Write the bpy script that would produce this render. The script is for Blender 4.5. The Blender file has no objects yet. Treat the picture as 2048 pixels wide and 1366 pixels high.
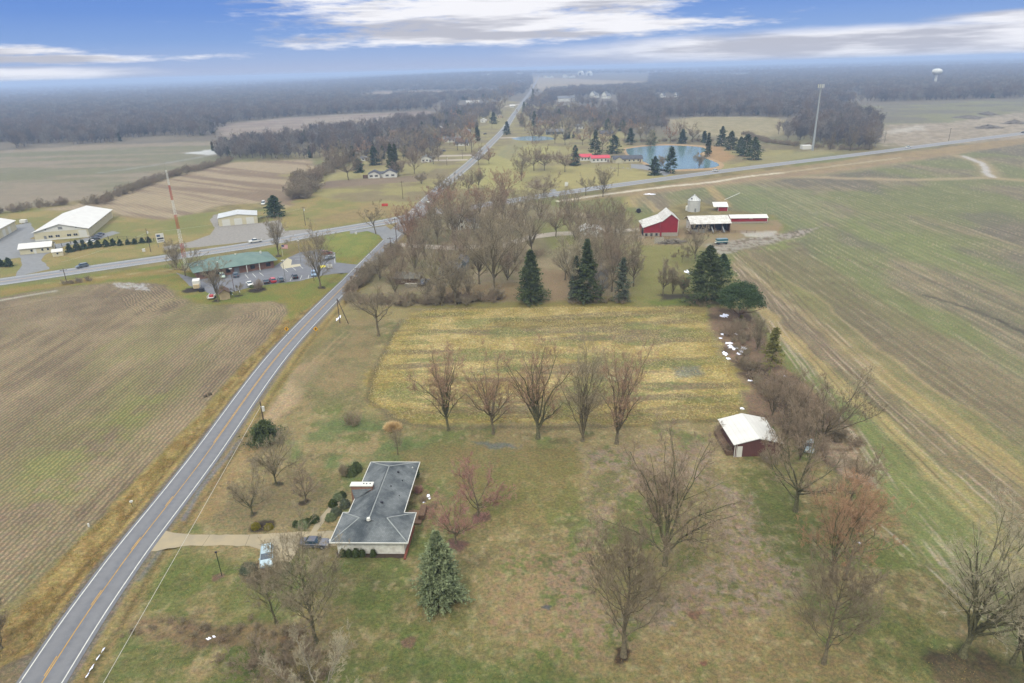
import bpy, math, random
import numpy as np
from mathutils import Matrix, Vector
R_ = math.radians
sc = bpy.context.scene
COL = sc.collection

# ------------------------------------------------------------------ camera, world, sun, exposure
CAMH, PITCH, ROLL, FPX = 70.0, 21.8, 1.6, 1365.0
cam = bpy.data.cameras.new('camera'); camo = bpy.data.objects.new('camera', cam); COL.objects.link(camo)
cam.sensor_width = 36.0; cam.lens = 36.0 * FPX / 2048.0
cam.clip_start = 1.0; cam.clip_end = 60000.0
camo.matrix_world = Matrix.Translation((0, 0, CAMH)) @ Matrix.Rotation(R_(90 - PITCH), 4, 'X') @ Matrix.Rotation(R_(-ROLL), 4, 'Z')
sc.camera = camo

SUN_EL, SUN_AZ = 48.0, 200.0      # compass-like: direction the light comes from, measured from +Y clockwise
w = bpy.data.worlds.new('World'); sc.world = w; w.use_nodes = True
nt = w.node_tree; N = nt.nodes; LK = nt.links
for n in list(N): N.remove(n)
def nd(tree, kind, **kw):
    n = tree.nodes.new(kind)
    for k, v in kw.items(): setattr(n, k, v)
    return n
def mth(tree, op, a, b=None, c=None, clamp=False):
    n = tree.nodes.new('ShaderNodeMath'); n.operation = op; n.use_clamp = clamp
    for i, v in enumerate((a, b, c)):
        if v is None: continue
        if isinstance(v, (int, float)): n.inputs[i].default_value = v
        else: tree.links.new(v, n.inputs[i])
    return n.outputs[0]
def mixc(tree, f, a, b, op='MIX'):
    n = tree.nodes.new('ShaderNodeMix'); n.data_type = 'RGBA'; n.blend_type = op
    for s, v in ((n.inputs[0], f), (n.inputs[6], a), (n.inputs[7], b)):
        if isinstance(v, (int, float)): s.default_value = v
        elif isinstance(v, (tuple, list)): s.default_value = (*v[:3], 1)
        else: tree.links.new(v, s)
    return n.outputs[2]
def sm(tree, x, a, b):
    n = tree.nodes.new('ShaderNodeMapRange'); n.interpolation_type = 'SMOOTHSTEP'
    tree.links.new(x, n.inputs[0]); n.inputs[1].default_value = a; n.inputs[2].default_value = b
    n.inputs[3].default_value = 0; n.inputs[4].default_value = 1
    return n.outputs[0]
def lin(r, g, b):
    return tuple(((c / 255) / 12.92 if c <= 10 else ((c / 255 + .055) / 1.055) ** 2.4) for c in (r, g, b))

tc = nd(nt, 'ShaderNodeTexCoord'); sp = nd(nt, 'ShaderNodeSeparateXYZ'); LK.new(tc.outputs['Generated'], sp.inputs[0])
DX, DY, DZ = sp.outputs
el = mth(nt, 'MULTIPLY', mth(nt, 'ARCSINE', DZ), 180 / math.pi)
az = mth(nt, 'MULTIPLY', mth(nt, 'ARCTAN2', DX, DY), 180 / math.pi)
sky = nd(nt, 'ShaderNodeTexSky', sky_type='NISHITA', sun_disc=False)
sky.sun_elevation = R_(SUN_EL); sky.sun_rotation = R_(SUN_AZ); sky.air_density = 1.2; sky.dust_density = 1.5
cr = nd(nt, 'ShaderNodeValToRGB'); LK.new(mth(nt, 'DIVIDE', el, 90.0), cr.inputs[0])
e = cr.color_ramp
stops = [(-.02, lin(176, 192, 218)), (.000, lin(192, 198, 222)), (.012, lin(168, 188, 226)), (.026, lin(132, 168, 224)), (.048, lin(98, 144, 218)), (.09, lin(84, 132, 212)), (.4, lin(90, 135, 210)), (1, lin(95, 140, 212))]
e.elements[0].position = 0; e.elements[0].color = (*stops[1][1], 1); e.elements[1].position = 1; e.elements[1].color = (*stops[-1][1], 1)
for p, c in stops[2:-1]:
    k = e.elements.new(p); k.color = (*c, 1)
blue = mixc(nt, 1.0, cr.outputs[0], (7.0, 7.5, 8.1), 'MULTIPLY')
blue = mixc(nt, 0.12, blue, sky.outputs[0])
# cloud field: warped azimuth / elevation
def comb(x, y, z=0.0):
    n = nd(nt, 'ShaderNodeCombineXYZ')
    for i, v in enumerate((x, y, z)):
        if isinstance(v, (int, float)): n.inputs[i].default_value = v
        else: LK.new(v, n.inputs[i])
    return n.outputs[0]
def noise(vec, scale, detail=6, rough=.55, tree=nt):
    n = nd(tree, 'ShaderNodeTexNoise'); tree.links.new(vec, n.inputs['Vector'])
    n.inputs['Scale'].default_value = scale; n.inputs['Detail'].default_value = detail; n.inputs['Roughness'].default_value = rough
    return n.outputs['Fac']
va = comb(mth(nt, 'MULTIPLY', az, 0.16), mth(nt, 'MULTIPLY', el, 0.95), 0)
n1 = noise(va, 1.0, 8, .6)
n2 = noise(va, 3.4, 7, .62)
def blob(a0, e0, ra, re):
    x = mth(nt, 'DIVIDE', mth(nt, 'SUBTRACT', az, a0), ra); y = mth(nt, 'DIVIDE', mth(nt, 'SUBTRACT', el, e0), re)
    return mth(nt, 'SUBTRACT', 1.0, mth(nt, 'SQRT', mth(nt, 'ADD', mth(nt, 'MULTIPLY', x, x), mth(nt, 'MULTIPLY', y, y))))
def mx(*a):
    r = a[0]
    for b in a[1:]: r = mth(nt, 'MAXIMUM', r, b)
    return r
CL = [(-1.5, 4.6, 18, 2.5), (-2, 2.4, 16, .85), (10, 2.75, 10, .62), (-12, 6.0, 9, 2.0), (7, 4.9, 12, 1.4), (-37.5, 1.9, 8.5, .5), (-34, 1.35, 14, .34), (1, 3.2, 16, 1.2)]
CL2 = [(31, 1.0, 32, 1.35), (38, 2.2, 10, .6), (-40, .35, 17, .75), (44, 1.5, 18, 1.2)]
m1 = mx(*[blob(*b) for b in CL]); m2 = mx(*[blob(*b) for b in CL2])
up = sm(nt, el, 5.0, 12.0)
w1 = mth(nt, 'ADD', m1, mth(nt, 'MULTIPLY', mth(nt, 'SUBTRACT', n1, .5), 1.9))
w1 = mth(nt, 'ADD', w1, mth(nt, 'MULTIPLY', mth(nt, 'SUBTRACT', n2, .5), 1.0))
c1 = sm(nt, w1, -.10, .62)
w2 = mth(nt, 'ADD', m2, mth(nt, 'MULTIPLY', mth(nt, 'SUBTRACT', n1, .5), .45))
c2 = mth(nt, 'MULTIPLY', sm(nt, w2, -.05, .5), .95)
# general cover higher up (overcast day)
dom = noise(tc.outputs['Generated'], 2.6, 7, .6)
c3 = mth(nt, 'MULTIPLY', sm(nt, dom, .34, .56), up)
cover = mx(c1, c2, c3)
shade = noise(comb(mth(nt, 'MULTIPLY', az, 0.07), mth(nt, 'MULTIPLY', el, 0.8), 3.3), 1.3, 5, .55)
ccol = mixc(nt, sm(nt, shade, .38, .58), tuple(v * 8.2 for v in lin(188, 190, 202)), tuple(v * 9.3 for v in lin(230, 230, 235)))
up2 = mth(nt, 'ADD', 1.0, mth(nt, 'MULTIPLY', sm(nt, el, 8.0, 50.0), 2.6))
ccn = nd(nt, 'ShaderNodeVectorMath', operation='SCALE'); LK.new(ccol, ccn.inputs[0]); LK.new(up2, ccn.inputs['Scale'])
skycol = mixc(nt, cover, blue, ccn.outputs[0])
bg = nd(nt, 'ShaderNodeBackground'); LK.new(skycol, bg.inputs[0]); bg.inputs[1].default_value = 0.1
wo = nd(nt, 'ShaderNodeOutputWorld'); LK.new(bg.outputs[0], wo.inputs[0])

sl = bpy.data.lights.new('sun', 'SUN'); sl.energy = 1.5; sl.angle = R_(11); sl.color = (1, .97, .93)
slo = bpy.data.objects.new('sun', sl); COL.objects.link(slo)
sd = Vector((math.sin(R_(SUN_AZ)) * math.cos(R_(SUN_EL)), math.cos(R_(SUN_AZ)) * math.cos(R_(SUN_EL)), math.sin(R_(SUN_EL))))
slo.rotation_euler = sd.to_track_quat('Z', 'Y').to_euler(); slo.location = (0, -50, 200)

sc.view_settings.view_transform = 'Standard'; sc.view_settings.look = 'None'
sc.view_settings.exposure = 0.35; sc.view_settings.gamma = 1.0; sc.view_settings.use_curve_mapping = False
sc.render.engine = 'CYCLES'
sc.cycles.volume_bounces = 0; sc.cycles.max_bounces = 4; sc.cycles.diffuse_bounces = 2; sc.cycles.transparent_max_bounces = 4

# ------------------------------------------------------------------ photo pixel -> place on the level ground
_M = np.array(camo.matrix_world.to_3x3())
def G(px, py, h=0.0):
    d = _M @ np.array([(px - 1024) / FPX, -(py - 683) / FPX, -1.0]); t = (h - CAMH) / d[2]
    return (float(d[0] * t), float(d[1] * t))
def PX(x, y, z=0.0):
    v = _M.T @ np.array([x, y, z - CAMH]); return (1024 + FPX * v[0] / -v[2], 683 - FPX * v[1] / -v[2])
def hgt(px, py, top):
    x, y = G(px, py); lo, hi = 0.0, 150.0
    for _ in range(30):
        m = (lo + hi) / 2
        if PX(x, y, m)[1] > top: lo = m
        else: hi = m
    return lo
def mpp(px, py):          # metres per photo pixel, sideways, at that spot
    x, y = G(px, py); v = _M.T @ np.array([x, y, -CAMH]); return -v[2] / FPX
def gpoly(pts): return np.array([G(*p) for p in pts])

# ------------------------------------------------------------------ mesh helpers
def mesh_np(name, verts, faces, mats=(), smooth=False):
    me = bpy.data.meshes.new(name); verts = np.asarray(verts, np.float32).reshape(-1, 3)
    me.vertices.add(len(verts)); me.vertices.foreach_set('co', verts.ravel())
    faces = [np.asarray(f, np.int32) for f in faces if len(f)]
    tot = np.concatenate([np.full(len(f), f.shape[1], np.int32) for f in faces]); idx = np.concatenate([f.ravel() for f in faces])
    me.loops.add(len(idx)); me.loops.foreach_set('vertex_index', idx)
    me.polygons.add(len(tot)); st = np.zeros(len(tot), np.int32); st[1:] = np.cumsum(tot)[:-1]
    me.polygons.foreach_set('loop_start', st); me.polygons.foreach_set('loop_total', tot)
    if smooth: me.polygons.foreach_set('use_smooth', np.ones(len(tot), bool))
    for m in mats: me.materials.append(m)
    me.update(calc_edges=True); return me
def link(name, me, parent=None, loc=None, rot=None):
    o = bpy.data.objects.new(name, me); COL.objects.link(o)
    if parent: o.parent = parent
    if loc: o.location = loc
    if rot is not None: o.rotation_euler = (0, 0, rot)
    return o
def tag(o, label, cat, group=None):
    o['label'] = label; o['category'] = cat
    if group: o['group'] = group
    return o
def thing(name, label, cat, loc=(0, 0, 0), rot=0.0, group=None):
    o = bpy.data.objects.new(name, None); COL.objects.link(o); o.empty_display_size = .5
    o.location = (*loc[:2], loc[2] if len(loc) > 2 else 0.0); o.rotation_euler = (0, 0, rot); return tag(o, label, cat, group)
def struct(o, kind='structure'): o['kind'] = kind; return o
def dup(o, loc=None, rot=None, label=None, scale=None):
    r = o.copy(); COL.objects.link(r)
    if loc is not None: r.location = (*loc[:2], loc[2] if len(loc) > 2 else 0)
    if rot is not None: r.rotation_euler = (0, 0, rot)
    if label: r['label'] = label
    if scale is not None: r.scale = scale
    for c in list(o.children):
        d = c.copy(); COL.objects.link(d); d.parent = r
        for g in list(c.children):
            h = g.copy(); COL.objects.link(h); h.parent = d
    return r
class MB:
    def __init__(s): s.v = []; s.f = []
    def add(s, vs, fs):
        b = len(s.v); s.v += [tuple(v) for v in vs]; s.f += [tuple(i + b for i in f) for f in fs]; return s
    def box(s, x0, x1, y0, y1, z0, z1):
        return s.add([(x0, y0, z0), (x1, y0, z0), (x1, y1, z0), (x0, y1, z0), (x0, y0, z1), (x1, y0, z1), (x1, y1, z1), (x0, y1, z1)],
                     [(0, 3, 2, 1), (4, 5, 6, 7), (0, 1, 5, 4), (1, 2, 6, 5), (2, 3, 7, 6), (3, 0, 4, 7)])
    def cyl(s, a, b, r0, r1=None, n=8):
        r1 = r0 if r1 is None else r1; a = Vector(a); b = Vector(b); d = (b - a).normalized()
        u = d.orthogonal().normalized(); v = d.cross(u)
        vs = [a + (u * math.cos(t) + v * math.sin(t)) * r0 for t in [2 * math.pi * i / n for i in range(n)]] + [b + (u * math.cos(t) + v * math.sin(t)) * r1 for t in [2 * math.pi * i / n for i in range(n)]]
        return s.add(vs, [(i, (i + 1) % n, n + (i + 1) % n, n + i) for i in range(n)] + [tuple(range(n - 1, -1, -1)), tuple(range(n, 2 * n))])
    def prism(s, poly, z0, z1):
        n = len(poly); vs = [(p[0], p[1], z0) for p in poly] + [(p[0], p[1], z1) for p in poly]
        return s.add(vs, [(i, (i + 1) % n, n + (i + 1) % n, n + i) for i in range(n)] + [tuple(range(n - 1, -1, -1)), tuple(range(n, 2 * n))])
    def slab(s, quad, t):       # a sloping plate: four (or three) top points and a thickness downwards
        n = len(quad); vs = [tuple(q) for q in quad] + [(q[0], q[1], q[2] - t) for q in quad]
        return s.add(vs, [tuple(range(n)), tuple(range(2 * n - 1, n - 1, -1))] + [(i, n + i, n + (i + 1) % n, (i + 1) % n) for i in range(n)])
    def build(s, name, mat, parent=None, smooth=False):
        me = bpy.data.meshes.new(name); me.from_pydata(s.v, [], s.f); me.materials.append(mat)
        if smooth: me.polygons.foreach_set('use_smooth', [True] * len(me.polygons))
        return link(name, me, parent)

# ------------------------------------------------------------------ materials
ALB = 0.70      # photo colour -> albedo under this sky
def A(r, g, b, k=1.0): c = lin(r, g, b); return (min(.85, c[0] * ALB * k), min(.85, c[1] * ALB * k * .98), min(.85, c[2] * ALB * k * .80))
_mats = {}
def mat(name, col, rough=.8, var=.12, scale=1.5, metal=0.0, streak=None, bump=0.0, col2=None, spec=.3, coat=0):
    if name in _mats: return _mats[name]
    m = bpy.data.materials.new(name); m.use_nodes = True; t = m.node_tree; b = t.nodes['Principled BSDF']
    tcn = nd(t, 'ShaderNodeTexCoord'); vec = tcn.outputs['Object']
    if streak:
        mp = nd(t, 'ShaderNodeMapping'); mp.inputs['Scale'].default_value = streak; t.links.new(vec, mp.inputs[0]); vec = mp.outputs[0]
    n = nd(t, 'ShaderNodeTexNoise'); t.links.new(vec, n.inputs['Vector']); n.inputs['Scale'].default_value = scale; n.inputs['Detail'].default_value = 5; n.inputs['Roughness'].default_value = .6
    f = sm(t, n.outputs['Fac'], .3, .7)
    c2 = col2 if col2 else tuple(min(.9, c * (1 + var)) for c in col); c1 = col if col2 else tuple(c * (1 - var) for c in col)
    t.links.new(mixc(t, f, c1, c2), b.inputs['Base Color'])
    b.inputs['Roughness'].default_value = rough; b.inputs['Metallic'].default_value = metal; b.inputs['Specular IOR Level'].default_value = spec
    if coat: b.inputs['Coat Weight'].default_value = coat
    if bump:
        bp = nd(t, 'ShaderNodeBump'); bp.inputs['Strength'].default_value = bump; bp.inputs['Distance'].default_value = .05
        t.links.new(n.outputs['Fac'], bp.inputs['Height']); t.links.new(bp.outputs[0], b.inputs['Normal'])
    _mats[name] = m; return m
def ribbed(name, col, axis=0, pitch=.9, depth=.25, dirt=.1, rough=.55, col2=None, dirtscale=.35):
    """sheet metal / lap siding: fine relief lines across one axis plus weather stains"""
    if name in _mats: return _mats[name]
    m = mat(name, col, rough, dirt, dirtscale, col2=col2); t = m.node_tree; b = t.nodes['Principled BSDF']
    tcn = [n for n in t.nodes if n.type == 'TEX_COORD'][0]; s = nd(t, 'ShaderNodeSeparateXYZ'); t.links.new(tcn.outputs['Object'], s.inputs[0])
    fr = mth(t, 'FRACT', mth(t, 'DIVIDE', s.outputs[axis], pitch)); ln = mth(t, 'LESS_THAN', fr, .16)
    src = b.inputs['Base Color'].links[0].from_socket
    t.links.new(mixc(t, mth(t, 'MULTIPLY', ln, depth), src, tuple(c * .35 for c in col)), b.inputs['Base Color'])
    bp = nd(t, 'ShaderNodeBump'); bp.inputs['Strength'].default_value = .5; bp.inputs['Distance'].default_value = .04
    t.links.new(ln, bp.inputs['Height']); t.links.new(bp.outputs[0], b.inputs['Normal'])
    return m
# ------------------------------------------------------------------ numpy noise
def _h(ix, iy, s):
    h = (ix.astype(np.int64) * 374761393 + iy.astype(np.int64) * 668265263 + s * 1274126177) & 0xffffffff
    h = ((h ^ (h >> 13)) * 1274126177) & 0xffffffff; h = h ^ (h >> 16); return (h & 0xffffff) / float(0xffffff)
def vn(x, y, s=0):
    ix = np.floor(x); iy = np.floor(y); fx = x - ix; fy = y - iy; fx = fx * fx * (3 - 2 * fx); fy = fy * fy * (3 - 2 * fy)
    a = _h(ix, iy, s); b = _h(ix + 1, iy, s); c = _h(ix, iy + 1, s); d = _h(ix + 1, iy + 1, s)
    return (a * (1 - fx) + b * fx) * (1 - fy) + (c * (1 - fx) + d * fx) * fy
def fbm(x, y, s=0, o=4, g=.55):
    r = 0; a = 1; t = 0
    for i in range(o):
        r = r + a * vn(x * 2 ** i + 17.3 * i, y * 2 ** i - 9.1 * i, s + i * 7); t += a; a *= g
    return r / t
def ss(x, a, b): t = np.clip((x - a) / (b - a), 0, 1); return t * t * (3 - 2 * t)
def inside(px, py, poly):
    r = np.zeros(len(px), bool); n = len(poly)
    for i in range(n):
        x0, y0 = poly[i]; x1, y1 = poly[(i + 1) % n]
        if y0 == y1: continue
        c = ((y0 > py) != (y1 > py)) & (px < (x1 - x0) * (py - y0) / (y1 - y0) + x0); r ^= c
    return r
def dline(px, py, pts, closed=False):
    d = np.full(len(px), 1e9); pts = list(pts) + ([pts[0]] if closed else [])
    for (x0, y0), (x1, y1) in zip(pts[:-1], pts[1:]):
        vx, vy = x1 - x0, y1 - y0; L = vx * vx + vy * vy + 1e-9
        t = np.clip(((px - x0) * vx + (py - y0) * vy) / L, 0, 1)
        d = np.minimum(d, np.hypot(px - x0 - t * vx, py - y0 - t * vy))
    return d

# ------------------------------------------------------------------ ground sheet: rings round the spot below the viewpoint
dep = np.radians(np.concatenate([np.r_[89.99, np.linspace(88, 50, 13)][:-1], np.linspace(50, 12, 430)[:-1], np.linspace(12, 1.2, 190)[:-1], np.linspace(1.2, .2, 34)]))
rr = CAMH / np.tan(dep)
fine = np.linspace(-43, 43, 1120)
ang = np.radians(np.concatenate([np.linspace(-180, -43, 24)[:-1], fine, np.linspace(43, 180, 24)[1:]]))
RR, AA = np.meshgrid(rr, ang, indexing='ij'); gx = (RR * np.sin(AA)).ravel(); gy = (RR * np.cos(AA)).ravel()
NR, NA = RR.shape; gr_ = RR.ravel()
def hills(x, y):
    d = np.hypot(x, y); a = np.degrees(np.arctan2(x, y))
    return ss(d, 2300, 5200) * (34 * np.exp(-((a + 2) / 11) ** 2) + 10 * np.exp(-((a - 24) / 16) ** 2))
C = np.zeros((len(gx), 3)); ROW = np.zeros(len(gx)); UU = gx.copy(); TUFT = np.zeros(len(gx)); REG = np.zeros(len(gx), np.int16); WET = np.zeros(len(gx)); SPC = np.full(len(gx), .76)
Zg = hills(gx, gy)
regs = ['ground']
def cc(r, g, b): return np.array(A(r, g, b))
def blend(m, c):
    global C; C = C * (1 - m[:, None]) + c * m[:, None]
def mixn(f, a, b): return a * (1 - f[:, None]) + b * f[:, None]
xx, yy = gx, gy
# coherent noises reused
lo1 = fbm(xx / 60, yy / 60, 1, 4); lo2 = fbm(xx / 17, yy / 17, 2, 4); md = fbm(xx / 5, yy / 5, 3, 4); hi = fbm(xx / 1.3, yy / 1.3, 4, 3); hi2 = vn(xx / .45, yy / .45, 5)
wx = (fbm(xx / 9, yy / 9, 11, 4) - .5) * 2; wy = (fbm(xx / 9, yy / 9, 12, 4) - .5) * 2
wxs = (fbm(xx / 2, yy / 2, 13, 3) - .5) * 2; wys = (fbm(xx / 2, yy / 2, 14, 3) - .5) * 2
def pmask(poly, feather=1.0, warp=1.0, swarp=.6, px=True):
    P = gpoly(poly) if px else np.array(poly); x0, y0 = P.min(0) - 8 * (feather + warp); x1, y1 = P.max(0) + 8 * (feather + warp)
    k = np.where((xx > x0) & (xx < x1) & (yy > y0) & (yy < y1))[0]; m = np.zeros(len(xx))
    if len(k) == 0: return m, m - 1e3
    qx = xx[k] + wx[k] * warp + wxs[k] * swarp; qy = yy[k] + wy[k] * warp + wys[k] * swarp
    d = dline(qx, qy, P, True); s = np.where(inside(qx, qy, P), d, -d); m[k] = ss(s, -feather, feather)
    sd_ = np.full(len(xx), -1e3); sd_[k] = s; return m, sd_
def lmask(line, width, feather=.5, warp=.5, px=True):
    P = [G(*p) for p in line] if px else line; Q = np.array(P); mg = width + feather + warp * 3 + 5
    k = np.where((xx > Q[:, 0].min() - mg) & (xx < Q[:, 0].max() + mg) & (yy > Q[:, 1].min() - mg) & (yy < Q[:, 1].max() + mg))[0]; m = np.zeros(len(xx))
    if len(k) == 0: return m
    d = dline(xx[k] + wx[k] * warp + wxs[k] * warp * .5, yy[k] + wy[k] * warp + wys[k] * warp * .5, P)
    m[k] = 1 - ss(d, width / 2 - feather, width / 2 + feather); return m
def region(name, m, row=None, spacing=.76, u=None, tuft=0.0):
    global ROW, UU, TUFT, REG, SPC
    if name not in regs: regs.append(name)
    k = m > .5; REG[k] = regs.index(name)
    ROW = ROW * (1 - m) + (row if row is not None else 0) * m; TUFT = TUFT * (1 - m) + tuft * m
    UU[k] = (u if u is not None else xx)[k]; SPC[k] = spacing
# --- base: dull winter grass turning to brown litter far off
base = mixn(ss(lo2 * .5 + md * .5, .38, .62), cc(118, 108, 72), cc(138, 126, 84))
base = mixn(ss(lo1, .45, .6)[:], base, cc(116, 118, 70))
C[:] = base
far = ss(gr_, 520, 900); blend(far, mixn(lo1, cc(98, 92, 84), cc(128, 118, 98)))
# --- near yard: olive lawn with green, tan and leaf-litter patches
yard, _ = pmask([(-100, 1500), (225, 1200), (330, 1070), (470, 880), (590, 740), (700, 640), (1500, 600), (1560, 740), (1640, 860), (1760, 960), (1900, 1200), (2150, 1420), (1100, 1700)], 1.5, 1.5)
yc = mixn(ss(lo2, .42, .6), cc(124, 114, 66), cc(140, 124, 78))
yc = mixn(ss(fbm(xx / 7, yy / 7, 21, 4), .5, .64) * .85, yc, cc(98, 108, 48))
yc = mixn(ss(fbm(xx / 3, yy / 3, 22, 3), .55, .75) * .5, yc, cc(92, 84, 54))
yc = mixn(ss(fbm(xx / 1.1, yy / 1.1, 23, 2), .55, .8) * .5, yc, cc(164, 150, 104))
yc = yc * np.array([1.18, 1.18, 1.22]); blend(yard, yc); region('lawn', yard, tuft=.35)
def patch(poly, col, amt=1.0, feather=2.5, warp=3.0, gate=None, col2=None):
    m, _ = pmask(poly, feather, warp, 1.2)
    if gate is not None: m = m * gate
    c = np.array(cc(*col)); c = np.broadcast_to(c, (len(xx), 3)) if col2 is None else mixn(ss(md, .35, .65), cc(*col), cc(*col2))
    blend(m * amt, c); return m
spk = ss(fbm(xx / .8, yy / .8, 31, 3), .35, .6)
patch([(560, 860), (700, 830), (860, 880), (850, 930), (740, 930), (700, 990), (600, 960)], (96, 116, 60), .75, 3, 4, ss(md, .35, .6))
patch([(430, 980), (600, 950), (700, 990), (640, 1040), (520, 1060), (400, 1062), (380, 1050)], (134, 120, 82), .8, 3, 3)
patch([(330, 1110), (520, 1110), (650, 1180), (560, 1230), (300, 1230), (250, 1190)], (100, 108, 44), .8, 3, 4, ss(md, .3, .6))
patch([(650, 1120), (860, 1150), (960, 1240), (820, 1280), (660, 1260)], (96, 106, 44), .75, 3, 5, ss(md, .35, .6))
patch([(180, 1300), (400, 1250), (620, 1290), (1200, 1300), (1300, 1420), (100, 1420)], (86, 100, 40), .75, 3, 5, ss(md, .38, .6))
patch([(240, 1245), (330, 1238), (420, 1250), (560, 1240), (640, 1270), (560, 1300), (420, 1290), (350, 1315), (330, 1290), (260, 1262)], (104, 84, 62), .9, 1.2, 2, None, (140, 118, 84))
patch([(860, 890), (1165, 890), (1160, 925), (1100, 950), (860, 945), (780, 900)], (136, 120, 68), .8, 2.5, 2.5, None, (122, 114, 64))
patch([(890, 945), (1160, 925), (1165, 1010), (1080, 1060), (900, 1060), (950, 990)], (128, 116, 58), .6, 3, 4)
patch([(1170, 895), (1420, 880), (1430, 960), (1250, 1000), (1215, 1060), (1200, 1180), (1290, 1300), (1180, 1300), (1100, 1180), (1175, 1050)], (158, 138, 118), .85, 2.0, 2.5, spk, (140, 118, 98))
patch([(1420, 960), (1520, 980), (1560, 1080), (1600, 1180), (1580, 1240), (1420, 1250), (1250, 1240), (1340, 1190), (1420, 1120), (1440, 1040)], (156, 136, 116), .9, 2.5, 4, spk, (138, 116, 94))
patch([(960, 1120), (1200, 1060), (1230, 1330), (1000, 1290)], (148, 122, 88), .7, 3, 4, spk)
patch([(1250, 1260), (1600, 1240), (1800, 1290), (1780, 1420), (1250, 1420)], (136, 116, 74), .7, 3, 4, spk)
patch([(840, 950), (905, 1000), (900, 1060), (850, 1060)], (140, 112, 82), .8, 1.5, 1.5, spk)
for ps, am in (([(1240, 1000), (1320, 1010), (1310, 1100), (1215, 1090)], .7), ([(1480, 940), (1580, 940), (1620, 1100), (1560, 1130), (1500, 1020)], .8), ([(1330, 1110), (1380, 1090), (1400, 1140), (1350, 1150)], .8), ([(1430, 1160), (1490, 1170), (1470, 1200), (1430, 1195)], .9), ([(1180, 960), (1250, 950), (1240, 1000), (1180, 1010)], .6), ([(1700, 1180), (1850, 1250), (1900, 1400), (1720, 1340)], .6)):
    patch(ps, (98, 104, 46), am, 1.5, 2.0, ss(hi, .2, .5))
patch([(330, 1060), (440, 940), (500, 850), (560, 800), (560, 860), (500, 930), (450, 1000), (400, 1050)], (164, 142, 96), .8, 1.2, 1.2, None, (150, 124, 74))
patch([(520, 830), (600, 730), (640, 715), (640, 740), (600, 800), (545, 850)], (174, 150, 112), .85, 1.5, 2)
patch([(640, 640), (760, 630), (740, 800), (600, 820), (590, 760)], (128, 118, 76), .6, 3, 3, None, (140, 118, 78))
# mulch rings and beds
for c_, r_, col in (((912, 1090), 26, (112, 82, 74)), ((962, 1036), 24, (112, 82, 74)), ((885, 1196), 26, (110, 76, 60)), ((1247, 1310), 22, (74, 58, 46)), ((612, 1003), 14, (70, 60, 48)), ((552, 968), 12, (74, 70, 56)), ((505, 1028), 12, (74, 70, 56)), ((525, 1053), 26, (62, 54, 48)), ((440, 1152), 16, (120, 92, 76)), ((1410, 1326), 9, (128, 88, 64)), ((820, 1285), 20, (120, 94, 74)), ((1390, 1230), 14, (120, 90, 66)), ((520, 1143), 42, (116, 98, 80)), ((1095, 1216), 8, (90, 92, 96))):
    g = G(*c_); rad = r_ * mpp(*c_); m = 1 - ss(np.hypot(xx - g[0] + wxs * .9 + wx * .6, (yy - g[1] + wys * .9) * 1.1), rad * .65, rad * 1.08)
    blend(m * .92, np.broadcast_to(cc(*col), (len(xx), 3)) * (.7 + .6 * hi[:, None]))
patch([(1850, 1300), (1960, 1300), (2100, 1340), (2100, 1420), (1900, 1400), (1870, 1340)], (74, 62, 48), .9, 1.2, 2, None, (98, 84, 60))
# hedge bed right of the hay field
bed = [(1420, 615), (1500, 620), (1530, 660), (1570, 740), (1640, 780), (1740, 840), (1770, 930), (1780, 985), (1700, 960), (1600, 900), (1560, 860), (1500, 830), (1490, 800), (1475, 750), (1440, 690), (1425, 650)]
bm, _ = pmask(bed, 1.2, 2, 1.2); blend(bm * .95, mixn(ss(md, .3, .7), cc(96, 78, 62), cc(128, 104, 82)) * (.75 + .5 * hi[:, None])); region('hedge_bed', bm)
patch([(1640, 850), (1720, 850), (1775, 930), (1780, 990), (1700, 960), (1640, 900)], (168, 148, 122), .8, 1.5, 2.5, ss(fbm(xx / 4, yy / 1, 41, 3), .4, .6))
# hay field
hay = [(800, 640), (850, 618), (1000, 612), (1200, 610), (1370, 612), (1415, 625), (1430, 650), (1442, 700), (1475, 770), (1486, 800), (1470, 832), (1400, 845), (1230, 850), (1050, 850), (900, 855), (790, 838), (740, 815), (735, 790), (755, 730), (790, 670)]
hm, hs = pmask(hay, 2.6, 5.0, 1.8)
hc = mixn(ss(md, .3, .7), cc(166, 148, 78), cc(182, 164, 98))
hc = mixn(ss(fbm(xx / 26, yy / 3.2, 51, 4), .48, .62) * .85, hc, cc(124, 112, 76))
hc = mixn(ss(fbm(xx / 12, yy / 4, 52, 4), .5, .64) * .75, hc, cc(122, 126, 66))
hc = hc * np.array([1.20, 1.19, 1.6]); hc = mixn(ss(hs, 12, 0) * .4, hc, cc(166, 146, 66))
blend(hm, hc); region('hay_field', hm, tuft=1.0)
blend(lmask([(800, 640), (755, 730), (735, 800), (790, 842), (900, 858), (1230, 853), (1470, 838)], 1.6, .8, 1.0) * .7, cc(112, 100, 70))
patch([(1340, 735), (1400, 730), (1410, 750), (1350, 755)], (128, 132, 120), .8, 1, 1.5); patch([(1180, 745), (1270, 745), (1260, 765), (1180, 760)], (122, 128, 104), .6, 1.2, 1.5)
patch([(980, 640), (1260, 632), (1250, 650), (1000, 660)], (126, 114, 66), .6, 1.5, 2); patch([(860, 760), (1010, 750), (1000, 800), (880, 800)], (120, 100, 62), .7, 1.5, 2.5, spk)
patch([(940, 886), (1020, 886), (1045, 893), (985, 896)], (112, 116, 110), .9, .5, .8)
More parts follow.
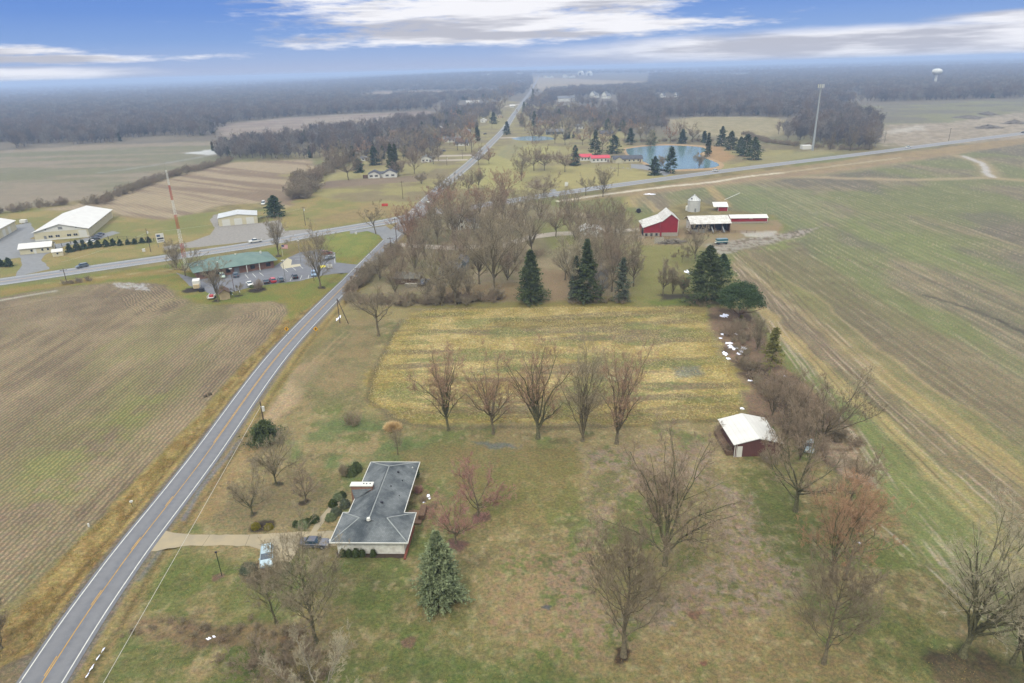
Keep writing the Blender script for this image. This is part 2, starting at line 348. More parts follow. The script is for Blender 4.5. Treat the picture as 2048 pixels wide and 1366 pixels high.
# grove floor
gf = [(700, 612), (790, 500), (815, 450), (860, 400), (1000, 395), (1100, 410), (1260, 450), (1275, 540), (1270, 600), (1000, 612), (820, 618)]
gm, _ = pmask(gf, 2, 3); blend(gm, mixn(ss(lo2, .4, .6), cc(122, 114, 84), cc(146, 132, 104)) * (.85 + .3 * hi[:, None])); region('grove_floor', gm)
patch([(700, 612), (1000, 612), (1040, 560), (1000, 500), (780, 500)], (116, 112, 74), .7, 3, 5, ss(md, .4, .6)); patch([(800, 560), (1000, 540), (1050, 600), (860, 606)], (150, 134, 112), .6, 3, 4, spk)
patch([(1060, 440), (1140, 430), (1280, 500), (1260, 560), (1180, 500), (1100, 500)], (124, 126, 72), .8, 3, 3)
patch([(1080, 600), (1300, 590), (1420, 612), (1100, 612), (700, 618)], (126, 118, 60), .8, 1.5, 2)
patch([(860, 575), (1040, 565), (1060, 600), (880, 605)], (132, 110, 78), .7, 2, 2); patch([(1080, 540), (1140, 540), (1150, 604), (1090, 604)], (144, 122, 96), .8, 2, 3)
lg = [(1275, 470), (1380, 480), (1370, 610), (1265, 605)]; patch(lg, (134, 130, 78), .9, 3, 3, None, (120, 118, 62)); patch([(1290, 600), (1420, 596), (1440, 615), (1310, 610)], (104, 116, 48), .8, 1.5, 2)
patch([(1318, 588), (1390, 588), (1400, 598), (1320, 600)], (72, 66, 60), .9, 1, 1)
# farmyard
fy = [(1280, 440), (1560, 440), (1570, 470), (1540, 480), (1440, 500), (1380, 492), (1280, 490), (1260, 470)]
fm, _ = pmask(fy, 2, 3); blend(fm, mixn(ss(md, .35, .65), cc(146, 128, 98), cc(130, 122, 88))); region('farmyard', fm)
# --- big wheat field on the right
wf = [(1260, 395), (1300, 383), (1420, 366), (1550, 350), (1700, 336), (1850, 312), (2300, 255), (2900, 300), (3200, 2400), (2180, 1500), (1960, 1230), (1830, 1090), (1740, 930), (1700, 850), (1590, 740), (1540, 660), (1500, 600), (1460, 530), (1480, 500), (1560, 480), (1580, 455), (1550, 430), (1450, 420), (1390, 400), (1290, 430), (1265, 415)]
wm, ws = pmask(wf, 1.2, 1.5)
st = fbm(xx / 2.2, yy / 60, 61, 4); st2 = fbm(xx / .9, yy / 26, 62, 3); bl = fbm(xx / 40, yy / 90, 63, 4)
wc = mixn(ss(st, .3, .7), cc(112, 108, 86), cc(134, 126, 96))
wc = mixn(ss(bl, .46, .6) * .75, wc, cc(112, 122, 70)); wc = mixn(ss(fbm(xx / 30, yy / 60, 64, 3), .52, .66) * .6, wc, cc(104, 100, 88))
def xat(px, py): return G(px, py)[0]
def band(x0, x1, col, amt, f=1.5, y0=-1e9, y1=420):
    global wc
    q = xx + wx * 2.2 + (fbm(xx / 30, yy / 50, 66, 2) - .5) * 8
    m = ss(q, x0 - f, x0 + f) * (1 - ss(q, x1 - f, x1 + f)) * (1 - ss(yy, y1 - 90, y1)) * ss(yy, y0 - 20, y0 + 20)
    wc = mixn(m * amt * (.65 + .5 * st2), wc, cc(*col))
X = lambda p: xat(p, 760)
band(X(1560), X(1652), (116, 126, 64), .9); band(X(1655), X(1690), (170, 152, 92), .85, 1.0); band(X(1692), X(1745), (126, 112, 84), .8)
band(X(1745), X(1775), (158, 142, 90), .6, 1.0); band(X(1775), X(1840), (128, 124, 72), .7); band(X(1840), X(1850), (168, 150, 100), .6, .8); band(X(1850), X(1950), (118, 108, 78), .7); band(X(1950), X(2048), (120, 112, 80), .7)
band(X(2060), X(2130), (112, 122, 68), .5); band(xat(2048, 1000), xat(2048, 1000) + 5, (164, 146, 88), .7, 1.0, -1e9, 200); band(xat(1880, 1000), xat(1960, 1000), (116, 124, 68), .6, 1.5, -1e9, 160)
gb = [(1690, 440), (1850, 470), (2048, 560), (2300, 680), (2200, 700), (2048, 650), (1900, 560), (1720, 470)]; 
m, _ = pmask(gb, 6, 8); wc = mixn(m * ss(bl + (st2 - .5) * .5, .3, .6) * .7, wc, cc(118, 130, 72))
m, _ = pmask([(1440, 365), (1620, 380), (1700, 440), (1560, 470), (1480, 440)], 6, 8); wc = mixn(m * .5, wc, cc(116, 130, 74))
m, _ = pmask([(1560, 440), (1620, 470), (1560, 500), (1480, 510), (1470, 500)], 3, 4); wc = mixn(m * .8 * ss(md, .3, .6), wc, cc(118, 130, 62))
wc = mixn(ss(fbm(xx / .5, yy / 14, 65, 3), .6, .8) * .35, wc, cc(176, 166, 136))
blend(wm, wc); region('wheat_field', wm, row=.22, spacing=3.0)
# wheel tracks
def track(line, w_=.35, col=(166, 150, 120), amt=.7, gap=1.9, px=True):
    P = [np.array(G(*p)) for p in line] if px else [np.array(p) for p in line]
    for s in (-1, 1):
        Q = []
        for i, p in enumerate(P):
            d = P[min(i + 1, len(P) - 1)] - P[max(i - 1, 0)]; d = d / (np.linalg.norm(d) + 1e-9); Q.append((p[0] - d[1] * s * gap / 2, p[1] + d[0] * s * gap / 2))
        blend(lmask(Q, w_, w_ * .45, .35, False) * amt * .75 * ss(fbm(xx / 2.5, yy / 9, 77, 3), .3, .6), cc(*col))
for k, (l, c_) in enumerate((([(1425, 492), (1500, 560), (1580, 660), (1700, 790), (1830, 920), (2100, 1180)], (96, 84, 66)), ([(1440, 492), (1520, 560), (1620, 665), (1760, 800), (2048, 1060)], (178, 164, 140)),
    ([(1450, 495), (1560, 560), (1640, 650), (1800, 790), (2100, 1010)], (98, 84, 64)), ([(1425, 490), (1475, 540), (1540, 630), (1600, 720), (1700, 850), (1790, 985), (2000, 1240)], (180, 168, 146)),
    ([(1530, 480), (1560, 510), (1640, 560), (1700, 575), (1705, 598), (1640, 605), (1580, 590), (1545, 560), (1530, 520)], (100, 86, 68)), ([(1600, 500), (1700, 520), (1850, 560), (2048, 600)], (108, 92, 74)),
    ([(1460, 500), (1500, 540), (1570, 640)], (176, 162, 136)), ([(1470, 498), (1540, 560), (1600, 640), (1690, 740), (1900, 930)], (100, 86, 66)), ([(1430, 500), (1500, 585), (1560, 680), (1620, 760)], (184, 172, 150)),
    ([(1640, 640), (1760, 760), (1990, 960), (2100, 1060)], (176, 160, 130)), ([(1750, 1050), (1850, 1140), (1950, 1240)], (188, 178, 160)), ([(1690, 860), (1800, 1010), (1900, 1130)], (184, 172, 148)))):
    track(l, .5 if k % 2 else .4, c_, .8)
m, _ = pmask([(1405, 488), (1470, 480), (1560, 468), (1640, 455), (1600, 475), (1500, 495), (1440, 510)], 1.5, 2, 1.2); blend(m * .8, mixn(ss(fbm(xx / 3, yy / .8, 71, 3), .35, .6), cc(112, 100, 88), cc(160, 154, 148)))
patch([(1480, 462), (1560, 462), (1545, 474), (1490, 473)], (176, 172, 166), .85, .8, 1.2); patch([(1255, 470), (1285, 468), (1290, 476), (1265, 478)], (170, 168, 164), .8, .8, 1)
patch([(1258, 455), (1560, 450), (1566, 462), (1260, 480)], (146, 122, 90), .5, 2, 2)
blend(lmask([(1418, 372), (1432, 388), (1446, 402), (1452, 412)], 6, 1.5, 1) * .8, cc(162, 142, 92))
blend(lmask([(1265, 412), (1262, 396), (1300, 384)], 8, 3, 1) * .8, cc(158, 142, 92))
blend(lmask([(1560, 352), (1700, 357), (1820, 360), (1960, 356)], 9, 3, 2) * .7, cc(166, 150, 116))
blend(lmask([(1905, 310), (1960, 322), (1975, 340), (1985, 356), (2060, 362), (2300, 366)], 10, 4, 2) * .8, cc(160, 144, 108)); blend(lmask([(1925, 312), (1968, 328), (1972, 345), (1985, 354)], 4, 1.5, 2) * .8, cc(180, 182, 184))
blend(lmask([(1440, 372), (1560, 357), (1700, 342), (1820, 322), (1910, 306)], 9, 4, 2) * .7, cc(140, 132, 92))
blend(lmask([(1850, 590), (1950, 620), (2060, 670)], 1.6, .6, 1.5) * .7, cc(72, 72, 66))
# --- crop field left of the road
lf = [(-900, 620), (-200, 612), (0, 595), (130, 572), (230, 567), (300, 566), (330, 572), (352, 590), (375, 605), (420, 611), (480, 607), (540, 602), (574, 611), (578, 626), (545, 668), (470, 745), (400, 828), (300, 930), (200, 1035), (100, 1138), (0, 1240), (-300, 1560), (-1500, 1500)]
fm_, fs = pmask(lf, .8, 1.0, .5)
st = fbm(xx / 1.5, yy / 30, 81, 4)
fc = mixn(ss(lo2, .35, .65), cc(118, 104, 84), cc(140, 125, 100)); fc = mixn(ss(st, .4, .7) * .6, fc, cc(150, 134, 104))
fc = mixn(ss(fbm(xx / 14, yy / 50, 82, 4), .52, .7) * .55, fc, cc(124, 122, 76))
gpm, _ = pmask([(130, 880), (330, 760), (380, 780), (260, 900), (100, 1040), (0, 1070), (0, 960)], 6, 8); fc = mixn(gpm * ss(md, .35, .6) * .6, fc, cc(116, 122, 62))
fc = mixn(ss(fbm(xx / 40, yy / 40, 83, 3), .5, .62) * .35, fc, cc(116, 102, 86))
blend(fm_, fc)
hd = (fs < 16) & (yy > 165) & (xx > -215); u_ = np.where(hd, fs, xx)
region('corn_stubble_field', fm_, row=.75, spacing=.95, u=u_)
patch([(225, 566), (300, 568), (300, 582), (235, 578)], (180, 180, 184), .75, .7, 1.5, ss(hi, .3, .6)); patch([(40, 590), (95, 575), (170, 572), (180, 580), (60, 600)], (118, 112, 74), .5, 2, 2)
# verges of the county road
RL = [(-60, 1575), (82, 1366), (225, 1150), (400, 925), (565, 700), (700, 560), (793, 470)]
rd = [np.array(G(*p)) for p in RL]
dR = dline(xx, yy, rd); side = xx - np.interp(yy, [p[1] for p in rd], [p[0] for p in rd]); inR = (yy > 30) & (yy < rd[-1][1])
vm = np.where(inR & (side < 0), 1 - ss(dR + wx * .6, 9.5, 11), 0) * (1 - fm_)
vc = mixn(ss(fbm(xx / 1.2, yy / 3, 91, 4), .35, .65), cc(140, 116, 66), cc(170, 148, 92)); vc = mixn(ss(md, .55, .7) * .5, vc, cc(124, 118, 60))
blend(vm, vc); region('road_verge', vm, tuft=.7)
vm2 = np.where(inR & (side > 0), 1 - ss(dR + wx * .5, 6.0, 7.5), 0); blend(vm2 * .75, mixn(ss(fbm(xx / 1.2, yy / 6, 92, 4), .35, .65), cc(140, 122, 70), cc(160, 138, 84)))
blend(np.where(inR, np.exp(-((dR - 5.6 - wx * .3) / .5) ** 2), 0) * .45, cc(92, 78, 50))
blend(np.where(inR, 1 - ss(dR, 3.6, 4.3), 0) * .9, cc(120, 112, 100))
blend(lmask([(365, 1038), (400, 980), (440, 930), (480, 880)], .8, .3, .2) * .9, cc(122, 120, 122)); blend(lmask([(275, 1160), (320, 1100)], .8, .35, .3) * .8, cc(116, 116, 112))
track([(545, 835), (600, 765), (640, 715), (700, 660)], .5, (186, 160, 112), .6)
# land south of the highway round the clinic: lawn
sl_ = [(580, 640), (575, 606), (470, 612), (390, 610), (335, 570), (230, 563), (0, 592), (-500, 640), (-500, 622), (0, 574), (400, 520), (740, 462), (785, 478), (705, 552)]
m, _ = pmask(sl_, 1.2, 1.5); m = m * (1 - fm_); blend(m, mixn(ss(md * .6 + lo2 * .4, .36, .62), cc(136, 126, 62), cc(114, 122, 54))); region('roadside_grass', m, tuft=.3)
patch([(0, 580), (240, 548), (440, 530), (440, 540), (240, 556), (0, 590)], (150, 128, 74), .8, 1.5, 1.5); blend(lmask([(0, 600), (60, 590), (110, 583)], 2.0, .6, .5) * .8, cc(176, 170, 160)); blend(lmask([(90, 567), (240, 550), (450, 528)], 1.0, .5, .4) * .7, cc(170, 158, 116))
patch([(640, 470), (740, 455), (765, 470), (720, 510), (660, 520)], (122, 134, 62), .9, 3, 3, None, (134, 134, 66)); patch([(560, 492), (620, 480), (640, 520), (580, 515)], (140, 120, 82), .6, 2, 2)
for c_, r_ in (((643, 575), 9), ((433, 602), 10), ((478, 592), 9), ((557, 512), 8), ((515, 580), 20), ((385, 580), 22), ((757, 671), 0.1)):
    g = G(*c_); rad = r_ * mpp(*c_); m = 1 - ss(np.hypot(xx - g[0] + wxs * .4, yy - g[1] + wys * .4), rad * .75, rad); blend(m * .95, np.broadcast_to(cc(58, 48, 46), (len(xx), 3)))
# north of highway
nl = [(-500, 610), (0, 556), (400, 497), (770, 438), (860, 400), (900, 360), (880, 345), (620, 372), (560, 420), (420, 425), (230, 430), (60, 415), (0, 425), (-500, 470)]
m, _ = pmask(nl, 2, 2); blend(m, mixn(ss(md * .5 + lo2 * .5, .4, .6), cc(152, 136, 84), cc(128, 126, 70))); region('roadside_grass', m, tuft=.2)
patch([(620, 440), (770, 400), (860, 380), (840, 430), (770, 436), (640, 452)], (156, 134, 90), .6, 4, 4, None, (138, 116, 86)); patch([(420, 440), (400, 470), (330, 468), (350, 430), (420, 425)], (122, 126, 68), .7, 3, 3)
tf = [(90, 420), (200, 400), (330, 360), (450, 325), (620, 318), (640, 345), (620, 372), (800, 365), (850, 355), (830, 372), (610, 392), (570, 420), (540, 405), (440, 412), (330, 440), (230, 432), (215, 415), (120, 420)]
m, _ = pmask(tf, 4, 5); st = fbm((xx * .6 + yy * .8) / 7, (-xx * .8 + yy * .6) / 120, 101, 4)
blend(m, mixn(ss(st, .38, .62), cc(132, 114, 94), cc(158, 142, 116))); region('tilled_field', m, row=.25, spacing=2.4, u=(xx * .75 + yy * .66))
gl = [(-300, 430), (-300, 330), (0, 302), (150, 292), (420, 282), (470, 300), (450, 315), (330, 352), (200, 395), (90, 412), (0, 425)]
m, _ = pmask(gl, 5, 8); st = fbm(xx / 120, yy / 22, 111, 4); blend(m, mixn(ss(st, .38, .62), cc(120, 118, 92), cc(140, 128, 110))); region('pasture', m)
blend(lmask([(205, 345), (300, 332), (380, 318), (430, 308)], 7, 3, 4) * .7, cc(150, 148, 146)); patch([(372, 306), (440, 296), (480, 298), (420, 310)], (196, 198, 204), .9, 4, 6)
uf = [(440, 250), (560, 237), (700, 229), (860, 222), (880, 236), (860, 245), (700, 258), (600, 265), (480, 276), (440, 272)]
m, _ = pmask(uf, 8, 10); blend(m, mixn(ss(fbm(xx / 90, yy / 30, 112, 4), .4, .6), cc(148, 136, 122), cc(134, 118, 108))); region('fallow_field', m)
# village lawns
vl = [(640, 395), (560, 350), (640, 345), (700, 330), (820, 290), (900, 250), (1000, 200), (1240, 220), (1260, 290), (1320, 290), (1550, 300), (1600, 300), (1440, 345), (1110, 392), (1000, 400), (870, 420)]
m, _ = pmask(vl, 5, 6); blend(m, mixn(ss(lo2, .38, .62), cc(146, 138, 88), cc(130, 118, 86))); region('village_green', m)
patch([(650, 362), (850, 350), (850, 362), (620, 378)], (130, 112, 98), .8, 2, 3); patch([(640, 352), (800, 330), (880, 322), (860, 345), (650, 362)], (150, 142, 92), .8, 3, 3); patch([(920, 375), (960, 330), (1010, 290), (1120, 292), (1080, 330), (1050, 380)], (156, 150, 92), .9, 5, 5)
patch([(990, 310), (1030, 280), (1050, 290), (1020, 320)], (146, 136, 96), .9, 3, 3, None, (130, 128, 92)); patch([(1110, 330), (1260, 340), (1380, 352), (1180, 378), (1110, 372)], (158, 148, 92), .8, 4, 4)
patch([(1400, 290), (1440, 292), (1470, 315), (1440, 328), (1400, 318)], (160, 128, 88), .9, 3, 3)
patch([(1500, 315), (1640, 300), (1680, 305), (1500, 335)], (146, 138, 96), .8, 4, 4)
# field behind the pond, gravel workings on the right
m, _ = pmask([(1335, 240), (1400, 234), (1540, 234), (1600, 245), (1590, 268), (1480, 278), (1350, 262)], 8, 8); blend(m, mixn(ss(fbm((xx + yy) / 8, (xx - yy) / 200, 121, 3), .4, .6), cc(142, 132, 96), cc(156, 144, 112))); region('fallow_field', m)
m, _ = pmask([(1665, 213), (1850, 204), (2300, 190), (2600, 220), (2300, 262), (2000, 284), (1790, 298), (1740, 288), (1690, 245)], 10, 12); blend(m, mixn(ss(fbm(xx / 60, yy / 40, 122, 4), .42, .58), cc(128, 126, 94), cc(116, 110, 96))); region('fallow_field', m)
patch([(1760, 250), (1900, 245), (2100, 215), (2300, 230), (2200, 262), (1960, 286), (1780, 294), (1745, 275)], (146, 134, 116), .95, 8, 16, None, (160, 148, 132)); patch([(1765, 262), (1850, 250), (1840, 262), (1780, 268)], (184, 178, 170), .6, 6, 14)
m, _ = pmask([(1050, 175), (1070, 162), (1300, 164), (1300, 170), (1100, 182)], 30, 30); blend(m, cc(156, 140, 112)); m, _ = pmask([(690, 193), (760, 184), (1000, 180), (1000, 186), (700, 197)], 30, 30); blend(m, cc(156, 138, 118))
m, _ = pmask([(140, 196), (260, 186), (300, 187), (180, 200)], 60, 60); blend(m, cc(160, 168, 160))
# highway verge south side with the pale drainage strip
HW = [(-260, 600), (0, 564), (200, 535), (400, 506), (511, 489), (640, 466), (770, 444), (860, 426), (1000, 405), (1124, 386), (1260, 367), (1424, 345), (1560, 328), (1700, 311), (1815, 296.5), (2048, 266.5), (2500, 210)]
patch([(1120, 398), (1260, 380), (1424, 356), (1700, 318), (2048, 275), (2300, 250), (2300, 262), (2048, 288), (1700, 340), (1424, 372), (1300, 388), (1140, 404)], (158, 138, 102), .9, 2.5, 2.5, None, (140, 122, 92))
blend(lmask([(1120, 402), (1300, 377), (1424, 364), (1500, 352), (1560, 346)], 4, 1.2, 1.5) * .9, cc(206, 198, 184)); blend(lmask([(1560, 346), (1700, 328), (1800, 316)], 3, 1.2, 1.5) * .5, cc(190, 180, 160))
lum = (C * [.3, .55, .15]).sum(1, keepdims=True); sat_ = np.where(wm > .5, .82, np.where(hm > .5, .95, np.where(yard > .5, .84, .93)))[:, None]; C = lum + (C - lum) * sat_; C = C * np.where((wm > .5)[:, None], np.array([1.04, .985, .96]), 1.0)
# last: global grain baked at grid scale, keeps albedo believable
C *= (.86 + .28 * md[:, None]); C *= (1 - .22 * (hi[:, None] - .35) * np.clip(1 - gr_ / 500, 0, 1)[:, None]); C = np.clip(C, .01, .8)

gm_ = bpy.data.materials.new('ground_cover'); gm_.use_nodes = True; t = gm_.node_tree; b = t.nodes['Principled BSDF']
ac = nd(t, 'ShaderNodeAttribute', attribute_name='cover'); ar = nd(t, 'ShaderNodeAttribute', attribute_name='rows'); au = nd(t, 'ShaderNodeAttribute', attribute_name='across'); at = nd(t, 'ShaderNodeAttribute', attribute_name='tuft'); asp = nd(t, 'ShaderNodeAttribute', attribute_name='pitch')
geo = nd(t, 'ShaderNodeNewGeometry'); pos = geo.outputs['Position']
f1 = noise(pos, 2.2, 5, .65, t); f2 = noise(pos, .7, 3, .6, t)
vo = nd(t, 'ShaderNodeTexVoronoi'); vo.inputs['Scale'].default_value = 1.5; t.links.new(pos, vo.inputs['Vector'])
f3 = noise(pos, 7.0, 2, .6, t); g1 = mth(t, 'MAXIMUM', .3, mth(t, 'ADD', -.45, mth(t, 'ADD', mth(t, 'MULTIPLY', f1, 1.6), mth(t, 'MULTIPLY', f3, 1.3))))
tf_ = mth(t, 'MULTIPLY', sm(t, vo.outputs['Distance'], .15, .6), mth(t, 'MULTIPLY', at.outputs['Fac'], .32))
u1 = mth(t, 'ADD', mth(t, 'DIVIDE', au.outputs['Fac'], asp.outputs['Fac']), mth(t, 'MULTIPLY', f2, .9))
sn = mth(t, 'SINE', mth(t, 'MULTIPLY', u1, 2 * math.pi))
rwf = mth(t, 'MULTIPLY', mth(t, 'MULTIPLY', sn, ar.outputs['Fac']), mth(t, 'MULTIPLY', sm(t, f1, .3, .65), .6))
tot = mth(t, 'MULTIPLY', mth(t, 'ADD', g1, rwf), mth(t, 'SUBTRACT', 1.0, tf_))
hn = nd(t, 'ShaderNodeTexNoise'); hn.inputs['Scale'].default_value = 1.1; hn.inputs['Detail'].default_value = 4; hn.inputs['Roughness'].default_value = .7; t.links.new(pos, hn.inputs['Vector'])
hv = nd(t, 'ShaderNodeVectorMath', operation='MULTIPLY_ADD'); t.links.new(hn.outputs['Color'], hv.inputs[0]); hv.inputs[1].default_value = (.75, .5, .7); hv.inputs[2].default_value = (.63, .76, .66)
hm2 = nd(t, 'ShaderNodeVectorMath', operation='MULTIPLY'); t.links.new(hv.outputs[0], hm2.inputs[0]); t.links.new(ac.outputs['Color'], hm2.inputs[1])
vm_ = nd(t, 'ShaderNodeVectorMath', operation='SCALE'); t.links.new(hm2.outputs[0], vm_.inputs[0]); t.links.new(tot, vm_.inputs['Scale'])
t.links.new(vm_.outputs[0], b.inputs['Base Color']); b.inputs['Roughness'].default_value = .95; b.inputs['Specular IOR Level'].default_value = .1
bp = nd(t, 'ShaderNodeBump'); bp.inputs['Strength'].default_value = .5; bp.inputs['Distance'].default_value = .15
t.links.new(mth(t, 'SUBTRACT', mth(t, 'ADD', f1, mth(t, 'MULTIPLY', sn, mth(t, 'MULTIPLY', ar.outputs['Fac'], .3))), tf_), bp.inputs['Height']); t.links.new(bp.outputs[0], b.inputs['Normal'])

# ditch lines sink a little beside the county road
Zg = Zg - np.where(inR, .35 * np.exp(-((dR - 6.0) / 1.0) ** 2), 0)
I = np.arange(NR * NA).reshape(NR, NA); Q = np.stack([I[:-1, :-1], I[1:, :-1], I[1:, 1:], I[:-1, 1:]], -1).reshape(-1, 4)[:, ::-1]
fr_ = REG[Q[:, 0]]
VG = np.stack([gx, gy, Zg], 1)
for ri, nm in enumerate(regs):
    q = Q[fr_ == ri]
    if not len(q): continue
    if ri == 0:   # close the disc under the viewpoint
        pass
    u, inv = np.unique(q.ravel(), return_inverse=True)
    me = mesh_np(nm, VG[u], [inv.reshape(-1, 4)], (gm_,))
    a = me.attributes.new('cover', 'FLOAT_COLOR', 'POINT'); a.data.foreach_set('color', np.c_[C[u], np.ones(len(u))].astype(np.float32).ravel())
    for k, arr in (('rows', ROW), ('across', UU), ('tuft', TUFT), ('pitch', SPC)):
        a = me.attributes.new(k, 'FLOAT', 'POINT'); a.data.foreach_set('value', arr[u].astype(np.float32))
    struct(link(nm, me))
# ------------------------------------------------------------------ roads, lots, drives
ASP = mat('asphalt', A(124, 126, 136, .92), .9, .10, .35); ASP2 = mat('asphalt_old', A(142, 144, 150, .92), .9, .10, .5); GRV = mat('gravel', A(146, 142, 140), .95, .16, .9)
def lanes(name, col, col2, wheel):
    m = mat(name, col, .85, .1, .8); t = m.node_tree; b = t.nodes['Principled BSDF']
    a = nd(t, 'ShaderNodeAttribute', attribute_name='lane'); s = mth(t, 'ABSOLUTE', mth(t, 'SUBTRACT', mth(t, 'ABSOLUTE', a.outputs['Fac']), wheel))
    d = mth(t, 'SUBTRACT', 1.0, sm(t, s, .2, 1.1)); src = b.inputs['Base Color'].links[0].from_socket
    t.links.new(mixc(t, mth(t, 'MULTIPLY', d, .45), src, col2), b.inputs['Base Color']); return m
ASPH = lanes('highway_asphalt', A(150, 153, 162, .95), A(104, 106, 116, .9), 2.0)
ASPC = lanes('county_asphalt', A(124, 126, 136, .92), A(142, 143, 150, .92), 1.5)
YEL = mat('yellow_paint', A(206, 160, 60), .7, .15, 1.0); WHT = mat('white_paint', A(222, 222, 222), .7, .12, 1.0)
CONC = mat('concrete', A(178, 164, 138), .9, .12, .25, col2=A(160, 150, 132)); WATERM = None
def smooth_line(P, step=4.0, n=1):
    P = [np.array(p, float) for p in P]; out = []
    for i in range(len(P) - 1):
        p0 = P[max(i - 1, 0)]; p1 = P[i]; p2 = P[i + 1]; p3 = P[min(i + 2, len(P) - 1)]
        k = max(2, int(np.linalg.norm(p2 - p1) / step))
        for j in range(k):
            t_ = j / k; out.append(.5 * ((2 * p1) + (-p0 + p2) * t_ + (2 * p0 - 5 * p1 + 4 * p2 - p3) * t_ ** 2 + (-p0 + 3 * p1 - 3 * p2 + p3) * t_ ** 3))
    out.append(P[-1]); return np.array(out)
def ribbon(name, L, a, b_, z, m, parent=None, lane=False, nseg=1, s0=None, s1=None):
    """strip along a line between sideways offsets a and b"""
    d = np.gradient(L, axis=0); d /= np.linalg.norm(d, axis=1)[:, None]; nrm = np.stack([d[:, 1], -d[:, 0]], 1)
    offs = np.linspace(a, b_, nseg + 1); V = []; n = len(L)
    zz = z + hills(L[:, 0], L[:, 1])
    for o in offs: V.append(np.c_[L + nrm * o, zz])
    V = np.concatenate(V); F = []
    for j in range(nseg):
        i = np.arange(n - 1); F.append(np.stack([j * n + i, (j + 1) * n + i, (j + 1) * n + i + 1, j * n + i + 1], 1))
    me = mesh_np(name, V, F, (m,))
    if lane:
        at_ = me.attributes.new('lane', 'FLOAT', 'POINT'); at_.data.foreach_set('value', np.repeat(offs, n).astype(np.float32))
    return link(name, me, parent)
class RP(list): pass
def flat(name, poly, z, m, parent=None, px=True, h=0):
    P = gpoly(poly) if (px and not isinstance(poly, RP)) else np.array(poly)
    from mathutils.geometry import tessellate_polygon
    tr = tessellate_polygon([[Vector((p[0], p[1], 0)) for p in P]]); me = bpy.data.meshes.new(name)
    tr = [t_ if (P[t_[1]][0] - P[t_[0]][0]) * (P[t_[2]][1] - P[t_[0]][1]) - (P[t_[1]][1] - P[t_[0]][1]) * (P[t_[2]][0] - P[t_[0]][0]) > 0 else t_[::-1] for t_ in tr]
    me.from_pydata([(p[0], p[1], z) for p in P], [], tr); me.materials.append(m); return link(name, me, parent)
def rough_poly(poly, amp=.3, step=1.5, seed=1, px=True):
    P = gpoly(poly) if px else np.array(poly); r = np.random.RandomState(seed); out = []
    for i in range(len(P)):
        a = P[i]; b_ = P[(i + 1) % len(P)]; k = max(1, int(np.linalg.norm(b_ - a) / step))
        for j in range(k): out.append(a + (b_ - a) * j / k + r.uniform(-amp, amp, 2))
    return RP(out)
# county road, going north past the junction to the horizon
RC = [G(-60, 1575), G(82, 1366), G(225, 1150), G(400, 925), G(565, 700), G(700, 560), G(745, 514), G(790, 469)]
cl = smooth_line(RC, 3)
cl[:, 0] = np.convolve(np.r_[cl[:3, 0], cl[:, 0], cl[-3:, 0]], np.ones(7) / 7, 'valid')
cr_ = struct(ribbon('county_road', cl, -3.15, 3.3, .045, ASPC, lane=True, nseg=16))
ribbon('edge_line', cl, -2.75, -2.6, .052, WHT, cr_); ribbon('edge_line', cl, 2.6, 2.75, .052, WHT, cr_); ribbon('centre_line', cl, .06, .18, .052, YEL, cr_)
for y0, y1 in ((1366, 1385), (1313, 1352), (1184, 1213), (1080, 1104), (1000, 1019)):
    ya, yb = G(100, y1)[1], G(100, y0)[1]; k = (cl[:, 1] > ya - 2) & (cl[:, 1] < yb + 2)
    Lk = smooth_line([(np.interp(ya, cl[:, 1], cl[:, 0]), ya), (np.interp(yb, cl[:, 1], cl[:, 0]), yb)], 1); ribbon('passing_line', Lk, -.2, -.08, .052, YEL, cr_)
L2 = cl[(cl[:, 1] > G(430, 890)[1]) & (cl[:, 1] < 262)]; ribbon('centre_line', L2, -.2, -.08, .052, YEL, cr_)
RN = [G(790, 469), G(818, 440), G(842, 414), G(872, 384), G(905, 356), G(945, 322), G(975, 293), G(1008, 259), G(1026, 232), G(1045, 205), G(1058, 187), G(1068, 173), G(1078, 160)]
cn = smooth_line(RN, 10); nr = struct(ribbon('north_road', cn, -4.2, 4.2, .04, ASP2))
k = (cn[:, 1] < 330); ribbon('centre_line', cn[(cn[:, 1] > 345) & (cn[:, 1] < 800)], -.12, .12, .055, YEL, nr)
for s in (-1, 1): ribbon('edge_line', cn[(cn[:, 1] > 335) & (cn[:, 1] < 1500)], s * 3.5 - .12, s * 3.5 + .12, .055, WHT, nr)
hw = smooth_line([G(*p) for p in HW], 5)
hwd = struct(ribbon('highway', hw, -6.0, 6.0, .06, ASPH, lane=True, nseg=24))
for s in (-1, 1): ribbon('edge_line', hw, s * 5.0 - .1, s * 5.0 + .1, .07, WHT, hwd)
for s in (-1, 1): ribbon('centre_line', hw, s * .18 - .07, s * .18 + .07, .07, YEL, hwd)
ribbon('turn_line', hw[(hw[:, 0] > -175) & (hw[:, 0] < -75)], 1.9, 2.05, .07, WHT, hwd)
# flared corners of the junction and stop bars
struct(flat('junction_apron', rough_poly([(700, 462), (772, 452), (795, 470), (773, 487), (758, 470), (735, 462), (700, 468)], .1, 3), .065, ASP2, px=False)); struct(flat('junction_apron', [(820, 437), (838, 405), (862, 404), (880, 420), (850, 432)], .068, ASP2))
flat('stop_bar', [(824, 422), (838, 421), (838, 424), (824, 425)], .09, WHT, nr); 
struct(flat('private_lane', rough_poly([(752, 446), (700, 452), (668, 466), (640, 464), (660, 444), (690, 432), (700, 434), (672, 448), (700, 443), (752, 438)], .1, 4), .03, GRV, px=False)) if False else None
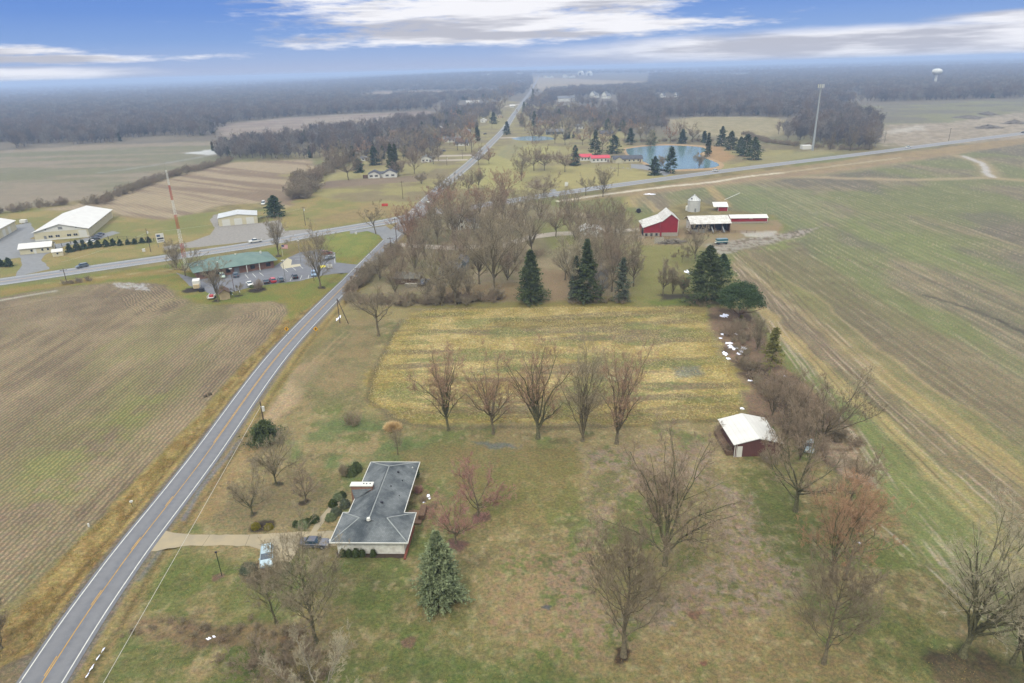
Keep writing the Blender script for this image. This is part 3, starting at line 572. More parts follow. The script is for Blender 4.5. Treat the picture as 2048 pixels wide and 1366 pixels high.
# driveway of the ranch house and its front walk
drv = struct(flat('driveway', rough_poly([(296, 1104), (332, 1062), (345, 1066), (400, 1070), (520, 1069), (600, 1063), (668, 1062), (672, 1092), (640, 1094), (600, 1094), (590, 1108), (572, 1136), (516, 1136), (522, 1100), (500, 1093), (440, 1091), (380, 1091), (335, 1098)], .12, 1.0), .03, CONC, px=False))
for p0, p1 in (((420, 1070), (405, 1092)), ((500, 1069), (490, 1093)), ((570, 1066), (565, 1110)), ((610, 1063), (600, 1094))): ribbon('expansion_joint', smooth_line([G(*p0), G(*p1)], 1), -.03, .03, .036, mat('joint', A(110, 100, 86), .9), drv)
struct(flat('front_walk', rough_poly([(622, 1064), (640, 1035), (660, 1012), (690, 996), (697, 1000), (668, 1018), (650, 1040), (634, 1064)], .1, 1), .035, CONC, px=False))
# clinic lot, storage yard, fire garage apron, farm lane
LOT = [(352, 545), (386, 556), (440, 548), (550, 532), (575, 516), (600, 505), (640, 498), (670, 505), (672, 525), (700, 528), (722, 530), (712, 545), (672, 547), (640, 552), (600, 562), (560, 566), (510, 573), (480, 580), (450, 588), (425, 590), (402, 578), (380, 572)]
lot = struct(flat('parking_lot', rough_poly(LOT, .15, 2), .035, ASP, px=False))
def stripe(p0, p1, parent, m=WHT, w_=.16, z=.042): return ribbon('bay_line', smooth_line([G(*p0), G(*p1)], 2), -w_ / 2, w_ / 2, z, m, parent)
for p0, p1 in (((490, 549), (497, 557)), ((505, 547), (512, 555)), ((519, 545), (527, 552)), ((568, 537), (576, 544)), ((584, 534), (592, 541)), ((599, 531), (606, 537)), ((570, 563), (562, 552)), ((580, 562), (584, 554)), ((600, 559), (604, 551)), ((554, 566), (548, 557)), ((616, 557), (618, 550)), ((637, 553), (640, 545)), ((480, 585), (476, 576)), ((462, 584), (466, 590)), ((500, 577), (492, 568)), ((648, 511), (668, 511)), ((648, 520), (668, 520)), ((590, 519), (610, 518)), ((585, 514), (606, 512)), ((668, 505), (670, 527)), ((600, 560), (640, 552))): stripe(p0, p1, lot)
flat('loading_zone', [(637, 532), (650, 530), (652, 534), (638, 537)], .045, mat('yellow_zone', A(216, 200, 60), .7), lot)
struct(flat('entry_walk', [(560, 530), (575, 516), (584, 520), (582, 530), (600, 528), (602, 532), (566, 538)], .05, mat('pale_concrete', A(196, 188, 168), .9)))
struct(flat('storage_yard', rough_poly([(-60, 470), (20, 452), (60, 445), (75, 470), (60, 478), (100, 480), (112, 488), (150, 482), (225, 462), (240, 466), (200, 478), (130, 492), (100, 505), (86, 512), (84, 520), (100, 538), (55, 548), (30, 554), (45, 530), (40, 515), (-60, 530)], .3, 3), .03, ASP2, px=False))
struct(flat('garage_apron', rough_poly([(428, 430), (440, 428), (436, 450), (520, 446), (560, 440), (570, 462), (620, 458), (630, 466), (500, 483), (400, 494), (330, 500), (325, 494), (380, 484), (420, 470), (430, 455), (420, 440)], .3, 3), .03, GRV, px=False))
struct(flat('farm_lane', rough_poly([(800, 486), (900, 492), (1000, 488), (1060, 470), (1110, 464), (1180, 462), (1280, 456), (1282, 462), (1180, 468), (1110, 472), (1065, 478), (1010, 495), (900, 500), (800, 494)], .3, 4), .03, mat('lane_gravel', A(176, 166, 156), .95, .12, .6)))
struct(flat('pond_drive', rough_poly([(1262, 328), (1300, 330), (1345, 346), (1330, 352), (1296, 340), (1262, 336)], .3, 4), .03, ASP2)); struct(flat('side_street', rough_poly([(1110, 378), (1122, 390), (1112, 396), (1100, 380)], .3, 4), .03, ASP2, px=False))
for pp in ([(862, 311), (945, 309), (945, 312), (862, 314)], [(850, 320), (935, 318), (936, 321), (850, 323)], [(1000, 275), (1080, 272), (1080, 274), (1000, 277)], [(1010, 212), (1050, 206), (1050, 208), (1010, 214)]):
    struct(flat('village_drive', pp, .03, mat('lane_gravel', A(176, 166, 156))))

# ------------------------------------------------------------------ water
wmt = bpy.data.materials.new('pond_water'); wmt.use_nodes = True; t = wmt.node_tree; b = t.nodes['Principled BSDF']
b.inputs['Base Color'].default_value = (*A(112, 142, 148), 1); b.inputs['Roughness'].default_value = .14; b.inputs['Specular IOR Level'].default_value = .3
geo = nd(t, 'ShaderNodeNewGeometry'); nn = noise(geo.outputs['Position'], .9, 3, .6, t); bp = nd(t, 'ShaderNodeBump'); bp.inputs['Strength'].default_value = .06; bp.inputs['Distance'].default_value = .1; t.links.new(nn, bp.inputs['Height']); t.links.new(bp.outputs[0], b.inputs['Normal'])
def pond(poly, seed): P = smooth_line([G(*p) for p in poly + [poly[0]]], 3)[:-1]; r = np.random.RandomState(seed); return [tuple(p + r.uniform(-.4, .4, 2)) for p in P]
struct(flat('pond', pond([(1252, 298), (1290, 293), (1340, 291), (1398, 294), (1412, 300), (1400, 308), (1410, 316), (1436, 327), (1432, 334), (1400, 337), (1352, 339), (1330, 340), (1300, 330), (1276, 316), (1256, 308)], 3), .05, wmt, px=False))
struct(flat('pond_bank', pond([(1247, 296), (1290, 290), (1340, 288), (1402, 291), (1420, 300), (1410, 308), (1420, 315), (1446, 327), (1440, 338), (1400, 341), (1352, 343), (1322, 342), (1292, 331), (1268, 317), (1250, 308)], 3), .03, mat('bank_soil', A(168, 142, 108), .95, .15, .2), px=False))
struct(flat('farm_pond', pond([(1022, 277), (1050, 273), (1090, 273), (1110, 278), (1080, 281), (1040, 281)], 4), .05, wmt, px=False))
snow = mat('snow', (.82, .84, .88), .7, .03, 2)
sn_ = MB(); rs = np.random.RandomState(7)
def snowpatch(px, py, wpx, hpx, s=0):
    cx, cy = G(px, py); k = mpp(px, py); d2 = abs(G(px, py - hpx / 2)[1] - G(px, py + hpx / 2)[1]) / 2; n = 19; r = np.random.RandomState(int(px * 7 + py))
    rad = r.uniform(.35, 1.2, n); P = [(cx + math.cos(a) * wpx / 2 * k * q, cy + math.sin(a) * d2 * q) for a, q in zip(np.linspace(0, 2 * math.pi, n, endpoint=False), rad)]
    mb = MB(); top = [(x, y, .04) for x, y in P]; bot = [(cx + (x - cx) * 1.12, cy + (y - cy) * 1.12, -.02) for x, y in P]
    mb.add([(cx, cy, .06)] + top + bot, [(0, 1 + i, 1 + (i + 1) % n) for i in range(n)] + [(1 + i, 1 + n + i, 1 + n + (i + 1) % n, 1 + (i + 1) % n) for i in range(n)])
    o = mb.build('snow_patch', snow, smooth=True); struct(o)
for a in ((1447, 632, 16, 7), (1452, 630, 10, 6), (1378, 545, 14, 9), (1444, 668, 8, 4), (1441, 676, 7, 3), (1458, 686, 18, 5), (1467, 695, 26, 10), (1488, 696, 16, 7), (1450, 707, 11, 8), (1478, 707, 12, 4), (1456, 717, 10, 4), (1461, 691, 8, 4), (1483, 703, 10, 5), (1472, 668, 5, 3), (1500, 761, 10, 4), (1484, 817, 9, 5), (1570, 752, 6, 4), (679, 634, 6, 9), (674, 639, 5, 5), (857, 991, 8, 6), (859, 997, 6, 4), (848, 1004, 6, 4), (418, 1277, 12, 5), (428, 1273, 8, 4), (1719, 1086, 9, 5), (1298, 388, 22, 3), (206, 1300, 3, 10), (196, 1315, 3, 12), (184, 1335, 3, 14), (175, 1350, 3, 10), (1535, 916, 6, 4)): snowpatch(*a)

# ------------------------------------------------------------------ haze
hz = MB().box(-14000, 14000, -600, 16000, -1.2, 79)
hm_ = bpy.data.materials.new('haze_air'); hm_.use_nodes = True; t = hm_.node_tree
for n in list(t.nodes): t.nodes.remove(n)
pv = nd(t, 'ShaderNodeVolumePrincipled'); pv.inputs['Color'].default_value = (.57, .73, .93, 1); pv.inputs['Density'].default_value = 2.4e-4; pv.inputs['Anisotropy'].default_value = .15
mo = nd(t, 'ShaderNodeOutputMaterial'); t.links.new(pv.outputs[0], mo.inputs['Volume'])
hzo = hz.build('haze', hm_); hzo['kind'] = 'stuff'
# ------------------------------------------------------------------ trees
BARK = mat('bark', A(98, 90, 74), .95, .25, 3.0, col2=A(136, 126, 104)); BARKG = mat('mossy_bark', A(82, 82, 60), .95, .25, 3.0, col2=A(124, 120, 92)); BARKP = mat('pale_bark', A(130, 124, 114), .95, .25, 3.0, col2=A(160, 154, 142))
def twm(name, c): return mat(name, A(*c), .95, .2, .35)
_A = A
def A(r, g, b, k=1.0): return _A(r, g, b, k * 1.38)
TW = dict(grey=twm('grey_twigs', (142, 131, 112)), red=twm('red_tipped_twigs', (152, 124, 106)), pink=twm('pink_twigs', (152, 114, 108)), orange=twm('orange_budded_twigs', (158, 126, 102)), pale=twm('pale_twigs', (160, 152, 132)), dark=twm('dark_twigs', (120, 108, 92)), olive=twm('olive_twigs', (128, 126, 98)), plum=twm('plum_twigs', (140, 124, 108)))
A = _A
NEED = dict(dark=mat('spruce_needles', A(62, 76, 46), .9, .3, .8, col2=A(100, 112, 66)), blue=mat('blue_spruce_needles', A(96, 110, 78), .9, .3, 1.2, col2=A(150, 160, 122)), pine=mat('pine_needles', A(74, 92, 58), .9, .3, .8, col2=A(104, 118, 76)), yellow=mat('yellowish_needles', A(116, 116, 60), .9, .3, .8, col2=A(142, 138, 80)), deep=mat('deep_green_needles', A(56, 78, 50), .9, .3, .8, col2=A(86, 106, 66)), grey=mat('grey_green_needles', A(88, 98, 78), .9, .3, .8, col2=A(112, 118, 96)), boxw=mat('clipped_leaves', A(60, 76, 38), .9, .3, 2, col2=A(88, 100, 52)), gold=mat('golden_leaves', A(128, 120, 36), .9, .25, 2, col2=A(150, 140, 56)))
def unit(v): return v / (np.linalg.norm(v, axis=-1, keepdims=True) + 1e-9)
def tubes(P, Rr, S):
    n, K, _ = P.shape; T = unit(np.gradient(P, axis=1)); ref = np.where(np.abs(T[..., 2:3]) > .9, np.array([1., 0, 0]), np.array([0, 0, 1.]))
    U = unit(np.cross(T, ref)); V = np.cross(T, U); a = np.linspace(0, 2 * np.pi, S, endpoint=False)
    ring = P[:, :, None] + Rr[:, :, None, None] * (U[:, :, None] * np.cos(a)[None, None, :, None] + V[:, :, None] * np.sin(a)[None, None, :, None])
    idx = np.arange(n * K * S).reshape(n, K, S); f = np.stack([idx[:, :-1], np.roll(idx, -1, 2)[:, :-1], np.roll(idx, -1, 2)[:, 1:], idx[:, 1:]], -1).reshape(-1, 4)
    return ring.reshape(-1, 3), f
def ribs(B, D, L, W, rng):
    """one thin triangle per twig"""
    s = unit(np.cross(D, rng.normal(size=D.shape))) * W[:, None] / 2
    v = np.stack([B - s, B + s, B + D * L[:, None]], 1).reshape(-1, 3); return v, np.arange(len(v)).reshape(-1, 3)
def join(parts):
    V = []; F = []; o = 0
    for v, f in parts: V.append(v); F.append(f + o); o += len(v)
    return np.concatenate(V), F
def bez(A0, A1, A2, K, wig, rng):
    t = np.linspace(0, 1, K)[None, :, None]; P = (1 - t) ** 2 * A0[:, None] + 2 * t * (1 - t) * A1[:, None] + t ** 2 * A2[:, None]
    n = rng.normal(size=P.shape) * wig[:, None, None]; n[:, 0] = 0; return P + np.cumsum(n, 1) * .5
def kids(P, Rr, M, t0, t1, ang, lf, up, K, wig, rng, prof=1.0, rf=.55):
    n, KK, _ = P.shape; L = np.linalg.norm(P[:, -1] - P[:, 0], axis=1)
    t = rng.uniform(t0, t1, (n, M)); x = t * (KK - 1); i = np.minimum(x.astype(int), KK - 2); fr = (x - i)[..., None]
    a = np.arange(n)[:, None]; B = P[a, i] * (1 - fr) + P[a, i + 1] * fr; T = unit(P[a, i + 1] - P[a, i]); r0 = (Rr[a, i] * (1 - fr[..., 0]) + Rr[a, i + 1] * fr[..., 0])
    side = unit(np.cross(T, rng.normal(size=T.shape))); th = np.radians(ang * rng.uniform(.6, 1.35, (n, M)))[..., None]
    D = unit(T * np.cos(th) + side * np.sin(th) + np.array([0, 0, up]))
    ln = (L[:, None] * lf * (1.05 - prof * .55 * t) * rng.uniform(.65, 1.25, (n, M)))
    B = B.reshape(-1, 3); D = D.reshape(-1, 3); ln = ln.ravel(); rr_ = np.maximum(r0.ravel() * rf, .006)
    E = B + D * ln[:, None]; mid = (B + E) / 2 + rng.normal(size=B.shape) * ln[:, None] * .06 - np.array([0, 0, up * .25]) * ln[:, None]
    E = E + np.array([0, 0, up * .25]) * ln[:, None]
    Q = bez(B, mid, E, K, ln * wig, rng); tp = np.linspace(1, .3, K)[None]; return Q, rr_[:, None] * tp
def bare_tree(seed, h, w, style='vase', lod=2, lean=(0, 0), tw_w=.022, thick=1.0, dens=1.0, m=None):
    w = w * (1.28 if style in ('vase', 'multi', 'oval') and lod > 1 else 1.1); dens = dens * (.72 if lod == 3 else .9)
    """returns trunk mesh data, crown mesh data (thing > trunk, crown)"""
    rng = np.random.RandomState(seed); r0 = max(.06, h * .0148 * thick); ln_ = np.array([lean[0], lean[1], 0.])
    fork = dict(vase=rng.uniform(.14, .22), oval=.26, upright=.8, multi=.04, gnarly=.34, spread=.2, shrub=.03)[style]
    K = 9; z = np.linspace(0, 1, K)[:, None]
    top = h * (fork if style != 'upright' else .82)
    P0 = (np.array([0, 0, 1.]) * top * z + ln_ * top * z * (.6 + .5 * z))[None]; P0 = P0 + np.r_[np.zeros((1, 3)), rng.normal(size=(K - 1, 3)) * [top * .012, top * .012, 0]].cumsum(0)[None] * .7
    R0 = (r0 * (1 - (.25 if style != 'upright' else .85) * z[:, 0]) * (1 + .6 * np.exp(-z[:, 0] * top / .5)))[None]
    P0[0, 0, 2] = -.3
    if style == 'upright':
        n1 = int(34 * (1 if lod > 1 else .6)); t = np.sort(rng.uniform(.14, .98, n1)); B = np.array([[np.interp(q, z[:, 0], P0[0, :, j]) for j in range(3)] for q in t])
        ph = np.arange(n1) * 2.4 + rng.uniform(-.4, .4, n1); rad = w / 2 * np.clip(np.sin((t * .82 + .18) * np.pi) ** .6, .25, 1) * rng.uniform(.65, 1.05, n1)
        E = B + np.stack([np.cos(ph) * rad, np.sin(ph) * rad, rad * rng.uniform(1.1, 2.2, n1)], 1); E[:, 2] = np.minimum(E[:, 2], h * rng.uniform(.9, 1.0, n1)); Rb = r0 * .28 * (1 - .5 * t)
        Mid = B * .45 + E * .55; Mid[:, :2] += (E - B)[:, :2] * .12
    else:
        n1 = dict(vase=12, oval=14, multi=12, gnarly=8, spread=10, shrub=16)[style]; ph = np.arange(n1) * 2.4 + rng.uniform(-.5, .5, n1)
        k = rng.uniform(.2, 1, n1) ** .6; k[:2] *= .35; rad = w / 2 * k * 1.12
        zt = dict(vase=lambda: h * (.98 - .30 * k ** 2), oval=lambda: h * (.97 - .5 * k ** 2), multi=lambda: h * (.97 - .35 * k ** 2), gnarly=lambda: h * (.95 - .45 * k), spread=lambda: h * (.95 - .5 * k ** 1.5), shrub=lambda: h * (.95 - .5 * k ** 2))[style]() * rng.uniform(.88, 1.02, n1)
        tt = np.clip(rng.uniform(.75, 1.0, n1), 0, 1)
        if style in ('oval', 'gnarly', 'spread', 'vase'): lw = rng.choice(n1, 2 if style == 'vase' else 4, False); tt[lw] = rng.uniform(.5, .95, len(lw)); zt[lw] = h * rng.uniform(.32, .6, len(lw)); rad[lw] = w / 2 * rng.uniform(.7, 1, len(lw))
        B = np.array([[np.interp(q, z[:, 0], P0[0, :, j]) for j in range(3)] for q in tt])
        E = np.stack([np.cos(ph) * rad, np.sin(ph) * rad, zt], 1) + ln_ * h * .8; Mid = (B + E) / 2
        Mid[:, :2] += (E - B)[:, :2] * dict(vase=-.24, oval=.02, multi=-.12, gnarly=.2, spread=.15, shrub=-.05)[style]; Mid[:, 2] += (E - B)[:, 2] * (.02 if style in ('vase', 'multi') else -.06); Rb = r0 * rng.uniform(.38, .62, n1)
    lenl = np.linalg.norm(E - B, axis=1); P1 = bez(B, Mid, E, 9, lenl * (.032 if style != 'gnarly' else .05), rng); R1 = Rb[:, None] * np.linspace(1, .18, 9)[None]
    m2, m3, m4 = ((9, 8, 9) if lod == 3 else (8, 7, 6) if lod == 2 else (6, 6, 0))
    P2, R2 = kids(P1, R1, m2, .22, 1, 42, .38, .22, 6, .03, rng)
    P3, R3 = kids(P2, R2, m3, .15, 1, 42, .5, .18, 4, .04, rng)
    trunk = join([tubes(P0, R0, 9 if lod > 1 else 6), tubes(P1, R1, 6 if lod > 1 else 4), tubes(P2, R2, 4 if lod > 1 else 3)])
    cw = []
    def tw(P, Rr, M, lf, W):
        n, KK, _ = P.shape; M = max(1, int(M * dens)); t = rng.uniform(.1, 1, (n, M)); x = t * (KK - 1); i = np.minimum(x.astype(int), KK - 2); fr = (x - i)[..., None]; a = np.arange(n)[:, None]
        Bq = (P[a, i] * (1 - fr) + P[a, i + 1] * fr).reshape(-1, 3); T = unit(P[a, i + 1] - P[a, i]).reshape(-1, 3); L = np.repeat(np.linalg.norm(P[:, -1] - P[:, 0], axis=1), M) * lf * rng.uniform(.6, 1.3, n * M)
        D = unit(T + rng.normal(size=T.shape) * .55 + np.array([0, 0, .12])); return ribs(Bq, D, L, np.full(len(L), W), rng)
    if lod > 1:
        cw.append(tubes(P3, np.maximum(R3, tw_w * .55), 3)); P4, R4 = kids(P3, R3, 3, .2, 1, 40, .6, .12, 3, .04, rng)
        s = unit(np.cross(P4[:, -1] - P4[:, 0], rng.normal(size=(len(P4), 3)))) * tw_w * .6; v = np.stack([P4[:, 0] - s, P4[:, 0] + s, P4[:, 1], P4[:, 2]], 1).reshape(-1, 3); q = np.arange(len(P4))[:, None] * 4
        cw.append((v, np.concatenate([q + [0, 1, 2], q + [1, 3, 2]], 0))); cw.append(tw(P4, R4, m4, .8, tw_w))
    else:
        cw.append(ribs(P3[:, 0], unit(P3[:, -1] - P3[:, 0]), np.linalg.norm(P3[:, -1] - P3[:, 0], axis=1), np.full(len(P3), tw_w * 1.8), rng)); cw.append(tw(P3, R3, 5, .7, tw_w * 1.3))
    return trunk, join(cw)
def add_bare(label, base, top, wpx, style='vase', tw='grey', bark=None, seed=1, lod=2, lean=(0, 0), group=None, cat='tree', name='bare_tree', thick=1.0, dens=1.0, tww=None, h=None, loc=None):
    x, y = G(*base) if loc is None else loc; k = mpp(*base) if loc is None else 1; h = h or hgt(base[0], base[1], top); w_ = wpx * k
    dist = math.hypot(x, y); tww = tww or (.014 + dist * .0001)
    tr, crn = bare_tree(seed, h, w_, style, lod, lean, tww, thick, dens)
    t_ = thing(name, label, cat, (x, y), 0, group)
    link('trunk', mesh_np('trunk', tr[0], tr[1], (bark or BARK,), True), t_); link('crown', mesh_np('crown', crn[0], crn[1], (TW[tw],)), t_); return t_

def conifer_mesh(seed, h, w, form='cone', n=None, leaf=.45, lw=.13, gap=0.0, low=.04):
    rng = np.random.RandomState(seed); n = n or int(h * 26); t = rng.uniform(low, .985, n) ** .9
    if form == 'cone': prof = (1 - t) ** .72 * np.clip(t / .10 + .55, 0, 1)
    elif form == 'narrow': prof = (1 - t) ** .85 * np.clip(t / .15 + .45, 0, 1)
    elif form == 'ogive': prof = np.clip(1 - t ** 2.1, 0, 1) * np.clip(t / .15 + .6, 0, 1)
    elif form == 'ragged': prof = (1 - t) ** .6 * rng.uniform(.4, 1.1, n)
    else: prof = np.ones(n)
    lumps = 1 + .22 * np.sin(t * 19 + rng.uniform(0, 6) + 3 * rng.uniform(0, 1, n)) ; ph = rng.uniform(0, 2 * np.pi, n); side = .85 + .18 * np.sin(ph * 3 + t * 11 + seed) + .12 * np.sin(ph * 5 - t * 23)
    rad = np.maximum(w / 2 * prof * lumps * side * rng.uniform(.72, 1.06, n), w * .02)
    B = np.stack([np.zeros(n), np.zeros(n), t * h], 1); dr = rng.uniform(-.28, .02, n) + .35 * (t - .45) ; D = np.stack([np.cos(ph), np.sin(ph), dr], 1)
    M = 26 if form != 'ragged' else 22; s = rng.uniform(.28, 1.02, (n, M)); q = B[:, None] + D[:, None] * (rad[:, None] * s)[..., None]; q[..., 2] += .12 * rad[:, None] * s ** 2
    q += rng.normal(size=q.shape) * (np.array([.11, .11, .06]) * np.clip(rad, .25, 2.2)[:, None, None]); Dd = unit(D[:, None] * .8 + rng.normal(size=q.shape) * [.55, .55, .35])
    q = q.reshape(-1, 3); Dd = Dd.reshape(-1, 3); L = leaf * rng.uniform(.6, 1.3, len(q)); W = lw * rng.uniform(.7, 1.4, len(q)); q[:, 2] = np.maximum(q[:, 2], .05)
    s_ = unit(np.cross(Dd, rng.normal(size=q.shape) * [.4, .4, 1] + [0, 0, .6])) * W[:, None]
    v = np.stack([q - s_, q + s_, q + Dd * L[:, None]], 1).reshape(-1, 3); return v, [np.arange(len(v)).reshape(-1, 3)]
def trunk_mesh(h, r): P = np.stack([np.zeros(6), np.zeros(6), np.linspace(-.2, h, 6)], 1)[None]; v, f = tubes(P, (np.linspace(1, .12, 6) * r)[None], 7); return v, [f]
def add_conifer(label, base, top, wpx, form='cone', need='dark', seed=1, group=None, name='spruce_tree', cat='tree', n=None, leaf=.45, lw=.13, low=.04):
    x, y = G(*base); h = hgt(base[0], base[1], top); w_ = wpx * mpp(*base) * 1.2; v, f = conifer_mesh(seed, h, w_, form, n, leaf, lw, 0, low); t_ = thing(name, label, cat, (x, y), 0, group)
    tv, tf__ = trunk_mesh(h * .96, h * .014 + .05); link('trunk', mesh_np('trunk', tv, tf__, (BARK,), True), t_); link('crown', mesh_np('crown', v, f, (NEED[need],)), t_); return t_
def bush_mesh(seed, w, d, h, leaf=.12, n=900, inner=.35):
    rng = np.random.RandomState(seed); u = unit(rng.normal(size=(n, 3))); u[:, 2] = np.abs(u[:, 2]) if True else u[:, 2]
    lump = 1 + .10 * np.sin(u[:, 0] * 7 + seed) * np.cos(u[:, 1] * 6); r = rng.uniform(.8, 1.03, n) * lump
    q = u * r[:, None] * [w / 2, d / 2, h]; D = unit(u + rng.normal(size=u.shape) * .7); s_ = unit(np.cross(D, rng.normal(size=u.shape))) * leaf * .45
    v = np.stack([q - s_, q + s_, q + D * leaf * 1.3], 1).reshape(-1, 3)
    k = 10; ico = []; fc = []
    for i in range(6):
        for j in range(k): a = 2 * math.pi * j / k; e_ = math.pi / 2 * i / 5.5; ico.append((math.cos(a) * math.cos(e_) * w * .43, math.sin(a) * math.cos(e_) * d * .43, math.sin(e_) * h * .9))
    ico = np.array(ico); I_ = np.arange(60).reshape(6, k); f4 = np.stack([I_[:-1], np.roll(I_, -1, 1)[:-1], np.roll(I_, -1, 1)[1:], I_[1:]], -1).reshape(-1, 4)
    return np.concatenate([v, ico]), [np.arange(len(v)).reshape(-1, 3), f4 + len(v)]
def add_bush(label, base, wpx, hm_, need='boxw', seed=1, group=None, name='evergreen_shrub', leaf=.12, n=900, dy=1.0):
    x, y = G(*base); w_ = wpx * mpp(*base); v, f = bush_mesh(seed, w_, w_ * dy, hm_, leaf, n); o = link(name, mesh_np(name, v, f, (NEED[need],)), None, (x, y, 0)); tag(o, label, 'shrub', group); return o
def add_bareshrub(label, base, wpx, hm_, tw='dark', seed=1, group=None, name='bare_shrub', dens=1.0, ex=1.0):
    x, y = G(*base); w_ = wpx * mpp(*base); rng = np.random.RandomState(seed); n = int(26 * dens); ph = rng.uniform(0, 6.283, n); k = rng.uniform(.1, 1, n) ** .6
    B = np.stack([np.cos(ph) * k * w_ * .22, np.sin(ph) * k * w_ * .22 * ex, np.zeros(n) - .05], 1); E = np.stack([np.cos(ph) * k * w_ * .46, np.sin(ph) * k * w_ * .46 * ex, hm_ * (1 - .45 * k ** 2) * rng.uniform(.75, 1, n)], 1)
    L = np.linalg.norm(E - B, axis=1); P1 = bez(B, (B + E) / 2 + rng.normal(size=B.shape) * L[:, None] * .06, E, 5, L * .04, rng); R1 = np.full((n, 1), .02 + hm_ * .004) * np.linspace(1, .3, 5)[None]
    P2, R2 = kids(P1, R1, 7, .1, 1, 45, .45, .1, 4, .05, rng); P3, R3 = kids(P2, R2, 5, .1, 1, 45, .55, .05, 3, .05, rng)
    d_ = math.hypot(x, y); W = .016 + d_ * .0001
    v, f = join([tubes(P1, R1, 3), ribs(P2[:, 0], unit(P2[:, -1] - P2[:, 0]), np.linalg.norm(P2[:, -1] - P2[:, 0], axis=1), np.full(len(P2), W * 1.4), rng), ribs(P3[:, 0], unit(P3[:, -1] - P3[:, 0]), np.linalg.norm(P3[:, -1] - P3[:, 0], axis=1), np.full(len(P3), W), rng)])
    o = link(name, mesh_np(name, v, f, (TW[tw],)), None, (x, y, 0)); tag(o, label, 'shrub', group); return o

HP = [G(*p_) for p_ in ((905, 285), (924, 292), (852, 325), (728, 322), (770, 283), (790, 270), (967, 245), (945, 206), (1105, 252), (1080, 250), (1110, 269), (1133, 203), (1187, 196), (1211, 197), (1325, 195), (1352, 194), (978, 162), (1038, 160), (1035, 170), (880, 262), (935, 268), (1000, 236), (1025, 215), (1062, 198), (1160, 258), (1290, 262), (1090, 225), (1475, 155), (1533, 153), (1705, 195))]
# --- far woods: one mass each, made of low bare trees set out on points
WPROT = []; wc_ = bpy.data.collections.new('wood_tree_kinds')
wmats = [mat('wood_twigs', A(110, 108, 110), .95, .2, .05), mat('wood_twigs_brown', A(134, 120, 112), .95, .2, .05), mat('wood_twigs_pale', A(152, 146, 142), .95, .2, .05), mat('wood_twigs_dark', A(108, 105, 106), .95, .2, .05)]
for i in range(7):
    rng = np.random.RandomState(40 + i); h = rng.uniform(15, 19); w_ = rng.uniform(9, 12)
    t_, c_ = bare_tree(70 + i, h, w_, ['oval', 'vase', 'oval', 'upright', 'spread', 'vase', 'oval'][i], 1, (0, 0), .11, 1.2, 1.0)
    v, f = join([(t_[0], t_[1][0]), (c_[0], c_[1][0])] if False else [(t_[0], np.zeros((0, 3), int))] + [])
    allv = np.concatenate([t_[0], c_[0]]); fs_ = list(t_[1]) + [q + len(t_[0]) for q in c_[1]]
    me = mesh_np('wood_tree', allv, fs_, (wmats[i % 4],)); o = bpy.data.objects.new('wood_tree_kind', me); wc_.objects.link(o)
cf = conifer_mesh(9, 15, 7, 'cone', 150, 1.1, .4); o = bpy.data.objects.new('wood_tree_kind', mesh_np('wood_conifer', cf[0], cf[1], (NEED['deep'],))); wcon = o
cc_ = bpy.data.collections.new('wood_conifer_kinds'); cc_.objects.link(o)
def scatter_obj(name, pts, scl, coll, seed=0):
    me = mesh_np(name, pts, [np.zeros((0, 3), np.int32)], ()) if False else bpy.data.meshes.new(name)
    me.vertices.add(len(pts)); me.vertices.foreach_set('co', np.asarray(pts, np.float32).ravel())
    a = me.attributes.new('sc', 'FLOAT_VECTOR', 'POINT'); a.data.foreach_set('vector', np.asarray(scl, np.float32).ravel())
    o = link(name, me); ng = bpy.data.node_groups.new(name + '_set_out', 'GeometryNodeTree')
    ng.interface.new_socket('Geometry', in_out='INPUT', socket_type='NodeSocketGeometry'); ng.interface.new_socket('Geometry', in_out='OUTPUT', socket_type='NodeSocketGeometry')
    gi = ng.nodes.new('NodeGroupInput'); go = ng.nodes.new('NodeGroupOutput'); ip = ng.nodes.new('GeometryNodeInstanceOnPoints'); ci = ng.nodes.new('GeometryNodeCollectionInfo')
    ci.inputs['Collection'].default_value = coll; ci.inputs['Separate Children'].default_value = True; ci.inputs['Reset Children'].default_value = True
    ip.inputs['Pick Instance'].default_value = True
    rv = ng.nodes.new('FunctionNodeRandomValue'); rv.data_type = 'FLOAT_VECTOR'; rv.inputs[1].default_value = (0, 0, 6.283); rv.inputs['Seed'].default_value = seed
    na = ng.nodes.new('GeometryNodeInputNamedAttribute'); na.data_type = 'FLOAT_VECTOR'; na.inputs[0].default_value = 'sc'
    L = ng.links.new; L(gi.outputs[0], ip.inputs['Points']); L(ci.outputs[0], ip.inputs['Instance']); L(rv.outputs[0], ip.inputs['Rotation']); L(na.outputs[0], ip.inputs['Scale']); L(ip.outputs[0], go.inputs[0])
    md_ = o.modifiers.new('set_out', 'NODES'); md_.node_group = ng; o['kind'] = 'stuff'; return o
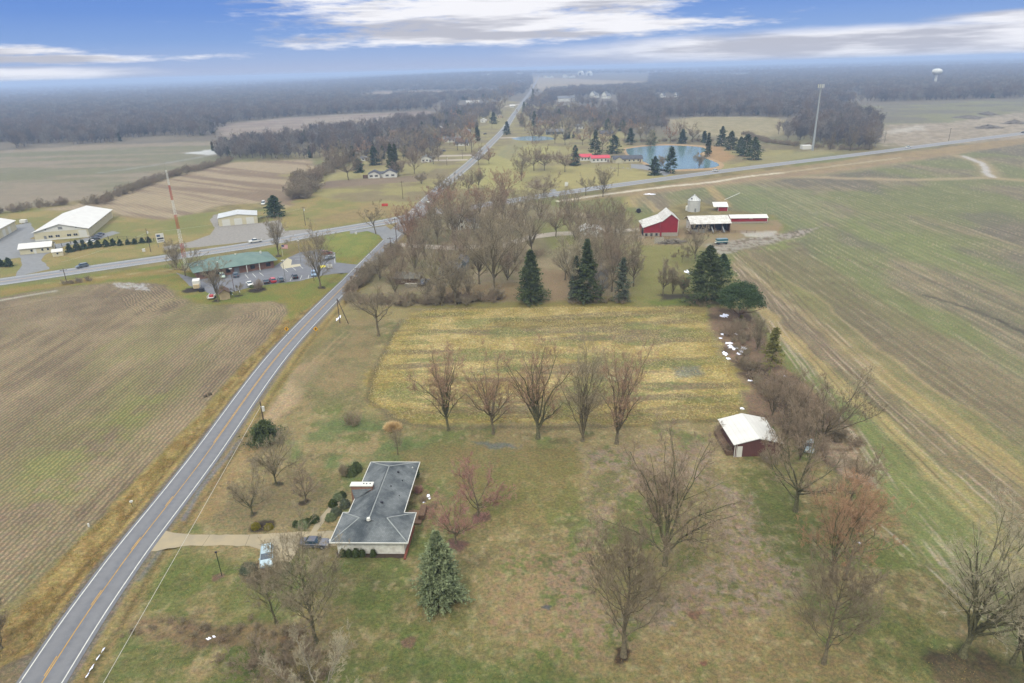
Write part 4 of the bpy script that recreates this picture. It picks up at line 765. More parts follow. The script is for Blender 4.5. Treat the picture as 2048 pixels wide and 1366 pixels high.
def scatter(polys, hole, spacing, seed, px=True, jit=.5):
    rng = np.random.RandomState(seed); out = []
    for poly in polys:
        P = gpoly(poly) if px else np.array(poly); x0, y0 = P.min(0); x1, y1 = P.max(0); y = y0; rows = []
        while y < y1:
            s = spacing * (1 + max(0, y - 700) / 1100.0); n = int((x1 - x0) / s) + 1; rows.append(np.stack([x0 + (np.arange(n) + rng.uniform(0, 1)) * s + rng.uniform(-jit, jit, n) * s, y + rng.uniform(-jit, jit, n) * s, np.full(n, s / spacing)], 1)); y += s
        q = np.concatenate(rows); k = inside(q[:, 0] + (fbm(q[:, 0] / 40, q[:, 1] / 40, seed) - .5) * 50 * min(1, (y1 - y0) / 200), q[:, 1] + (fbm(q[:, 0] / 40, q[:, 1] / 40, seed + 5) - .5) * 30 * min(1, (y1 - y0) / 200), P)
        out.append(q[k])
    q = np.concatenate(out)
    for hpoly in hole: H = gpoly(hpoly); q = q[~inside(q[:, 0], q[:, 1], H)]
    azm = np.degrees(np.arctan2(q[:, 0], q[:, 1])); kp = np.ones(len(q), bool)
    for hx, hy in HP:
        r_ = math.hypot(hx, hy); ux, uy = hx / r_, hy / r_; al = r_ - (q[:, 0] * ux + q[:, 1] * uy); la = np.abs(q[:, 0] * uy - q[:, 1] * ux); kp &= ~((al > -14) & (al < 22 + r_ * .045) & (la < 9 + r_ * .006))
    q = q[kp]; azm = azm[kp]; gap = fbm(q[:, 0] / 45, q[:, 1] / 45, seed + 31, 3); return q[(np.abs(azm) < 46) & (gap > .36)]
def wood(name, label, polys, holes, spacing, seed, con=.04, hs=1.0):
    q = scatter(polys, holes, spacing, seed); rng = np.random.RandomState(seed); g = np.clip(q[:, 2] ** .8, 1, 2.6)
    hv = hs * rng.uniform(.75, 1.12, len(q)) * (.85 + .3 * fbm(q[:, 0] / 60, q[:, 1] / 60, 3)); p = np.c_[q[:, :2], hills(q[:, 0], q[:, 1])]; s = np.c_[hv * g, hv * g, hv]
    c = rng.uniform(0, 1, len(q)) < con * (.3 + 3.0 * ss(fbm(q[:, 0] / 50, q[:, 1] / 50, 8, 3), .55, .7))
    scatter_obj(name, p[~c], s[~c], wc_, seed)
    if c.sum() > 3: scatter_obj(name + '_evergreens', p[c], s[c] * rng.uniform(.6, 1, (c.sum(), 1)), cc_, seed + 1)
    return len(q)
nw = 0
nw += wood('west_wood', '', [[(-500, 318), (0, 298), (130, 289), (220, 285), (320, 280), (420, 271), (440, 248), (560, 235), (700, 227), (860, 219), (880, 204), (1000, 198), (1040, 190), (1064, 172), (1060, 150), (700, 164), (300, 184), (0, 203), (-500, 220)]], [[(690, 194), (760, 184), (1000, 180), (1000, 187), (700, 198)], [(-300, 300), (0, 285), (40, 284), (30, 297), (-300, 320)]], 7.5, 3, .02)
nw += wood('horizon_wood_west', '', [[(-700, 217), (0, 202), (300, 184), (700, 164), (1060, 150), (1060, 143), (700, 152), (300, 164), (0, 173), (-700, 195)]], [[(140, 198), (260, 187), (300, 187), (180, 201)], [(480, 176), (760, 160), (800, 160), (520, 178)]], 12, 4, .0)
nw += wood('east_wood', '', [[(1110, 218), (1240, 222), (1250, 250), (1330, 238), (1500, 231), (1600, 238), (1625, 262), (1660, 288), (1740, 284), (1760, 250), (1690, 225), (1668, 212), (1700, 205), (1850, 202), (2048, 195), (2500, 178), (2500, 118), (2048, 132), (1700, 141), (1300, 153), (1300, 172), (1100, 184), (1085, 200)]], [[(1400, 152), (1500, 150), (1500, 154), (1410, 156)], [(1100, 200), (1235, 190), (1242, 222), (1100, 220)], [(1315, 190), (1362, 190), (1362, 212), (1315, 212)], [(1690, 188), (1720, 188), (1720, 200), (1690, 200)]], 7.5, 5, .02)
nw += wood('horizon_wood_east', '', [[(1060, 158), (1300, 150), (1700, 138), (2048, 129), (2500, 115), (2500, 103), (2048, 117), (1700, 127), (1300, 139), (1060, 146)]], [], 11, 6, .03)
nw += wood('field_edge_wood', '', [[(430, 300), (470, 288), (560, 276), (700, 262), (800, 246), (850, 238), (880, 250), (800, 285), (700, 300), (640, 318), (600, 316), (540, 317), (450, 318)]], [[(560, 298), (640, 290), (640, 312), (580, 314)]], 7.0, 7, .12, .85)
nw += wood('tower_wood', '', [[(1560, 262), (1625, 250), (1690, 262), (1750, 285), (1745, 296), (1690, 300), (1640, 296), (1600, 292), (1560, 285)]], [], 7.0, 8, .0, .8)
nw += wood('village_wood', '', [[(700, 300), (760, 280), (870, 262), (880, 225), (900, 205), (1000, 200), (990, 240), (960, 262), (900, 270), (880, 300), (860, 312), (720, 330), (690, 322)]], [[(880, 290), (935, 283), (935, 300), (880, 305)], [(915, 206), (985, 202), (992, 216), (915, 220)], [(955, 240), (985, 236), (985, 256), (950, 258)], [(760, 286), (790, 284), (790, 292), (760, 294)]], 9.5, 9, .08, .8)
nw += wood('village_wood_east', '', [[(1075, 200), (1100, 186), (1240, 218), (1330, 240), (1330, 285), (1250, 262), (1150, 268), (1150, 285), (1095, 275), (1065, 240), (1045, 228), (1058, 205)]], [[(1100, 205), (1220, 214), (1200, 225), (1110, 218)]], 8.5, 10, .10, .75)
# hedgerows and bramble along field edges
scr = bpy.data.collections.new('scrub_kinds')
for i in range(3):
    rng = np.random.RandomState(200 + i); t_, c_ = bare_tree(90 + i, 4.2, 4.5, 'shrub', 1, (0, 0), .06, .6, 1.0)
    o = bpy.data.objects.new('scrub_kind', mesh_np('scrub', np.concatenate([t_[0], c_[0]]), list(t_[1]) + [q + len(t_[0]) for q in c_[1]], (TW[['plum', 'grey', 'grey'][i]],))); scr.objects.link(o)
def hedge(name, line, width, spacing, seed, hs=1.0, px=True):
    rng = np.random.RandomState(seed); L = smooth_line([G(*p) for p in line] if px else line, spacing); n = len(L); k = max(1, int(width / spacing)); P = np.repeat(L, k + 1, 0) + rng.normal(size=(n * (k + 1), 2)) * width * .3
    s = hs * rng.uniform(.5, 1.2, len(P)); return scatter_obj(name, np.c_[P, np.zeros(len(P))], np.c_[s * 1.1, s * 1.1, s], scr, seed)
hedge('field_hedge', [(195, 408), (250, 385), (300, 366), (360, 349), (420, 334), (460, 322)], 10, 4, 11, 1.2)
hedge('field_hedge', [(-60, 432), (30, 424), (80, 415), (130, 410)], 9, 4, 12, 1.1)
hedge('field_hedge', [(595, 398), (610, 385), (612, 372), (600, 362)], 12, 4, 13, 1.9); hedge('field_hedge', [(625, 362), (650, 345), (700, 322)], 9, 4, 14, 1.6)
hedge('thicket', [(700, 600), (760, 607), (860, 607), (940, 604), (1000, 596)], 4.5, 1.8, 15, .8); hedge('thicket', [(705, 585), (730, 555), (765, 525), (790, 500)], 5, 2.0, 16, .9)
hedge('thicket', [(1470, 655), (1490, 720), (1520, 770), (1560, 800), (1600, 830), (1650, 870), (1700, 890)], 4, 2.6, 17, .55)
hedge('verge_scrub', [(128, 570), (150, 566), (170, 562)], 3, 3, 18, .5); hedge('pond_scrub', [(1490, 270), (1540, 285), (1600, 292), (1700, 300), (1740, 298)], 8, 4, 19, 1.0); hedge('pond_scrub', [(1420, 283), (1350, 283), (1250, 285)], 6, 4, 20, .9)
hedge('thicket', [(1150, 600), (1170, 605), (1200, 604), (1250, 600)], 3, 1.8, 21, .55)
hedge('bramble', [(255, 1262), (330, 1252), (400, 1262), (480, 1256), (560, 1262), (620, 1270)], 2.6, 1.6, 22, .22); hedge('bramble', [(560, 1290), (600, 1310), (480, 1320), (640, 1340)], 5, 2.0, 23, .35)
print('wood points', nw)
# ------------------------------------------------------------------ trees and shrubs, one by one
T = add_bare
GR5 = 'row of tall trees along the hay field'
T('leftmost tree of the row along the hay field, reddish crown and one low side branch', (897, 861), 690, 112, 'vase', 'red', BARKG, 101, 3, (-.06, 0), GR5, dens=.8)
T('second tree from left in the hay field row, with a crooked right stem', (987, 868), 700, 92, 'oval', 'red', BARK, 102, 3, (-.05, 0), GR5, dens=.7)
T('middle and broadest tree of the hay field row, many upright limbs', (1076, 877), 680, 116, 'vase', 'red', BARKG, 103, 3, (.0, 0), GR5, thick=1.2, dens=.8)
T('slimmest tree of the hay field row, fourth from the left', (1165, 882), 690, 66, 'multi', 'grey', BARK, 104, 3, (.02, 0), GR5, dens=.6)
T('rightmost tree of the hay field row, shaggy trunk and reddish tips', (1233, 887), 695, 112, 'vase', 'red', BARK, 105, 3, (.04, 0), GR5, thick=1.1, dens=.8)
T('spreading bare shade tree with a dark hollow base in the middle of the lawn', (1330, 1130), 878, 235, 'vase', 'plum', BARKG, 112, 3, (0, 0), thick=1.15, dens=2.2, tww=.026)
T('fan shaped bare tree in a dug ring at the bottom of the lawn', (1247, 1312), 1072, 165, 'upright', 'dark', BARK, 107, 3, (.02, 0), dens=1.0, thick=1.2)
T('thin pale leaning tree with wispy low branches at the lower right of the lawn', (1647, 1327), 1128, 165, 'upright', 'dark', BARK, 108, 3, (.05, 0), dens=.7, thick=1.0)
T('large tree with a thick straight trunk in front of the red shed', (1590, 1022), 795, 150, 'spread', 'plum', BARKG, 109, 3, (.0, 0), thick=1.15)
T('orange budded tree, left one of two right of the lawn centre', (1662, 1155), 960, 130, 'vase', 'orange', BARKG, 110, 3, (.02, 0), 'orange budded trees on the right lawn', thick=.7)
T('orange budded tree, right one of two, leaning over a snow scrap', (1688, 1160), 975, 170, 'gnarly', 'orange', BARK, 111, 3, (.05, 0), 'orange budded trees on the right lawn', thick=.8, dens=.8)
T('crooked dark tree behind the orange budded trees', (1697, 1013), 868, 110, 'gnarly', 'plum', BARK, 106, 3, (.12, 0), thick=.9)
T('small reddish tree just behind the snow scrap at the field edge', (1715, 1066), 965, 80, 'multi', 'orange', BARK, 113, 2)
T('huge dark spreading tree leaning right over the field edge behind the shed', (1636, 892), 738, 170, 'spread', 'dark', BARK, 114, 3, (.28, .0), thick=1.3)
for k, (b_, tp, w_) in enumerate((((1580, 850), 740, 90), ((1610, 880), 770, 80), ((1545, 830), 740, 60), ((1600, 920), 800, 70), ((1560, 905), 815, 60))):
    T('thicket tree by the white roofed shed, ' + ['above its right roof edge', 'beside the half hidden blue car', 'just behind its ridge', 'in front of the blue car', 'hiding its right wall'][k], b_, tp, w_, 'multi', 'plum', BARK, 120 + k, 2, (0, 0), 'thicket trees beside the shed')
T('mossy leaning tree with a thick trunk at the lower right corner', (1925, 1312), 1030, 215, 'vase', 'pale', BARKG, 115, 3, (.14, 0), thick=1.25, dens=1.4)
T('slender tree on the right edge of the picture, second from the mossy one', (2024, 1328), 1105, 90, 'vase', 'pale', BARKG, 116, 3, (.10, 0), dens=.6); T('dark tree trunk cut by the lower right corner', (2050, 1345), 1150, 90, 'multi', 'grey', BARKG, 117, 3, dens=.6)
T('rounded bare crabapple left of the driveway bed', (505, 1028), 932, 104, 'spread', 'grey', BARKG, 130, 3); T('bare yard tree in front of the dark evergreen by the pole', (552, 968), 868, 92, 'vase', 'grey', BARKG, 131, 3)
T('small reddish bare tree between the front lawn trees and the house', (612, 1004), 928, 66, 'spread', 'plum', BARK, 132, 2); T('tiny bare tree below the straw grass clump', (796, 910), 858, 28, 'upright', 'grey', BARK, 133, 2, tww=.009, dens=.35)
T('redbud with pink crown farther from the house, in a ring of mulch', (957, 1032), 900, 120, 'spread', 'pink', BARK, 134, 3, (-.02, 0), 'pink crowned trees beside the house', dens=1.1); T('redbud with dark trunk and pink crown nearest the blue spruce', (912, 1087), 966, 108, 'spread', 'pink', BARK, 135, 3, (0, 0), 'pink crowned trees beside the house', dens=1.1)
T('bare tree at the left of two below the driveway, with a bent trunk', (553, 1246), 1120, 80, 'upright', 'grey', BARKG, 136, 2, (-.1, 0), dens=.6); T('hazy bare tree right of the driveway bushes', (632, 1282), 1085, 150, 'upright', 'grey', BARKG, 137, 3, (-.12, 0), dens=.8)
T('broad pale bare tree cut by the bottom edge of the picture', None, None, 13.5, 'spread', 'pale', BARKP, 138, 3, (0, 0), h=11, loc=(-23.8, 59.5), dens=1.2); T('bare brush tree beside the broad pale one', None, None, 9, 'multi', 'plum', BARK, 139, 2, h=6, loc=(-27.5, 63.5)); T('low plum coloured brush tree on the leaf heap', None, None, 8, 'multi', 'plum', BARK, 140, 2, h=4.5, loc=(-33, 64))
T('scrubby tree cut by the left edge of the picture', (2, 1295), 1190, 60, 'multi', 'dark', BARK, 141, 2)
T('gnarled bare tree at the corner of the hay field by the road', (757, 672), 545, 112, 'gnarly', 'grey', BARK, 142, 3, (-.04, 0), thick=1.2, dens=.7)
# clinic and highway trees
T('bare tree with a dark mulch ring on the lawn right of the clinic lot', (641, 575), 458, 78, 'vase', 'grey', BARK, 150, 2, (-.03, 0)); T('bare tree on the grass behind the clinic, beside the flag', (557, 512), 437, 54, 'vase', 'grey', BARK, 151, 2); T('tree in front of the tan shed, taller of the two', (437, 604), 520, 46, 'vase', 'grey', BARK, 152, 2)
T('low crooked tree right of the tan shed', (479, 591), 560, 30, 'gnarly', 'grey', BARK, 153, 2); T('large bare tree at the left end of the clinic roof', (371, 552), 480, 86, 'spread', 'grey', BARK, 154, 2); T('thin bare tree leaning beside the radio mast', (353, 536), 478, 44, 'multi', 'grey', BARK, 155, 2)
T('bare tree between the clinic lot and the highway', (636, 500), 466, 34, 'vase', 'grey', BARK, 156, 2); T('bare tree on the grass corner of the road junction', (752, 468), 394, 50, 'gnarly', 'grey', BARK, 157, 2, (-.05, 0))
add_bareshrub('round brown shrub in the mulch island of the clinic lot', (518, 578), 26, 4, 'plum', 158, dens=2)
# grove round the grey house
GG = 'bare trees of the grove between the road and the barn'
grove = [((990, 587), 425, 104, 'vase', 'grey', 'tall grey bare tree at the grove front, left of the dark spruce'), ((959, 568), 455, 50, 'oval', 'grey', 'thin bare tree behind the tallest front tree of the grove'), ((911, 500), 382, 96, 'vase', 'grey', 'broad bare tree behind the blue house'), ((876, 583), 455, 112, 'spread', 'grey', 'wide low forked tree right of the old dark roofed shed'),
    ((911, 611), 505, 38, 'vase', 'grey', 'small forked tree standing in front of the grove thicket'), ((884, 612), 540, 22, 'oval', 'grey', 'leaning sapling in front of the grove thicket'), ((1063, 508), 405, 90, 'vase', 'grey', 'vase shaped bare tree just behind the dark spruce'), ((1112, 473), 398, 56, 'oval', 'plum', 'tree with thick trunk where the farm lane bends'),
    ((1224, 583), 468, 74, 'vase', 'plum', 'clump tree right of the tall spruce'), ((1148, 596), 465, 70, 'oval', 'pale', 'pale tree clump left of the tall spruce'), ((1267, 573), 480, 30, 'oval', 'grey', 'slender tree at the right edge of the grove'),
    ((816, 492), 394, 60, 'oval', 'red', 'reddish tree nearest the road junction'), ((832, 488), 402, 50, 'vase', 'red', 'ivy covered trunk tree nearest the junction'), ((875, 488), 395, 60, 'vase', 'grey', 'bare tree left of the farm lane entrance')]
for k, (b_, tp, w_, s_, c_, lb) in enumerate(grove): T(lb, b_, tp, w_, s_, c_, BARK, 160 + k, 2, (0, 0), None, dens=1.3)
G2 = [((895, 455), 368, 60, 'red'), ((925, 460), 372, 58, 'red'), ((950, 470), 385, 60, 'plum'), ((985, 468), 372, 66, 'plum'), ((1015, 472), 380, 60, 'plum'), ((1040, 460), 372, 60, 'grey'), ((870, 440), 372, 50, 'red'), ((1000, 500), 400, 62, 'grey'), ((975, 520), 420, 66, 'grey'), ((1030, 530), 430, 54, 'grey'), ((1150, 480), 400, 60, 'plum'), ((1185, 470), 395, 60, 'plum'), ((1215, 470), 390, 56, 'grey'), ((1170, 520), 432, 64, 'pale'), ((1205, 530), 430, 60, 'plum'),
      ((1235, 520), 425, 56, 'grey'), ((1250, 555), 455, 50, 'grey'), ((1190, 560), 470, 60, 'grey'), ((1240, 470), 400, 50, 'dark'), ((850, 520), 430, 54, 'grey'), ((830, 540), 462, 56, 'plum'), ((800, 560), 490, 44, 'plum'), ((930, 530), 440, 54, 'plum'), ((1130, 560), 470, 50, 'pale'), ((1080, 440), 368, 50, 'grey'), ((1140, 440), 372, 46, 'grey'), ((860, 470), 398, 46, 'red'), ((1005, 445), 365, 50, 'red'), ((960, 440), 366, 50, 'red'), ((905, 475), 398, 50, 'red'), ((790, 585), 520, 44, 'plum'), ((853, 598), 530, 44, 'grey'), ((935, 598), 528, 46, 'grey'), ((1015, 560), 480, 44, 'plum'), ((760, 560), 500, 36, 'grey'), ((1200, 598), 520, 48, 'grey'), ((1225, 545), 470, 50, 'plum'), ((1165, 545), 455, 50, 'pale'), ((895, 560), 470, 46, 'plum'), ((825, 510), 440, 44, 'red')]
GPROT = []
def glab(b_):
    row = 0 if b_[1] < 456 else 1 if b_[1] < 486 else 2; xs = sorted(q[0][0] for q in G2 if (0 if q[0][1] < 456 else 1 if q[0][1] < 486 else 2) == row); i = xs.index(b_[0])
    w_ = ['first', 'second', 'third', 'fourth', 'fifth', 'sixth', 'seventh', 'eighth', 'ninth', 'tenth', 'eleventh', 'twelfth', 'thirteenth', 'fourteenth', 'fifteenth', 'sixteenth', 'seventeenth', 'eighteenth', 'nineteenth', 'twentieth', 'twenty-first', 'twenty-second', 'twenty-third', 'twenty-fourth'][i]
    return '%s bare grove tree from the left %s' % (w_, ['at the back, behind the farm lane', 'beside the farm lane', 'in the brown grove between lane and hay field'][row])
for k, (b_, tp, w_, c_) in enumerate(G2):
    if k < 8: o = T(glab(b_), b_, tp, w_, ['vase', 'oval', 'multi'][k % 3], c_, BARK, 200 + k, 2, (0, 0), GG, dens=1.3); GPROT.append((o, hgt(*b_, tp)))
    else:
        o, h0 = GPROT[[q for q in range(8) if G2[q][3] == c_][0] if any(G2[q][3] == c_ for q in range(8)) else k % 8]; x, y = G(*b_); s = hgt(*b_, tp) / h0; r = dup(o, (x, y), k * 1.7, glab(b_), (s * (.9 + .02 * (k % 9)), s * (.9 + .02 * (k % 9)), s))
        for c in r.children: pass
# evergreens near the hay field
C_ = add_conifer
C_('dense dark spruce standing alone at the far edge of the hay field', (1062, 604), 500, 64, 'cone', 'dark', 301, n=620, leaf=.6, lw=.16)
C_('tallest dark spruce, rising from the tree clump at the hay field edge', (1173, 604), 477, 58, 'narrow', 'dark', 302, n=620, leaf=.6, lw=.16)
C_('pale grey green spruce half hidden beside the tallest one', (1152, 600), 512, 34, 'narrow', 'grey', 303, n=360, leaf=.6, lw=.16); C_('thin grey green spruce right of the tallest one', (1244, 603), 515, 40, 'ragged', 'grey', 304, n=300, leaf=.6, lw=.14)
C_('broad shaggy spruce at the right corner of the hay field', (1412, 604), 491, 92, 'ogive', 'dark', 305, n=560, leaf=.7, lw=.16)
C_('dark pine tucked behind the shaggy corner spruce', (1442, 575), 508, 44, 'ogive', 'deep', 306, n=420, leaf=.6, low=.35)
C_('sparse yellowish spruce along the right hedge', (1541, 742), 655, 62, 'ragged', 'yellow', 307, n=150, leaf=.55, lw=.12, low=.12)
C_('bluish green spruce on the lawn beside the ranch house', (882, 1203), 1062, 80, 'ogive', 'blue', 308, n=780, leaf=.42, lw=.12, name='blue_spruce_tree')
C_('dark round topped evergreen behind the roadside utility pole', (532, 882), 842, 66, 'ogive', 'dark', 309, n=420, leaf=.4, lw=.12); C_('round dark pine beside the white triple garage', (551, 433), 391, 40, 'ogive', 'deep', 310, n=300, leaf=.8, lw=.22)
# flat topped pine with red brown limbs
def umbrella_pine():
    x, y = G(1477, 642); h = hgt(1477, 642, 565); rng = np.random.RandomState(5); tr, cr__ = bare_tree(5, h, 84 * mpp(1477, 642), 'spread', 1, (.02, 0), .05, 1.4)
    t_ = thing('pine_tree', 'flat topped pine with spreading orange brown limbs at the hay field corner', 'tree', (x, y)); link('trunk', mesh_np('trunk', tr[0], tr[1], (mat('pine_bark', A(124, 100, 84), .95, .2, 2),), True), t_)
    w_ = 84 * mpp(1477, 642); n = 130; ph = rng.uniform(0, 6.28, n); k = rng.uniform(.05, 1, n) ** .5; c = np.stack([np.cos(ph) * k * w_ * .47, np.sin(ph) * k * w_ * .47, h * (.95 - .40 * k ** 2.0) + rng.uniform(-1.6, .4, n)], 1)
    q = (c[:, None] + rng.normal(size=(n, 110, 3)) * [.75, .75, .35]).reshape(-1, 3); D = unit(rng.normal(size=q.shape) + [0, 0, .7]); v, f = ribs(q, D, np.full(len(q), .5), np.full(len(q), .22), rng); link('crown', mesh_np('crown', v, [f], (NEED['deep'],)), t_)
umbrella_pine()
# small evergreen row in front of the warehouse
gsm = 'row of small evergreens in front of the cream warehouse'
lbs = ['first and largest', 'second', 'third', 'fourth', 'fifth', 'sixth', 'seventh', 'eighth', 'ninth', 'tenth', 'eleventh', 'last and farthest right']
for k, (px, py, tp, w_) in enumerate(((140, 504, 487, 16), (155, 501, 481, 15), (168, 498, 480, 14), (183, 496, 481, 15), (197, 494, 481, 13), (213, 493, 480, 15), (227, 491, 478, 12), (241, 491, 479, 10), (256, 489, 480, 9), (270, 488, 478, 11), (285, 486, 476, 10), (298, 485, 474, 10))):
    x, y = G(px, py)
    C_('%s in the line of small evergreens before the warehouse' % lbs[k], (px, py), tp, w_, 'cone', 'deep', 320 + k, gsm, 'small_evergreen', n=90, leaf=.5, lw=.2)
C_('outer of two small evergreens left of the storage yard entrance', (3, 533), 518, 16, 'cone', 'deep', 340, None, 'small_evergreen', n=90, leaf=.5, lw=.2); C_('inner of two small evergreens left of the storage yard entrance', (19, 533), 516, 19, 'cone', 'deep', 341, None, 'small_evergreen', n=90, leaf=.5, lw=.2)
# evergreens round the pond and in the village
ever = [((1190, 311), 262, 27, 'ogive', 'dark', 'tall dark oval evergreen beside the red roofed buildings'), ((1150, 331), 291, 22, 'cone', 'deep', 'evergreen left of the red roofed buildings'), ((1228, 307), 270, 34, 'ogive', 'deep', 'broad evergreen left of the large pond'), ((1261, 289), 256, 22, 'cone', 'deep', 'evergreen at the far left end of the pond'),
 ((1309, 350), 313, 26, 'cone', 'deep', 'pine between the pond and the highway, left one'), ((1341, 346), 293, 32, 'cone', 'deep', 'larger pine between the pond and the highway'), ((1303, 290), 260, 24, 'cone', 'pine', 'evergreen on the far bank of the pond'), ((1365, 287), 258, 20, 'cone', 'deep', 'cone shaped evergreen behind the pond centre'), ((1408, 286), 262, 17, 'ragged', 'deep', 'thin evergreen behind the right end of the pond'), ((1415, 314), 266, 16, 'narrow', 'dark', 'dark narrow evergreen on the right bank of the pond'),
 ((1443, 292), 253, 26, 'cone', 'deep', 'left evergreen of the group right of the pond'), ((1461, 300), 262, 28, 'ogive', 'dark', 'middle evergreen of the group right of the pond'), ((1492, 312), 268, 34, 'ogive', 'deep', 'large evergreen of the group right of the pond'), ((1507, 320), 274, 34, 'ogive', 'pine', 'rightmost evergreen of the group by the highway'), ((1480, 306), 274, 24, 'cone', 'pine', 'evergreen in the middle of the highway group'),
 ((1014, 269), 243, 17, 'cone', 'deep', 'small evergreen close to the road by the village pond'), ((1044, 248), 227, 12, 'narrow', 'dark', 'dark evergreen right of the village road'), ((1069, 256), 222, 14, 'cone', 'deep', 'evergreen among the bare trees right of the village road'), ((1118, 241), 218, 17, 'cone', 'deep', 'cone evergreen in front of the big farm building'), ((1048, 225), 203, 10, 'narrow', 'deep', 'dark narrow evergreen beside the far road'), ((1055, 222), 206, 9, 'narrow', 'deep', 'second narrow evergreen beside the far road'), ((1066, 210), 178, 12, 'narrow', 'dark', 'tall pointed evergreen where the far road climbs'),
 ((1190, 262), 236, 14, 'ogive', 'pine', 'pale green pine behind the red roofed buildings'), ((1215, 264), 238, 22, 'ogive', 'pine', 'broad pale pine near the grey solar roofed house'), ((1245, 262), 240, 18, 'ogive', 'pine', 'last of the pale pines near the pond'), ((784, 345), 288, 24, 'cone', 'dark', 'left of the paired dark spruces behind the white house'), ((793, 345), 288, 18, 'cone', 'dark', 'right of the paired dark spruces behind the white house'), ((750, 330), 292, 26, 'ogive', 'deep', 'broad evergreen behind the white shuttered house'),
 ((718, 345), 318, 20, 'ogive', 'deep', 'low evergreen beside the big bare tree left of the white house'), ((955, 282), 244, 14, 'narrow', 'deep', 'dark evergreen left of the village road'), ((894, 272), 240, 16, 'cone', 'deep', 'evergreen behind the village houses left of the road'), ((918, 240), 218, 24, 'ogive', 'deep', 'broad evergreen far back in the village'), ((987, 248), 224, 16, 'ogive', 'deep', 'evergreen left of the far road near the white van'), ((825, 285), 262, 20, 'cone', 'pine', 'evergreen in the middle of the left village'), ((706, 322), 292, 14, 'narrow', 'deep', 'pointed evergreen in the tree line left of the white house')]
for k, (b_, tp, w_, f_, n_, lb) in enumerate(ever): C_(lb, b_, tp, w_, f_, n_, 350 + k, n=150, leaf=1.0, lw=.34)
# bare trees beyond the junction
mids = [((938, 386), 334, 34, 'grey', 'oval', 'bare tree in the grass wedge behind the junction, left'), ((958, 379), 334, 26, 'grey', 'vase', 'slim bare tree in the grass wedge behind the junction, right'), ((1005, 392), 335, 84, 'red', 'multi', 'broad reddish bare tree behind the grove'), ((1088, 394), 342, 60, 'plum', 'oval', 'bare tree beside the side street end'), ((1043, 362), 300, 42, 'grey', 'vase', 'bare tree left of the side street'), ((1068, 341), 278, 46, 'plum', 'oval', 'tall bare tree at the village green'), ((1089, 341), 284, 40, 'plum', 'oval', 'rounded bare tree at the side street bend'),
 ((1130, 344), 286, 42, 'plum', 'oval', 'dense rounded bare tree left of the red roofs'), ((1172, 391), 335, 44, 'grey', 'gnarly', 'leafless tree left of two at the highway edge'), ((1206, 394), 333, 42, 'grey', 'vase', 'leafless tree right of two at the highway edge'), ((900, 400), 345, 50, 'grey', 'vase', 'bare tree beside the north road just past the junction'), ((880, 392), 350, 36, 'grey', 'oval', 'smaller bare tree beside the north road'), ((697, 360), 292, 48, 'dark', 'oval', 'rounded dark bare tree left of the white shuttered house'), ((829, 347), 290, 46, 'plum', 'vase', 'wide bare tree right of the white shuttered house'),
 ((798, 352), 313, 30, 'plum', 'oval', 'bare tree at the right wall of the white shuttered house'), ((867, 328), 282, 34, 'dark', 'oval', 'bare tree in the driveway village, left'), ((877, 322), 285, 28, 'grey', 'oval', 'bare tree in the driveway village, right'), ((957, 330), 285, 30, 'plum', 'oval', 'bushy bare tree overhanging the north road'), ((978, 328), 292, 24, 'red', 'oval', 'reddish small tree right of the north road'), ((932, 302), 245, 40, 'orange', 'oval', 'rusty tinted bare tree in the left village'), ((944, 305), 236, 26, 'orange', 'upright', 'tall rusty pointed tree in the left village'), ((764, 330), 296, 24, 'grey', 'vase', 'bare tree behind the paired spruces'),
 ((740, 330), 305, 26, 'grey', 'oval', 'bare tree over the gravel yard behind the white house'), ((843, 368), 345, 24, 'grey', 'multi', 'low bare bush tree in the dirt strip left of the north road'), ((1065, 283), 236, 26, 'plum', 'oval', 'tall bare tree by the village pond, left'), ((1078, 283), 240, 24, 'plum', 'oval', 'tall bare tree by the village pond, right'), ((1130, 290), 232, 34, 'pale', 'vase', 'pale bare tree in front of the grey roofed house'), ((1110, 287), 250, 24, 'grey', 'vase', 'thin bare tree near the grey roofed house'), ((1165, 290), 250, 34, 'red', 'oval', 'reddish bare tree above the red roofs'), ((1205, 300), 255, 30, 'plum', 'oval', 'bare tree behind the broad pond evergreen'),
 ((1398, 335), 305, 22, 'grey', 'multi', 'small bare tree at the near edge of the pond'), ((1300, 300), 258, 26, 'pale', 'vase', 'pale bare tree on the far bank of the pond'), ((1322, 340), 312, 20, 'grey', 'vase', 'bare sapling between the two pond pines'), ((632, 372), 330, 40, 'plum', 'multi', 'hedge tree at the lower end of the diagonal hedge'), ((1390, 518), 448, 60, 'grey', 'vase', 'bare tree in front of the barnyard, with pale forked stems'), ((1364, 525), 494, 50, 'dark', 'gnarly', 'low leaning tree in front of the barnyard'), ((1326, 590), 515, 24, 'grey', 'oval', 'thin sapling left of the brushy clump in the grass'),
 ((1345, 588), 528, 30, 'grey', 'multi', 'stems of the brushy clump in the grass'), ((1366, 590), 550, 30, 'dark', 'multi', 'low bare tree right of the brushy clump'), ((1514, 700), 632, 30, 'grey', 'multi', 'thin bare stems beside the flat topped pine'), ((1660, 300), 262, 30, 'dark', 'oval', 'bare tree right of the cell tower, left'), ((1700, 302), 250, 34, 'dark', 'oval', 'dark bare tree at the gravel workings'), ((1738, 300), 248, 34, 'dark', 'vase', 'outermost dark bare tree at the gravel workings')]
for k, (b_, tp, w_, c_, s_, lb) in enumerate(mids): T(lb, b_, tp, w_, s_, c_, BARK, 400 + k, 2 if b_[1] > 330 else 1, (0, 0), None, dens=1.2, tww=None if b_[1] > 330 else .1)
